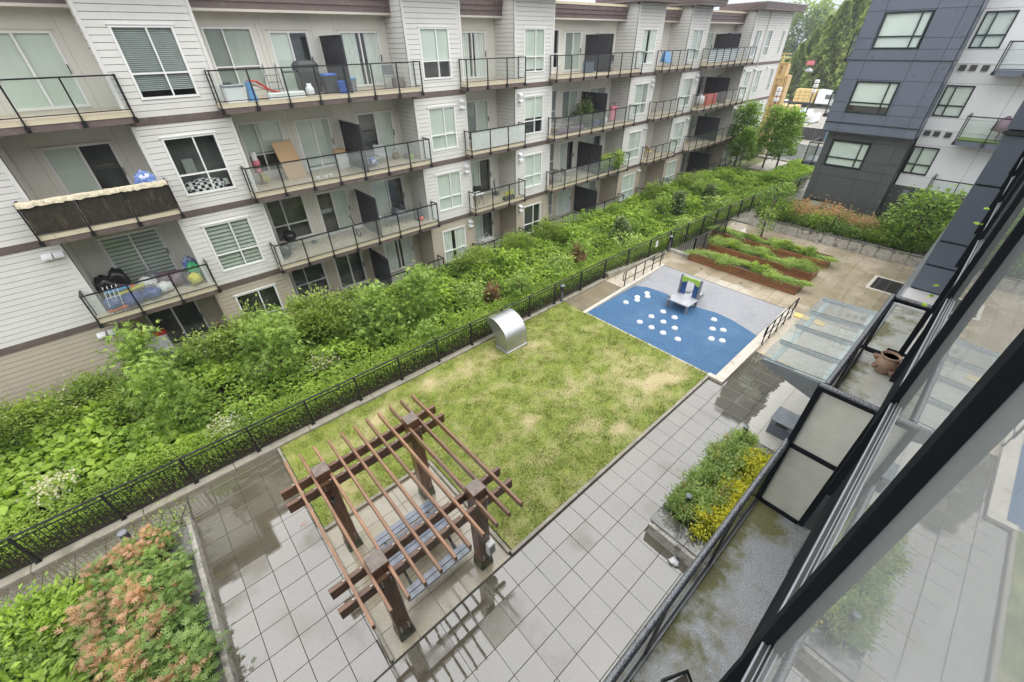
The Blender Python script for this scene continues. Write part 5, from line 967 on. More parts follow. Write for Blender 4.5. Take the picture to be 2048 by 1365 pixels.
# ------------------------------------------------------------------ planting
def hgt(x, y):                                                     # height of the growth in the strip
    h = .02 + .95 * fbm(x * .75, y * .75, 21) ** 1.2 + .2 * (fbm(x * 2.1, y * 2.1, 5) - .5)
    h = h + .62 * (fbm(x * 1.5 + 9, y * 1.5, 13, 3) - .5) + .22 * np.clip((y - 13.2) / 3, 0, 1) - .12 * np.clip((x - 20) / 20, 0, 1)
    h = h * np.where((x < -1.5) & (y > 17.2), .6, 1)
    return np.clip(h, .12, 1.5)
def cover(name, label, n, xr, yr, size, mat, mask, kind='leaf', asp=.55, k=1.0, aggregate=2.2):
    x = R.uniform(*xr, n); y = R.uniform(*yr, n); kp = mask(x, y); x, y = x[kp], y[kp]; n = len(x)
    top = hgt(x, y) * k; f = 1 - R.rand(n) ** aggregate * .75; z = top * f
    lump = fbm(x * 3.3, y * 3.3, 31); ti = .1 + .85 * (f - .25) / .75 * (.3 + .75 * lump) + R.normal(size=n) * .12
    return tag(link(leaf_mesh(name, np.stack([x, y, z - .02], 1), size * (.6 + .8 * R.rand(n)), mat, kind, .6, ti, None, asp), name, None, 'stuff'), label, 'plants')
near = lambda x, y: fbm(x * .35, y * .35, 77)
YS = 13.1
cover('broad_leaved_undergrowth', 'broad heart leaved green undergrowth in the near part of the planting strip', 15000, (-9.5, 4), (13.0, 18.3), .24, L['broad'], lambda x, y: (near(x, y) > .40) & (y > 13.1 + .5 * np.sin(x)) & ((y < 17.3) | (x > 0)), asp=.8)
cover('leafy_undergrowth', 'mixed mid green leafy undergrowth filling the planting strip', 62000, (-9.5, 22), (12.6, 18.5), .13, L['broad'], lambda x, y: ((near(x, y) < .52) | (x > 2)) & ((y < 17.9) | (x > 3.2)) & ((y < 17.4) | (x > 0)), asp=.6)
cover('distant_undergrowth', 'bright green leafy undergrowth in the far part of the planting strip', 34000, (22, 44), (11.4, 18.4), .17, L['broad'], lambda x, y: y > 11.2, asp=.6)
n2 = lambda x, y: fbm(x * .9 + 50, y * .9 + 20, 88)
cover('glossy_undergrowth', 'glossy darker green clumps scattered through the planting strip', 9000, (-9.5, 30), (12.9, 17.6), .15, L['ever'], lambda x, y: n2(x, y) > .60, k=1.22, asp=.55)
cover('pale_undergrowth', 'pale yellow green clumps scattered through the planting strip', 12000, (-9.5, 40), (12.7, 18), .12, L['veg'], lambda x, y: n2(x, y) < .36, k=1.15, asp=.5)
hm = L['fine']
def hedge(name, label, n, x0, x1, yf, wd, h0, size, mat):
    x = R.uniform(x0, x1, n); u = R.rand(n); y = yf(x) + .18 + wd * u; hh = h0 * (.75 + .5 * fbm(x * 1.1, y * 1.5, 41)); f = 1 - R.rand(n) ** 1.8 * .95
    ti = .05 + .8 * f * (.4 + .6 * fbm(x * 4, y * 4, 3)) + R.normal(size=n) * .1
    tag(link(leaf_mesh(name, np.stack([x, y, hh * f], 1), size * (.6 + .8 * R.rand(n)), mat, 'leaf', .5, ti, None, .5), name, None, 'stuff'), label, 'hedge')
fy = lambda x: np.interp(x, [p[0] for p in FP], [p[1] for p in FP])
hedge('fine_leaved_hedge', 'fine leaved low hedge growing against the black picket fence', 46000, -9.5, 22, fy, 1.25, .72, .075, hm)
hedge('fine_leaved_hedge', 'fine leaved hedge along the far end of the picket fence', 12000, 22, 42, fy, 1.0, .75, .13, hm)
tr0 = MB().tube([(0, 0, 0), (.03, .02, .8), (-.02, 0, 1.6)], .035, 6, .015)
for a in range(7): tr0.tube([(0, 0, .6 + .14 * a), (.4 * math.cos(a * 2.2), .4 * math.sin(a * 2.2), .95 + .16 * a)], .012, 4, .004)
tr0 = tr0.mesh('trunk', M['trunk'])
def tree_mesh(mat, n, size, h0, h1, r, k=26, kind='star', taper=.75, aspect=.6):
    """leaf clumps strung along limbs that leave a straight trunk; narrower at the top"""
    i = np.arange(k); a = i * 2.4 + R.rand(k); zz = h0 + (h1 - h0) * (i + .5) / k; rr = r * (1 - taper * ((zz - h0) / (h1 - h0)) ** 1.4) * (.55 + .5 * R.rand(k))
    cc = np.stack([rr * np.cos(a), rr * np.sin(a), zz], 1); j = R.randint(0, k, n); g_ = R.normal(size=(n, 3)) * np.array([.26, .26, .17]) * r
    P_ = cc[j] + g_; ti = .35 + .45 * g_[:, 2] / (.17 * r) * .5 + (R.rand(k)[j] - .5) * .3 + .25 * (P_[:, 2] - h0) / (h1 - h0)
    return leaf_mesh('crown', P_, size * (.65 + .7 * R.rand(n)), mat, kind, .5, ti, P_ * np.array([1, 1, .1]), aspect, .12)
mp = [tree_mesh(L['star'], 1300, .22, .5, 2.6, .72, 30), tree_mesh(L['star'], 1200, .22, .45, 2.2, .8, 28)]
for i, (x, y, s, lab) in enumerate(((-2.2, 16.6, .95, 'young sweetgum tree before the ground floor patio with the white tool chest'), (1.45, 14.9, 1.05, 'young sweetgum tree with star leaves leaning over the first white flower patch'), (-1.9, 14.4, .9, 'low young sweetgum tree among the heart leaved undergrowth'), (5.4, 14.7, .95, 'young sweetgum tree in front of the ground floor patio of the double balcony'), (7.2, 14.4, .9, 'young sweetgum tree just left of the first brown dead cedar'), (8.3, 15.6, .8, 'small young sweetgum tree behind the brown dead cedars'))):
    plant('sweetgum_tree', lab, 'tree', mp[i % 2], (x, y, 0), i * 1.3, s * 1.22, 'young sweetgum trees in the planting strip', tr0, 'crown')
rs = [shrub_mesh('foliage', L['round'], 8500, .1, .85, .75, .75, 34, 'leaf', .5, .22), shrub_mesh('foliage', L['round'], 7500, .1, .8, .8, .7, 30, 'leaf', .5, .23)]
fw = leaf_mesh('blossom', (lambda q: np.stack([q[:, 0] * .62, q[:, 1] * .58, .85 + q[:, 2] * .2], 1))(R.normal(size=(60, 3)) * .55), .06, L['flower'], 'leaf', .8, None, None, .9)
for i, (x, y, s, lab) in enumerate(((-6.3, 17.5, .85, 'rounded small leaved shrub at the far left under the beige wall'), (-4.5, 17.6, .95, 'rounded small leaved shrub under the beige wall, second from the left'), (-.6, 17.5, .9, 'rounded flowering shrub below the rail of the first ground floor patio'), (1.3, 17.4, 1.1, 'rounded flowering shrub under the near ground floor window'), (3.6, 16.7, 1.15, 'large rounded shrub at the left end of the second ground floor patio'), (5.3, 16.8, 1.0, 'rounded shrub in front of the second ground floor patio'), (-2.9, 16.6, .7, 'small rounded shrub beside the sweetgum tree under the beige wall'), (12.3, 17.2, .9, 'rounded shrub under the second ground floor window'), (15.5, 17.2, .8, 'rounded shrub in front of the narrow ground floor patio'), (18.6, 17.3, .9, 'rounded shrub under the third ground floor window'), (30.2, 17, .9, 'rounded shrub with pale flowers under the fourth ground floor window'), (34.5, 16.6, 1., 'rounded shrub with pale flowers under the fifth ground floor window'))):
    o = plant('rounded_shrub', lab, 'shrub', rs[i % 2], (x, y, 0), i * 2.1, s * 1.3, 'rounded shrubs along the building'); link(fw, 'blossom', o)
air = [tree_mesh(L['broad'], 700, .17, .2, 1.25, .62, 18, 'leaf', .35, .6), tree_mesh(L['veg'], 800, .14, .15, 1.05, .7, 18, 'leaf', .3, .55), tree_mesh(L['star'], 520, .2, .2, 1.45, .55, 16, 'star', .5, .6)]
ast = stems(MB(), 1.0, 6, .014, .35).mesh('stem', M['trunk'])
for i in range(18):
    x = 3.2 + 1.75 * i + .5 * math.sin(i * 3.1); y = 14.3 + 1.5 * math.sin(i * 2.3) - (.5 if x > 22 else 0)
    plant('airy_shrub', 'airy ' + ('broad leaved', 'pale green', 'star leaved')[i % 3] + ' shrub, ' + ORD[i] + ' from the left in the middle of the planting strip', 'shrub', air[i % 3], (x, y, 0), i * 1.9, .85 + .35 * abs(math.sin(i * 1.7)), 'airy shrubs standing in the planting strip', ast)
dc = [shrub_mesh('foliage', L['dead'], 700, .13, .2, .2, .62, 14, 'spray', .2, .3), shrub_mesh('foliage', L['dead'], 620, .13, .24, .2, .55, 12, 'spray', .2, .3)]
for i, (x, y, s, lab) in enumerate(((10.75, 13.8, 1.15, 'brown dead cedar nearest to the exhaust hood'), (12.35, 13.6, 1.3, 'brown dead cedar in the middle of the three'), (16.75, 13.45, 1.45, 'brown dead cedar farthest from the exhaust hood'))): plant('dead_cedar', lab, 'shrub', dc[i % 2], (x, y, 0), i, s, 'brown dead cedars behind the fence', part='foliage')
pn_m = tree_mesh(L['pine'], 1700, .2, .25, 1.75, .42, 26, 'spray', .8, .5)
for i, (x, y, s, lab) in enumerate(((21.0, 13.8, 1.05, 'small dark pine behind the fence near the stairs'), (28.6, 14.4, 1.0, 'small dark pine in the far part of the planting strip'), (32.4, 14.0, .9, 'small dark pine farthest along the planting strip'))): plant('small_pine', lab, 'tree', pn_m, (x, y, 0), i * 2, s, 'small dark pines in the strip', tr0)
fm = [leaf_mesh('blossom', (lambda q: np.stack([q[:, 0] * .45, q[:, 1] * .4, .42 + .2 * R.rand(len(q)) + .25 * q[:, 2]], 1))(np.clip(R.normal(size=(420, 3)) * .6, -1.3, 1.3)), .10, L['flower'], 'spray', .5, None, None, .5)]
for x, y, lab in ((2.75, 14.2, 'cream flowering shrub beside the second sweetgum tree'), (-.9, 13.0, 'cream flowering shrub close to the fence behind the lawn corner'), (-5.0, 13.8, 'cream flowering shrub close to the fence at the far left'), (.95, 15.3, 'cream flowering shrub under the leaning sweetgum tree')): o = plant('flowering_shrub', lab, 'shrub', fm[0], (x, y, .15), x, .95, 'cream flowering shrubs in the strip', part='blossom'); link(shrub_mesh('foliage', L['fine'], 500, .09, .45, .4, .35, 8), 'foliage', o)
# near left corner planter
nd = [shrub_mesh('foliage', L['coral'], 1700, .19, .5, .5, .46, 13, 'spray', .6, .2, .30, .42), shrub_mesh('foliage', L['coral'], 1700, .19, .5, .5, .46, 13, 'spray', .6, .2, .30, .12), shrub_mesh('foliage', L['coral'], 1600, .19, .45, .5, .5, 12, 'spray', .6, .2, .30, .75)]
j = 0
for x, y, s, k in sorted(((-3.35, 9.9, .8, 2), (-3.95, 9.7, .85, 2), (-3.3, 9.1, .95, 1), (-4.0, 8.8, 1, 2), (-3.25, 8.2, 1, 0), (-3.9, 8.0, 1, 2), (-3.3, 7.3, 1.05, 0), (-4.05, 7.15, 1.05, 2), (-3.35, 6.4, 1.1, 0), (-4.2, 6.3, 1, 1), (-3.4, 5.5, 1.1, 1), (-3.95, 7.7, .8, 1), (-3.15, 6.0, .9, 0), (-3.6, 5.0, 1, 2)), key=lambda q: -q[1]):
    plant('nandina_shrub', ('feathery green nandina shrub, ', 'feathery nandina with some coral tips, ', 'feathery nandina with a coral top, ')[k] + ORD[j] + ' from the path in the near left planter', 'shrub', nd[k], (x, y, .32), j * 1.7, s, 'nandina shrubs in the near left planter'); j += 1
ev = [shrub_mesh('foliage', L['broad'], 1300, .15, .55, .55, .5, 16, 'leaf', .6, .3, .5), shrub_mesh('foliage', L['ever'], 1500, .12, .5, .5, .4, 14, 'leaf', .6, .3, .5)]
for i, (x, y, s) in enumerate(sorted(((-4.9, 9.2, .9), (-5.6, 8.9, 1), (-5.0, 8.2, 1), (-5.9, 8.1, 1.1), (-5.0, 7.2, 1.1), (-6.0, 7.2, 1), (-4.9, 6.3, 1.0), (-5.8, 6.3, 1.1), (-6.7, 8.6, 1), (-6.8, 7.5, 1), (-5, 5.4, 1), (-6.6, 6.4, 1), (-4.5, 5.6, .9), (-5.5, 9.75, .8), (-6.6, 9.6, .9), (-7.6, 9.4, 1), (-4.45, 9.55, .6)), key=lambda q: -q[1])): plant('broad_leaf_shrub', ('bright green broad leaf shrub, ' if i % 2 == 0 else 'glossy dark green shrub, ') + ORD[i] + ' from the path, back of the near left planter', 'shrub', ev[i % 2], (x, y, .3), i * 2.2, s, 'green shrubs in the near left planter')
gd = [shrub_mesh('foliage', L['gold'], 2200, .06, .32, .32, .28, 14, 'leaf', .5, .2, .6), shrub_mesh('foliage', L['nandina'], 3200, .11, .42, .42, .40, 18, 'leaf', .5, .24, .3, .1)]
for i, (x, y, s, k) in enumerate(((7.5, 1.6, .95, 1), (8.2, 1.62, 1., 1), (8.95, 1.65, 1., 1), (9.7, 1.62, .95, 1), (10.4, 1.55, .9, 1), (10.75, 1.7, .6, 1), (7.2, .65, 1.1, 0), (7.35, 1.0, 1.15, 0), (7.75, .6, 1.1, 0), (7.9, 1.05, 1.15, 0), (8.4, 1.0, 1.3, 0), (8.6, .6, 1.2, 0), (8.9, 1.05, 1.2, 0), (9.4, 1.0, 1.35, 0), (9.9, 1.0, 1.3, 0), (10.4, 1.0, 1.15, 0))):
    plant('golden_spirea' if k == 0 else 'nandina_shrub', ('golden leaved low shrub, ' if k == 0 else 'feathery green shrub, ') + ORD[i if k else i - 6] + ' from the near end of the stone planter', 'shrub', gd[k], (x, y, .38), i * 1.9, s, 'golden shrubs in the stone planter' if k == 0 else 'feathery green shrubs in the stone planter')
# weeds at the corner of the near left planter
wd = leaf_mesh('foliage', np.concatenate([np.stack([R.normal(size=160) * .2, R.normal(size=160) * .16, R.rand(160) * .55], 1), np.stack([R.normal(size=120) * .42, R.normal(size=120) * .3, .35 + R.rand(120) * .55], 1)]), .085, L['veg'], 'spray', .3, None, None, .5)
wst = stems(MB(), .9, 16, .006, .5).mesh('stem', M['trunk'])
for x, y, s, lab in ((-2.75, 10.3, 1., 'tall straggly weeds at the corner of the near left planter'), (-3.2, 10.55, .7, 'small straggly weeds beside the bollard light in the corner'), (-4.9, 10.3, .7, 'straggly weeds at the path edge of the near left planter')): plant('weed_clump', lab, 'plant', wd, (x, y, .15), x * 3, s, 'straggly weeds', wst)
# bed in front of the dark wing
wb = [shrub_mesh('foliage', L['dark'], 1800, .12, .6, .6, .45, 16, 'leaf', .5, .3), shrub_mesh('foliage', L['coral'], 2200, .15, .5, .6, .5, 14, 'leaf', .5, .3, .3, 1.3), shrub_mesh('foliage', L['gold'], 1400, .09, .4, .5, .35, 12, 'leaf', .5, .3), shrub_mesh('foliage', L['fine'], 1700, .1, .55, .55, .5, 16, 'leaf', .5, .3)]
j = 0
for r_, (x, ks) in enumerate(((30.65, (0, 3, 0, 0, 3, 0, 0, 0, 3, 0, 0)), (31.4, (3, 2, 1, 1, 0, 1, 1, 1, 3, 0, 0)), (32.3, (3, 2, 1, 2, 1, 3, 1, 0, 0, 0, 0)))):
    for i, k in enumerate(ks):
        y = 9.2 - i * .78 + rnd.uniform(-.15, .15); plant('bed_shrub', ('dark green shrub', 'coral tipped shrub', 'golden shrub', 'bright green shrub')[k] + ', ' + ORD[i] + ' from the fence in the ' + ('front', 'middle', 'back')[r_] + ' row above the retaining wall', 'shrub', wb[k], (x, y, .8), j, rnd.uniform(.85, 1.2), 'low shrubs above the retaining wall'); j += 1
dt = tree_mesh(L['ever'], 3200, .19, .6, 3.0, 1.35, 34, 'leaf', .55, .55)
tk = MB().tube([(0, 0, -.1), (.04, .02, .9), (-.03, .05, 1.8), (.02, 0, 2.5)], .07, 7, .025)
for a in range(8): tk.tube([(0, 0, .7 + .18 * a), (.75 * math.cos(a * 2.4), .75 * math.sin(a * 2.4), 1.1 + .2 * a)], .022, 5, .006)
tk = tk.mesh('trunk', M['trunk'])
plant('dogwood_tree', 'spreading dark green dogwood tree in the bed in front of the pale wing', 'tree', dt, (31.0, 1.6, .8), 0, 1., None, tk, 'crown')
plant('dogwood_tree', 'pale green spreading tree in the bed at the fence end of the dark wing', 'tree', tree_mesh(L['street'], 1500, .15, .3, 2.3, 1.0, 24, 'leaf', .6), (31.0, 8.9, .6), 1, 1., None, tk, 'crown')
plant('dogwood_tree', 'thin light green young tree standing at the end of the far planter bed', 'tree', tree_mesh(L['veg'], 420, .12, .3, 1.7, .45, 14, 'leaf', .5), (28.0, 8.2, .5), 2, 1., None, tk, 'crown')
# ------------------------------------------------------------------ street end
sk = MB().tube([(0, 0, -.1), (.05, .03, 1.6), (0, .05, 3.2), (.03, 0, 4.6)], .09, 7, .03)
for a in range(10): sk.tube([(0, .03, 1.5 + .25 * a), (.8 * math.cos(a * 2.4), .8 * math.sin(a * 2.4), 2.1 + .27 * a)], .028, 5, .008)
sk = sk.mesh('trunk', M['trunk'])
stm = [tree_mesh(L['street'], 4200, .2, 1.3, 5.3, 1.15, 34, 'leaf', .62, .6), tree_mesh(L['street'], 3800, .2, 1.5, 5.0, 1.0, 30, 'leaf', .6, .6)]
for i, (x, y, s, lab) in enumerate(((45.5, 17.9, 1.05, 'street tree with bright crown close to the corner of the apartment building'), (44.2, 16.9, .75, 'shorter street tree at the foot of the corner of the apartment building'), (47.6, 16.0, .98, 'slim street tree in the middle of the street end'), (46.4, 14.4, 1.05, 'street tree with bright crown nearest the dark wing'))): plant('street_tree', lab, 'tree', stm[i % 2], (x, y, 0), i * 2, s, 'street trees at the end of the courtyard', sk, 'crown')
hedge('street_hedge', 'low clipped green hedge along the pavement under the street trees', 9000, 41.5, 50.5, lambda x: 11.2 + 0 * x, 2.6, .8, .16, L['broad'])
def lamp(x, y, z, h, lab, cat, arm=True):
    t = thing('street_lamp' if arm else 'signal_pole', lab, cat, (x, y, z)); MB().tube([(x, y, z), (x, y, z + h)], .11, 8, .06).build('pole', M['hoard'], t)
    if arm:
        MB().tube([(x, y, z + h - .1), (x, y - .5, z + h + .12), (x, y - 1.0, z + h)], .04, 6).build('arm', M['hoard'], t); MB().lathe([(.42, -.12), (.36, .08), (.12, .22), (0, .25)], (x, y - 1.0, z + h - .2), 12).build('lamp_shade', M['alu'], t)
        MB().box(x - .02, x + .02, y - 1.35, y - .5, z + h + .3, z + h + .75).build('banner', M['pink'], t)
    else:
        for q in (.0, .55, 1.0): MB().cbox(x - .2, x + .2, y - .25, y + .2, z + h - 1.3 + q, z + h - .95 + q, .05).build('camera_head', M['white'], t)
lamp(66, 21.5, -.7, 8.2, 'dark street lamp with a small red banner beyond the street trees', 'street lamp'); lamp(68, 19.8, -.8, 7.0, 'pale pole with white camera heads in front of the white truck', 'pole', False); lamp(58, 20.35, -.3, 6.3, 'pale pole with white camera heads beside the plywood building', 'pole', False)
t = thing('plywood_building', 'unfinished plywood sheathed building frame with dark window openings behind the corner', 'building', (66, 25, -.6)); hs = [(22.0, 22.32, 2.7, 3.9), (21.95, 22.3, 4.7, 6.0), (22.05, 22.4, 7.0, 7.8)]; T = TX(62.0)
for r in rect_minus((21.55, 30, -.6, 8.1), hs): fbox(MB(), T, r[0], r[1], 0, -.15, r[2], r[3]).build('wall_sheet', M['ply'], t)
MB().box(62.16, 63.2, 21.7, 30, -.6, 8.0).build('floor_frame', M['ply'], t); MB().box(62.1, 63.2, 21.2, 21.55, -.6, 6.9).build('wall', M['ply'], t)
for y in (21.56, 22.42, 23.2): MB().box(61.9, 61.98, y - .03, y + .03, -.6, 8.2).build('stud', M['lumber'], t)
for z in (2.5, 4.4, 6.6, 8.1): MB().box(61.9, 61.99, 21.5, 26, z, z + .09).build('plate', M['lumber'], t)
for z in (8.55, 8.95): MB().box(62.0, 62.08, 21.6, 23.2, z, z + .1).build('guard_rail', M['lumber'], t)
MB().box(62, 62.08, 22.3, 22.4, 8.1, 9.1).build('guard_post', M['lumber'], t)
# truck with a load of orange crates
tx, ty, tz = 138, 38.5, terr(138)
t = thing('semi_truck', 'white semi truck with orange panels on its flatbed parked before the tall conifers', 'truck', (tx, ty, tz))
MB().hexa([(tx - 2, ty + 0, tz + 1.1), (tx - 2, ty - 3.2, tz + 1.1), (tx + .5, ty - 3.2, tz + 1.1), (tx + .5, ty, tz + 1.1), (tx - 1.9, ty, tz + 4.1), (tx - 1.9, ty - 2.4, tz + 3.9), (tx + .5, ty - 2.4, tz + 3.9), (tx + .5, ty, tz + 4.1)]).build('cab', M['white'], t)
MB().cbox(tx - 1.9, tx + .4, ty - 5.0, ty - 3.2, tz + .9, tz + 2.1, .25).build('hood', M['white'], t); MB().box(tx - 2.03, tx - 1.9, ty - 2.9, ty - 1.9, tz + 2.2, tz + 3.1).build('window', M['room'], t); MB().hexa([(tx - 1.85, ty - 3.22, tz + 2.2), (tx + .3, ty - 3.22, tz + 2.2), (tx + .3, ty - 3.0, tz + 3.1), (tx - 1.85, ty - 3.0, tz + 3.1), (tx - 1.85, ty - 3.26, tz + 2.2), (tx + .3, ty - 3.26, tz + 2.2), (tx + .3, ty - 3.04, tz + 3.1), (tx - 1.85, ty - 3.04, tz + 3.1)]).build('windscreen', M['room'], t)
MB().cbox(tx - 1.85, tx + .35, ty - 5.25, ty - 5.0, tz + .6, tz + 1.1, .05).build('bumper', M['alu'], t); MB().box(tx - 1.6, tx + .2, ty - 3, ty + 9, tz + .9, tz + 1.15).build('chassis', M['hoard'], t)
for y in (-4.2, 1.2, 2.5, 7.5, 8.6):
    for x in (-1.95, .2): MB().tube([(tx + x, ty + y, tz + .52), (tx + x + .35, ty + y, tz + .52)], .52, 14).build('wheel', M['black'], t)
for i in range(4):
    for k in range(4): MB().cbox(tx - 1.9, tx + .4, ty + .6 + 1.15 * i, ty + 1.7 + 1.15 * i, tz + 1.2 + .72 * k, tz + 1.86 + .72 * k, .04).build('load_panel', M['lumber'], t)
MB().cbox(tx - 1.4, tx, ty + 6.5, ty + 8.0, tz + .3, tz + 1.4, .1).build('tank', M['white'], t)
t = thing('site_hoarding', 'dark grey site hoarding screen along the far side of the road', 'fence', (72, 19, terr(72)))
for i in range(5): MB().box(72 + .1 * i, 72.06 + .1 * i, 17.5 + 1.6 * i, 19.05 + 1.6 * i, terr(72), terr(72) + 1.5).build('panel', M['hoard'], t)
t = thing('site_banner', 'blue grey site banner with white letters beside the dark hoarding', 'banner', (71.6, 17, terr(72))); MB().box(71.6, 71.65, 14.6, 17.6, terr(72) - .1, terr(72) + 1.3).build('panel', M['teal'], t)
c = MB(); T = TX(71.59); z = terr(72) + .25; y = 17.0                      # white block letters, part hidden by the wing
for gl_ in ((((0, .09, 0, .55), (.09, .27, .23, .32), (.27, .36, 0, .55))), ((0, .09, 0, .55), (.09, .27, 0, .09), (.27, .36, 0, .55))):
    for a, e_, p, q in gl_: fbox(c, T, y - e_, y - a, 0, -.004, z + p, z + q)
    y -= .48
c.build('letters', M['white'], t)
for i, (x, y, l_, w_, h, m_, nm, lab) in enumerate(((104, 31.5, 5, 2, 1.2, 'blue', 'material_stack', 'blue wrapped stack of site material in front of the white truck'), (100, 33, 4, 4, .9, 'lumber', 'lumber_stack', 'low stack of yellow lumber on the building site'), (96, 27.5, 3, 2.5, 1.4, 'white', 'site_container', 'small white site container between the pole and the dark wing'), (110, 37, 4, 5, 1.6, 'ply', 'site_barrier', 'orange brown site barrier behind the lamp post'), (84, 29.8, 1.6, 1, 1.6, 'white', 'portable_toilet', 'small white cabin at the foot of the plywood building'))):
    t = thing(nm, lab, nm.replace('_', ' '), (x, y, terr(x))); k = 4
    for q in range(k): MB().cbox(x, x + l_, y - w_ / 2 + w_ * q / k + .03, y - w_ / 2 + w_ * (q + 1) / k, terr(x), terr(x) + h * (1 - .08 * (q % 2)), .06).build('panel', M[m_ if m_ != 'blue' or q % 2 else 'white'], t)
    MB().box(x - .05, x + l_ + .05, y - w_ / 2, y + w_ / 2, terr(x) - .1, terr(x) + .12).build('base', M['hoard'], t)
def conifer_mesh(h, r, n, size, mat):
    u = R.rand(n) ** .75; z = h * (.04 + .96 * u); a = R.rand(n) * 6.28318; lob = 1 + .25 * np.sin(a * 5 + z * .9) + .18 * np.sin(a * 9 - z * 2.1)
    rr = r * (1 - u) ** .8 * (.5 + .5 * R.rand(n) ** .4) * lob + .15; P_ = np.stack([rr * np.cos(a), rr * np.sin(a), z], 1)
    ti = .25 + .5 * (lob - .7) + .25 * R.rand(n); return leaf_mesh('crown', P_, size * (.6 + .8 * R.rand(n)), mat, 'spray', .3, ti, np.stack([np.cos(a), np.sin(a), .25 + 0 * a], 1), .7, .25)
cm = [conifer_mesh(20, 4.0, 15000, .55, L['conifer']), conifer_mesh(20, 3.5, 14000, .5, L['conifer']), conifer_mesh(20, 4.4, 16000, .55, L['conifer'])]
ct = MB().tube([(0, 0, -1), (0, 0, 17)], .4, 8, .08).mesh('trunk', M['trunk'])
for i, t_ in enumerate((.372, .352, .334, .318, .303, .288, .273, .256, .24, .222, .204)):
    x = 150 + 5 * math.sin(i * 2.1); y = t_ * x; top = 10.5 + x * min(.085, -.030 + 1.22 * (.352 - t_)); sc = (top - terr(x) + .5) / 20
    plant('conifer', 'drooping green conifer, ' + ORD[i] + ' from the left in the row behind the truck', 'tree', cm[i % 3], (x, y, terr(x) - .5), i * 1.7, (min(1.15, sc * 1.1), min(1.15, sc * 1.1), sc), 'row of tall conifers behind the truck', ct, 'crown')
fmesh = [tree_mesh(L['far'], 5200, 1.1, 3, 22, 7.5, 34, 'leaf', .5, .7), tree_mesh(L['far'], 4600, 1.1, 3, 18, 6.5, 30, 'leaf', .5, .7)]
fk = MB().tube([(0, 0, -1), (.3, 0, 10), (0, .3, 17)], .5, 8, .1)
for a in range(8): fk.tube([(0, 0, 5 + a), (4.5 * math.cos(a * 2.4), 4.5 * math.sin(a * 2.4), 9 + a * 1.2)], .18, 5, .04)
fk = fk.mesh('trunk', M['trunk'])
for i, (x, y, s, lab) in enumerate(((235, 81, 1.36, 'hazy tall broadleaf tree rising beside the conifers'), (240, 90, 1.02, 'hazy broadleaf tree left of the tallest one'), (250, 74, 1.0, 'hazy broadleaf tree right behind the conifer row'), (190, 70, .62, 'lower pale green broadleaf tree in front of the hazy tall one'), (178, 66, .5, 'low pale green broadleaf tree at the foot of the conifer row'), (170, 60, .4, 'lowest pale green broadleaf tree beside the plywood building'))): plant('broadleaf_tree', lab, 'tree', fmesh[i % 2], (x, y, terr(x) - .5), i * 2.2, s, 'hazy broadleaf trees in the distance', fk, 'crown')
# ------------------------------------------------------------------ things on the balconies
Z0, Z1, Z2, Z3 = ZD
def solo(mb, name, mat, label, cat, group=None): return tag(mb.build(name, M[mat], None), label, cat, group)
def chair(loc, rot, label, mat='greym', seat='fabric', group=None, name='chair'):
    t = lthing(name, label, 'chair', loc, rot, group)
    MB().cbox(-.23, .23, -.22, .22, .41, .44, .01).build('seat', M[seat], t); MB().hexa([(-.22, .2, .5), (.22, .2, .5), (.22, .22, .5), (-.22, .22, .5), (-.22, .28, .86), (.22, .28, .86), (.22, .3, .86), (-.22, .3, .86)]).build('backrest', M[seat], t)
    for x in (-.22, .22):
        MB().tube([(x, -.22, 0), (x, -.21, .43)], .014, 6).build('leg', M[mat], t); MB().tube([(x, .27, 0), (x, .2, .43), (x, .3, .87)], .014, 6).build('leg', M[mat], t); MB().tube([(x, -.22, .43), (x, -.22, .62), (x, .22, .62)], .013, 6).build('armrest', M[mat], t)
    return t
def table(loc, label, r=.4, h=.7, mat='greym', top='white', group=None):
    t = lthing('side_table', label, 'table', loc, 0, group); MB().lathe([(r, h - .02), (r, h), (0, h)], n=20).build('tabletop', M[top], t)
    for k in range(4): a = .78 + 1.57 * k; MB().tube([(r * .85 * math.cos(a), r * .85 * math.sin(a), 0), (r * .6 * math.cos(a), r * .6 * math.sin(a), h - .02)], .013, 6).build('leg', M[mat], t)
    return t
def bag(x, y, z, r, h, mat, label, seed, cat='bag', name='full_bag', group=None):
    t = lthing(name, label, cat, (x, y, z), 0, group); MB().blob((0, 0, h * .5), r, r * .9, h * .5, seed, 9, .28).build('sack', M[mat], t); MB().lathe([(r * .3, h * .88), (r * .12, h * .97), (r * .2, h * 1.04)], n=8).build('knot', M[mat], t); return t
# top storey, double balcony
t = thing('storage_chest', 'pale grey storage chest at the left end of the top double balcony', 'chest', (3.8, 18.85, Z0)); MB().cbox(3.52, 4.14, 18.62, 19.1, Z0, Z0 + .46, .02).build('body', M['white'], t); MB().cbox(3.5, 4.16, 18.6, 19.12, Z0 + .46, Z0 + .52, .02).build('lid', M['alu'], t)
solo(MB().cbox(3.6, 3.85, 18.8, 18.95, Z0 + .525, Z0 + .6, .02), 'printer', 'fabric', 'flat black gadget lying on the pale storage chest', 'gadget')
t = thing('toy_slide', 'red and blue plastic toddler slide behind the glass of the top double balcony', 'toy slide', (4.6, 18.9, Z0))
MB().hexa([(4.25, 18.7, Z0), (4.5, 18.7, Z0), (4.5, 19.1, Z0), (4.25, 19.1, Z0), (4.32, 18.75, Z0 + .58), (4.45, 18.75, Z0 + .58), (4.45, 19.05, Z0 + .58), (4.32, 19.05, Z0 + .58)]).build('ladder', M['ltblue'], t)
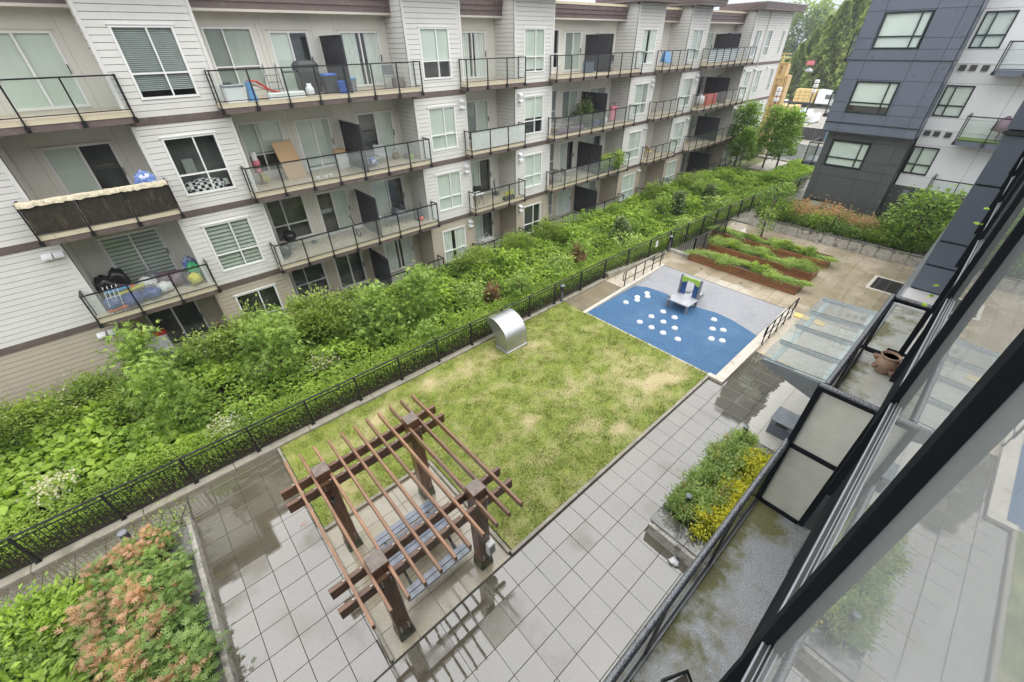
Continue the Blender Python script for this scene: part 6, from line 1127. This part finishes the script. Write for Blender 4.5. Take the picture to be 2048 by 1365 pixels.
for y in (18.76, 19.04): MB().tube([(4.4, y, Z0 + .6), (4.65, y, Z0 + .58), (5.0, y, Z0 + .3), (5.35, y, Z0 + .18)], .03, 6).build('side_rail', M['red'], t)
MB().hexa([(4.42, 18.78, Z0 + .5), (5.35, 18.78, Z0 + .1), (5.35, 19.02, Z0 + .1), (4.42, 19.02, Z0 + .5), (4.42, 18.78, Z0 + .53), (5.35, 18.78, Z0 + .13), (5.35, 19.02, Z0 + .13), (4.42, 19.02, Z0 + .53)]).build('chute', M['red'], t)
solo(MB().cbox(4.85, 6.15, 18.6, 18.85, Z0, Z0 + .2, .03), 'foam_box', 'white', 'long low white box by the rail of the top double balcony', 'box')
t = thing('step_ladder', 'grey folding step ladder leaning behind the red slide', 'ladder', (5.5, 20, Z0))
for x in (5.3, 5.75):
    MB().beam((x, 19.75, Z0), (x + .05, 20.1, Z0 + 1.05), .03, .03).build('rail', M['greym'], t); MB().beam((x, 20.4, Z0), (x + .05, 20.15, Z0 + 1.0), .025, .025).build('rail', M['greym'], t)
for k in range(4): MB().box(5.32, 5.78, 19.78 + .08 * k, 19.86 + .08 * k, Z0 + .22 + .22 * k, Z0 + .25 + .22 * k).build('step', M['greym'], t)
t = thing('gas_barbecue', 'black covered gas barbecue in the middle of the top double balcony', 'barbecue', (6.6, 19.6, Z0)); MB().cbox(6.35, 7.15, 19.4, 19.95, Z0 + .05, Z0 + .8, .03).build('cabinet', M['bagk'], t); MB().cbox(6.3, 7.2, 19.4, 19.95, Z0 + .8, Z0 + 1.1, .12).build('lid', M['fabric'], t); MB().cbox(5.9, 6.3, 19.45, 19.9, Z0 + .74, Z0 + .79, .01).build('side_shelf', M['fabric'], t)
t = thing('propane_tank', 'white propane tank standing before the black barbecue', 'gas bottle', (6.45, 18.9, Z0)); MB().lathe([(.1, 0), (.13, .03), (.15, .1), (.15, .24), (.1, .31), (.05, .33), (0, .33)], (6.45, 18.9, Z0), 16).build('tank', M['white'], t); MB().lathe([(.09, .3), (.09, .4), (.075, .4), (.075, .3)], (6.45, 18.9, Z0), 12).build('collar', M['white'], t)
def bin_(x, y, z, w_, d_, h, body, lid, label):
    t = thing('storage_bin', label, 'bin', (x, y, z)); MB().hexa([(x - w_ * .42, y - d_ * .42, z), (x + w_ * .42, y - d_ * .42, z), (x + w_ * .42, y + d_ * .42, z), (x - w_ * .42, y + d_ * .42, z), (x - w_ / 2, y - d_ / 2, z + h), (x + w_ / 2, y - d_ / 2, z + h), (x + w_ / 2, y + d_ / 2, z + h), (x - w_ / 2, y + d_ / 2, z + h)]).build('body', M[body], t); MB().cbox(x - w_ * .54, x + w_ * .54, y - d_ * .54, y + d_ * .54, z + h, z + h + .07, .03).build('lid', M[lid], t)
bin_(7.42, 19.3, Z0, .5, .5, .6, 'fabric', 'blue', 'tall grey bin with a bright blue lid left of the top privacy screen'); bin_(7.73, 18.85, Z0, .26, .26, .36, 'blue', 'blue', 'small bright blue bin by the rail below the top privacy screen'); bin_(8.4, 19.55, Z0, .36, .36, .42, 'greym', 'ltblue', 'grey recycling box with pale blue rim right of the top privacy screen')
chair((10.15, 19.5, Z0), 2.6, 'grey folding chair at the right end of the top double balcony', 'greym', 'greym'); solo(MB().cbox(10.42, 10.85, 19.45, 19.85, Z0, Z0 + .36, .03), 'wicker_cube', 'chairgrey', 'grey woven cube stool at the right end of the top double balcony', 'stool')
# third storey, double balcony
t = thing('cardboard_sheet', 'large flat cardboard box leaning on the wall of the third storey double balcony', 'cardboard', (5.3, 19.8, Z1)); MB().hexa([(4.92, 19.72, Z1 + .01), (5.75, 19.9, Z1 + .01), (5.74, 20.0, Z1 + .01), (4.91, 19.82, Z1 + .01), (4.78, 20.1, Z1 + 1.38), (5.6, 20.28, Z1 + 1.4), (5.6, 20.36, Z1 + 1.4), (4.78, 20.18, Z1 + 1.38)]).build('box', M['cardboard'], t)
t = thing('drawer_unit', 'white drawer unit left of the screen on the third storey double balcony', 'drawers', (7.48, 20.1, Z1)); MB().cbox(7.26, 7.72, 19.95, 20.35, Z1, Z1 + .66, .01).build('body', M['white'], t)
for k in range(4): MB().cbox(7.29, 7.69, 19.925, 19.95, Z1 + .04 + .155 * k, Z1 + .17 + .155 * k, .01).build('drawer', M['vinyl'], t)
solo(MB().cbox(7.22, 7.7, 19.98, 20.3, Z1 + .665, Z1 + .8, .02), 'open_carton', 'cardboard', 'small open carton on top of the white drawer unit', 'carton')
chair((9.2, 19.6, Z1), 2.4, 'white plastic chair right of the screen on the third storey double balcony', 'white', 'white')
t = lthing('wicker_basket', 'brown wicker basket with a tall handle on the third storey balcony', 'basket', (10.1, 20.0, Z1)); MB().lathe([(.12, 0), (.18, .1), (.16, .26), (.14, .26), (.15, .1), (0, .03)], n=14).build('bowl', M['wicker'], t); MB().tube([(-.15, 0, .25), (-.1, 0, .42), (0, 0, .48), (.1, 0, .42), (.15, 0, .25)], .015, 6).build('handle', M['wicker'], t)
for x, y, mt, lb in ((10.5, 19.75, 'bagp', 'small purple flower pot right of the wicker basket'), (10.62, 19.4, 'lime', 'small lime green flower pot by the right rail')): t = lthing('flower_pot', lb, 'flower pot', (x, y, Z1)); MB().lathe([(.08, 0), (.12, .16), (.13, .2), (.11, .2), (.08, .05), (0, .05)], n=14).build('pot', M[mt], t)
bag(8.55, 19.3, Z1, .22, .42, 'bluecloth', 'dark blue bundle leaning on the screen of the third storey balcony', 5, 'bundle', 'cloth_bundle')
for i, (x, y) in enumerate(((5.85, 18.9), (6.2, 18.88), (6.42, 18.95))): t = lthing('rain_boot', ORD[i] + ' from the left of three small white pots by the third storey rail', 'pot', (x, y, Z1), 0, 'white pots by the third storey rail'); MB().lathe([(.05, 0), (.075, .1), (.07, .12), (.05, .1), (0, .03)], n=12).build('pot', M['white'], t); t.name = 'white_pot'
t = lthing('flower_stand', 'cluttered plant stand with pink pot at the left end of third storey balcony', 'plant stand', (3.95, 19.9, Z1)); MB().lathe([(.16, 0), (.05, .04), (.05, .4), (.16, .44), (0, .44)], n=12).build('stand', M['wicker'], t); MB().lathe([(.08, .44), (.12, .6), (.1, .6), (0, .5)], n=12).build('pot', M['pink'], t); MB().blob((.02, .02, .8), .14, .12, .2, 3, 7).build('cushion', M['pink'], t); MB().lathe([(.1, .9), (.12, 1.2), (0, 1.2)], n=12).build('shade', M['white'], t)
link(leaf_mesh('foliage', R.normal(size=(60, 3)) * .1 + np.array([.15, -.1, .25]), .09, L['gold'], 'leaf'), 'foliage', t)
# second storey, double balcony
t = lthing('kettle_barbecue', 'black kettle barbecue at the left end of the second storey double balcony', 'barbecue', (4.25, 19.95, Z2)); MB().lathe([(.06, .42), (.24, .5), (.3, .66), (.3, .7), (.22, .84), (.05, .9), (0, .9)], n=20).build('bowl', M['bagk'], t); MB().tube([(-.05, 0, .9), (0, 0, .95), (.05, 0, .9)], .012, 6).build('handle', M['black'], t); MB().lathe([(.17, .2), (.18, .22), (0, .22)], n=14).build('ash_tray', M['alu'], t)
for k in range(3): a = 2.1 * k; MB().tube([(.32 * math.cos(a), .32 * math.sin(a), 0), (.15 * math.cos(a), .15 * math.sin(a), .5)], .015, 6).build('leg', M['alu'], t)
bag(3.75, 19.3, Z2, .26, .6, 'bagk', 'full black bin bag at the left end of the second storey double balcony', 8)
solo(MB().lathe([(.1, 0), (.12, .02), (.12, .12), (0, .12)], (5.25, 20.1, Z2), 12), 'tin_can', 'iron', 'small dark tin standing beside the kettle barbecue', 'tin')
t = thing('kick_scooter', 'black kick bike leaning upright near the screen of the second storey double balcony', 'scooter', (7.1, 19.5, Z2))
for y, z in ((19.35, .2), (19.8, .15)): MB().tube([(7.15, y + .2 * math.cos(a), Z2 + z + .2 * math.sin(a) * .9 + .02) for a in [k * .4488 for k in range(15)]], .022, 6).build('wheel', M['black'], t)
MB().tube([(7.15, 19.8, Z2 + .18), (7.1, 19.6, Z2 + .28), (7.1, 19.4, Z2 + .3), (6.95, 19.3, Z2 + 1.05)], .022, 6).build('frame', M['black'], t); MB().tube([(6.8, 19.15, Z2 + 1.1), (6.95, 19.3, Z2 + 1.05), (7.05, 19.5, Z2 + 1.1)], .016, 6).build('handlebar', M['black'], t)
table((9.55, 19.6, Z2), 'round glass bistro table on the second storey double balcony', .38, .68, 'greym', 'alu'); chair((9.05, 19.55, Z2), -1.4, 'grey mesh patio chair left of the round bistro table', 'greym', 'greym', 'mesh chairs at the bistro table'); chair((10.15, 19.75, Z2), 1.7, 'grey mesh patio chair right of the round bistro table', 'greym', 'greym', 'mesh chairs at the bistro table')
t = lthing('folding_table', 'small folding table with a red flower beside the second storey screen', 'table', (8.4, 19.95, Z2)); MB().cbox(-.25, .25, -.2, .2, .5, .53, .01).build('tabletop', M['white'], t)
for s in (-1, 1): MB().tube([(-.22 * s, -.18, 0), (.22 * s, -.18, .5)], .012, 6).build('leg', M['black'], t); MB().tube([(-.22 * s, .18, 0), (.22 * s, .18, .5)], .012, 6).build('leg', M['black'], t)
link(leaf_mesh('blossom', R.normal(size=(40, 3)) * .07 + np.array([.1, 0, .66]), .09, LEAF('red_petal', (.5, .06, .03), (.7, .12, .06)), 'leaf'), 'blossom', t)
t = lthing('plant_box', 'dark plant box with red watering can at the right end of second storey balcony', 'planter', (10.5, 19.45, Z2)); MB().cbox(-.15, .2, -.2, .2, 0, .5, .02).build('box', M['fabric'], t); MB().blob((.05, -.3, .12), .14, .12, .13, 3, 7, .05).build('watering_can', M['red'], t); MB().tube([(.15, -.2, 0), (.16, -.15, .95)], .012, 5).build('cane', M['black'], t)
# ground floor
t = thing('white_chest', 'white tool chest under orange and red bags on the near ground floor patio', 'chest', (-1.95, 20.1, Z3)); MB().cbox(-2.35, -1.5, 19.85, 20.4, Z3, Z3 + 1.05, .02).build('body', M['white'], t)
for k in range(3): MB().cbox(-2.32, -1.53, 19.82, 19.85, Z3 + .06 + .33 * k, Z3 + .36 + .33 * k, .01).build('drawer', M['white'], t)
bag(-2.2, 20.1, Z3 + 1.05, .2, .3, 'orange', 'bright orange bag lying on the white tool chest', 2); solo(MB().cbox(-1.9, -1.45, 19.95, 20.25, Z3 + 1.05, Z3 + 1.2, .06), 'red_case', 'red', 'dark red tool case lying on the white tool chest', 'case')
solo(MB().lathe([(0, 0), (.1, .03), (.14, .13), (.1, .23), (0, .26)], (-.05, 20.0, Z3), 14), 'ball', 'white', 'white ball on the floor of the near ground floor patio', 'ball')
t = thing('folding_bike', 'dark exercise bench at the right end of the near ground floor patio', 'bench', (.2, 20.1, Z3)); MB().cbox(-.15, .35, 19.9, 20.15, Z3 + .5, Z3 + .58, .02).build('seat', M['fabric'], t); MB().tube([(-.1, 20, Z3), (-.05, 20, Z3 + .5)], .02, 6).build('leg', M['black'], t); MB().tube([(.35, 20, Z3), (.3, 20, Z3 + .95)], .02, 6).build('leg', M['red'], t); t.name = 'exercise_bench'
chair((5.0, 19.7, Z3), .5, 'pale sling chair on the ground floor patio of the double unit', 'wicker', 'chairgrey'); table((4.4, 19.4, Z3), 'round glass table on the ground floor patio of the double unit', .35, .6, 'greym', 'alu')
solo(MB().cbox(5.6, 6.5, 18.7, 19.2, Z3 + .02, Z3 + .35, .03), 'storage_box', 'white', 'low white storage box by the ground floor rail of the double unit', 'box')
t = thing('drying_rack', 'white wire drying rack on the narrow ground floor patio', 'drying rack', (14.6, 18.9, Z3)); d = MB()
for k in range(7): d.tube([(14.2, 18.6 + .1 * k, Z3 + .95), (15.0, 18.6 + .1 * k, Z3 + .95)], .008, 4)
d.build('wires', M['white'], t)
for x in (14.2, 15.0): MB().tube([(x, 18.6, Z3), (x, 19.2, Z3 + .95)], .012, 5).build('leg', M['white'], t); MB().tube([(x, 19.2, Z3), (x, 18.6, Z3 + .95)], .012, 5).build('leg', M['white'], t)
MB().tube([(14.2, 18.9, Z3 + .95), (14.6, 18.9, Z3 + 1.35), (15.0, 18.9, Z3 + .95)], .01, 5).build('hanger', M['white'], t)
# second storey, left balcony heaped with bags
B2 = [(-2.25, 19.9, .34, .95, 'bagk', 'big black bag at the back of the heaped balcony'), (-1.85, 20.05, .3, 1.05, 'bagk', 'black jacket bundle on top of the heap at the left wall'), (-1.9, 19.5, .26, .62, 'bagp', 'red and black toy bundle in the heap'), (-1.15, 19.6, .3, .62, 'bagw', 'white shopping bag with dark letters in the middle of the heap'), (-.9, 20.1, .26, .6, 'greym', 'grey bag leaning on the sliding door of the heaped balcony'), (-.55, 19.75, .3, .58, 'bagp', 'plum dotted bag right of the white shopping bag'), (-.2, 19.5, .3, .62, 'bagp', 'large plum dotted bag near the rail'), (-.7, 19.15, .24, .45, 'bagw', 'small white bag by the rail of the heaped balcony'), (-1.15, 19.0, .3, .42, 'bagb', 'blue dotted bag lying by the rail'), (-1.7, 18.85, .32, .48, 'bagb', 'second blue dotted bag lying at the left of the rail'), (-2.2, 18.9, .3, .5, 'bagb', 'dark blue bag in the left corner by the rail'), (.35, 19.9, .24, .9, 'bluecloth', 'dark blue bag stacked high at the right wall'), (.4, 19.6, .22, .75, 'bagg', 'green bag at the right wall of the heaped balcony'), (.3, 19.1, .22, .5, 'bagy', 'yellow bag in the right corner by the rail'), (.1, 19.35, .2, .55, 'bagk', 'black and white bag beside the yellow one')]
for i, (x, y, r_, h, mt, lb) in enumerate(B2): bag(x, y, Z2, r_, h, mt, lb, i + 20)
T = TL(19.36); c = MB()                                            # letters ROS on the white bag
def stroke(pts, u, z, s): c.tube([T(u + a * s, .02, z + b_ * s) for a, b_ in pts], .012, 5)
u, z, s = -1.32, Z2 + .27, .15
stroke([(0, 0), (0, 1), (.6, 1), (.65, .75), (.55, .5), (0, .5), (.6, 0)], u, z, s); stroke([(.5 + .4 * math.cos(k * .7), .5 + .5 * math.sin(k * .7)) for k in range(10)], u + .13, z, s); stroke([(.6, .9), (.3, 1), (.05, .8), (.3, .55), (.6, .35), (.4, 0), (.05, .1)], u + .28, z, s)
wb_ = [o for o in bpy.data.objects if o.get('label', '').startswith('white shopping bag')][0]; lt = c.build('letters', M['black'], wb_); lt.location = -wb_.location
for i, (x0, y0, x1, y1, z, mt, lb) in enumerate(((-2.3, 19.3, -1.5, 19.2, .55, 'orange', 'orange toy board across the bags at the left rail'), (-2.0, 19.0, -1.2, 19.15, .5, 'bagy', 'yellow toy board across the bags at the left rail'), (-2.3, 19.1, -1.6, 19.0, .62, 'ltblue', 'light blue toy board across the bags at the left rail'), (-2.45, 18.75, -1.9, 18.7, .08, 'orange', 'orange foam toy on the floor behind the left end of the rail'))): tag(MB().beam((x0, y0, Z2 + z), (x1, y1, Z2 + z + .05), .16, .05).build('toy_board', M[mt], None), lb, 'toy')
t = thing('folded_rack', 'white folding rack standing at the left end of the heaped balcony', 'rack', (-2.3, 18.75, Z2))
for k in range(4): MB().tube([(-2.4 + .12 * k, 18.7, Z2), (-2.25 + .12 * k, 18.75, Z2 + .95)], .014, 5).build('bar', M['white'], t)
for k in range(3): MB().tube([(-2.4 + .05 * k, 18.7, Z2 + .25 + .3 * k), (-1.95 + .05 * k, 18.72, Z2 + .25 + .3 * k)], .012, 5).build('cross_bar', M['white'], t)
t = thing('wreath_tree', 'dark artificial tree stuffed in the left corner of the heaped balcony', 'artificial tree', (-2.4, 19.6, Z2)); link(leaf_mesh('foliage', R.normal(size=(700, 3)) * np.array([.16, .2, .3]) + np.array([0, 0, .75]), .12, L['pine'], 'spray'), 'foliage', t); MB().tube([(-2.4, 19.6, Z2), (-2.4, 19.6, Z2 + .8)], .02, 5).build('trunk', M['trunk'], t)
# third storey, left balcony with weathered tarp
t = thing('balcony_tarp', 'weathered black tarp panels with mossy rim covering the near third storey balcony rail', 'tarp', (-1, 18.37, Z1)); a0, a1 = -2.83, .82
for i in range(3): MB().cbox(a0 + .03 + (a1 - a0) * i / 3, a0 - .03 + (a1 - a0) * (i + 1) / 3, 18.405, 18.425, Z1 + .06, Z1 + .86, .004).build('panel', M['tarp'], t)
c = MB(); n_ = 44; prof = [(-.055, -.075), (-.045, .02), (.0, .04), (.045, .02), (.055, -.075)]
ring = [[(a0 + (a1 - a0) * i / n_, 18.415 + u * (1 + .5 * rnd.random()), Z1 + .965 + v_ * (1 + .5 * rnd.random()) + (-.03 * rnd.random() if abs(u) > .045 else 0)) for u, v_ in prof] for i in range(n_ + 1)]
c.add([p for r_ in ring for p in r_], [(i * 5 + k, i * 5 + k + 1, i * 5 + k + 6, i * 5 + k + 5) for i in range(n_) for k in range(4)], True).build('mossy_rim', M['mossrim'], t)
o = bag(.3, 18.85, Z1 + .52, .3, .78, 'bluecloth', 'blue and white cloth bundle on a stool behind the mossy tarp', 31, 'bundle', 'cloth_bundle'); solo(MB().lathe([(.16, 0), (.16, .5), (.2, .51), (.2, .53), (0, .53)], (.3, 18.85, Z1), 12), 'stool', 'wicker', 'round stool under the blue and white bundle', 'stool')
bag(-2.3, 19.2, Z0, .25, .35, 'bluecloth', 'dark blue bundle on the floor of the near top balcony', 44, 'bundle', 'cloth_bundle')
# narrow balconies and far double balconies
bag(14.75, 18.85, Z1, .22, .45, 'bluecloth', 'pale blue bundle behind the frosted rail of the narrow balcony', 12, 'bundle', 'cloth_bundle'); chair((14.4, 19.9, Z1), .3, 'dark chair behind the frosted rail of the narrow balcony', 'black', 'fabric')
t = lthing('patio_table', 'small white topped table on the narrow second storey balcony', 'table', (14.2, 19.1, Z2)); MB().cbox(-.35, .35, -.25, .25, .66, .7, .01).build('tabletop', M['white'], t)
for x in (-.3, .3):
    for y in (-.2, .2): MB().tube([(x, y, 0), (x * .9, y * .9, .66)], .014, 5).build('leg', M['black'], t)
chair((14.9, 20.0, Z2), 2.6, 'black chair behind the white topped table of the narrow balcony', 'black', 'fabric')
t = lthing('vacuum_cleaner', 'dark upright vacuum cleaner by the side wall of the narrow balcony', 'vacuum cleaner', (16.3, 19.9, Z2)); MB().cbox(-.15, .15, -.15, .2, 0, .2, .06).build('body', M['fabric'], t); MB().tube([(0, .1, .15), (0, .2, .8), (.1, .2, .85)], .03, 6).build('handle', M['black'], t)
t = lthing('garden_trough', 'dark trough with green seedlings by the rail of the narrow balcony', 'planter', (16.3, 18.75, Z2)); MB().cbox(-.4, .4, -.12, .12, 0, .2, .02).build('trough', M['fabric'], t); link(leaf_mesh('foliage', R.normal(size=(160, 3)) * np.array([.22, .08, .12]) + np.array([0, 0, .32]), .09, L['gold'], 'leaf'), 'foliage', t)
solo(MB().tube([(13.95, 18.75, Z2), (13.75, 18.7, Z2 + 1.9)], .012, 5), 'fishing_rod', 'black', 'thin dark pole leaning at the left end of the narrow balcony', 'pole')
table((21.0, 19.3, Z2), 'small round table between chairs on the far second storey double balcony', .3, .6, 'greym', 'alu')
chair((20.5, 19.1, Z2), -1.2, 'taupe patio chair left of the small round table', 'greym', 'chairgrey', 'taupe chairs on the far balcony'); chair((21.5, 18.95, Z2), 1.5, 'taupe patio chair right of the small round table', 'greym', 'chairgrey', 'taupe chairs on the far balcony'); chair((20.9, 19.9, Z2), .2, 'taupe patio chair behind the small round table', 'greym', 'chairgrey', 'taupe chairs on the far balcony')
bp = shrub_mesh('foliage', L['veg'], 1600, .11, .5, .3, .45, 16, 'leaf', .5, .3)
for i, (x, h, lb) in enumerate(((25.1, 1., 'bushy green balcony plant nearest the screen on the far second storey balcony'), (26.0, 1.05, 'bushy green balcony plant in the middle of the far second storey balcony'), (26.8, 1.2, 'bushy green balcony plant at the right end of the far second storey balcony'))): o = plant('balcony_plant', lb, 'plant', bp, (x, 18.8, Z2 + .2), i * 2, h, 'balcony plants on the far double balcony'); MB().cbox(-.3, .3, -.14, .14, -.2, .12, .02).build('pot', M['fabric'], o)
chair((20.6, 19.1, Z1), -1., 'grey chair at the left end of the far third storey double balcony', 'greym', 'chairgrey'); table((21.3, 19.0, Z1), 'low table with bottles on the far third storey double balcony', .35, .5, 'greym', 'wicker')
solo(MB().cbox(20.2, 22.6, 18.6, 18.95, Z1, Z1 + .28, .05), 'striped_rug', 'bagp', 'rolled plum rug along the rail of the far third storey double balcony', 'rug')
plant('artificial_tree', 'grey green artificial fir before the screen of the far third storey double balcony', 'tree', shrub_mesh('foliage', L['pine'], 1500, .14, .4, .4, .75, 14, 'spray', .2, .3), (23.6, 19.5, Z1), 0, 1.15, None, tr0)
bag(24.9, 19.1, Z1, .35, .6, 'bagw', 'pale clear bag beyond the screen of the far third storey double balcony', 14); bag(24.2, 19.0, Z1, .3, .4, 'bagb', 'dark blue bag before the pale clear one', 15)
t = lthing('hand_cart', 'faded red folding cart leaning on the side wall of the far third storey balcony', 'cart', (26.6, 19.5, Z1)); MB().cbox(-.3, .3, -.1, .1, .1, .95, .03).build('body', M['pink'], t); MB().tube([(-.32, .1, 0), (-.32, .1, 1.1), (.32, .1, 1.1), (.32, .1, 0)], .02, 6).build('frame', M['black'], t); MB().tube([(-.7, .2, 0), (-.65, .3, 1.5)], .016, 5).build('broom', M['wicker'], t)
chair((25.2, 19.2, Z0), 2.4, 'dark patio chair right of the screen on the far top double balcony', 'black', 'fabric'); table((24.75, 18.95, Z0), 'small red brown table beside the dark patio chair', .28, .5, 'wicker', 'wicker')
t = lthing('pet_bed', 'dark folded metal easel leaning on the screen of the far top double balcony', 'easel', (23.0, 19.0, Z0)); MB().cbox(-.5, .5, -.02, .02, 0, .55, .01).build('panel', M['dpanel'], t); MB().tube([(-.5, 0, 0), (-.5, 0, .6), (.5, 0, .6), (.5, 0, 0)], .02, 5).build('frame', M['black'], t); t.name = 'metal_easel'
solo(MB().tube([(21.9, 20.4, Z0 + .05), (21.7, 20.3, Z0 + .25), (21.85, 20.2, Z0 + .45)], .03, 6), 'hose', 'white', 'short white hose on the wall of the far top double balcony', 'hose')
t = lthing('laundry', 'blue laundry over a drying rack on the narrow top balcony', 'laundry', (31.6, 19.1, Z0)); MB().hexa([(-.5, -.2, .3), (.4, -.2, .2), (.4, .2, .2), (-.5, .2, .3), (-.4, -.05, .95), (.3, -.05, .85), (.3, .05, .85), (-.4, .05, .95)]).build('cloth', M['ltblue'], t); MB().tube([(-.6, -.3, 0), (-.5, .2, 1.0)], .014, 5).build('leg', M['black'], t); MB().tube([(.5, -.3, 0), (.4, .2, 1.0)], .014, 5).build('leg', M['black'], t)
chair((31.4, 19.1, Z2), 1., 'pale wooden chair on the narrow second storey balcony in the distance', 'lumber', 'lumber')
t = thing('striped_cloth', 'blue and white striped privacy cloth tied along the rail of the farthest top balcony', 'privacy cloth', (39, 18.44, Z0)); MB().box(36.5, 41.3, 18.43, 18.44, Z0 + .12, Z0 + .93).build('cloth', M['striped'], t)
t = thing('parasol_bag', 'red covered bench on the farthest third storey balcony', 'bench', (40, 19.2, Z1)); MB().cbox(38.6, 40.6, 19.0, 19.5, Z1, Z1 + .8, .08).build('cover', M['red'], t); t.name = 'covered_bench'; bag(37.6, 19.0, Z1, .35, .9, 'bagw', 'pale bundle at the left end of the farthest third storey balcony', 18)
t = thing('bicycle', 'bicycle parked on the ground floor patio under the narrow balcony', 'bicycle', (31.5, 18.8, Z3))
for x in (31.0, 32.0): MB().tube([(x + .33 * math.cos(k * .4488), 18.8, Z3 + .34 + .33 * math.sin(k * .4488)) for k in range(15)], .025, 5).build('wheel', M['black'], t)
MB().tube([(31.0, 18.8, Z3 + .34), (31.4, 18.8, Z3 + .34), (31.8, 18.8, Z3 + .75), (31.25, 18.8, Z3 + .78), (31.4, 18.8, Z3 + .34)], .02, 5).build('frame', M['red'], t); MB().tube([(32.0, 18.8, Z3 + .34), (31.85, 18.8, Z3 + .95), (31.85, 18.55, Z3 + 1.0)], .02, 5).build('handlebar', M['alu'], t)
# ------------------------------------------------------------------ damp air that pales the far trees
hm_ = bpy.data.materials.new('haze'); hm_.use_nodes = True; ht = hm_.node_tree; ht.nodes.clear(); ho = ht.nodes.new('ShaderNodeOutputMaterial'); hv = ht.nodes.new('ShaderNodeVolumePrincipled')
hv.inputs['Color'].default_value = (.86, .91, 1, 1); hv.inputs['Density'].default_value = .00045; ht.links.new(hv.outputs[0], ho.inputs['Volume'])
hz_ = MB().box(-420, 920, -520, 620, -10, 27).build('haze', hm_, None, 'stuff'); tag(hz_, 'thin pale damp air between the courtyard and the far trees', 'haze')
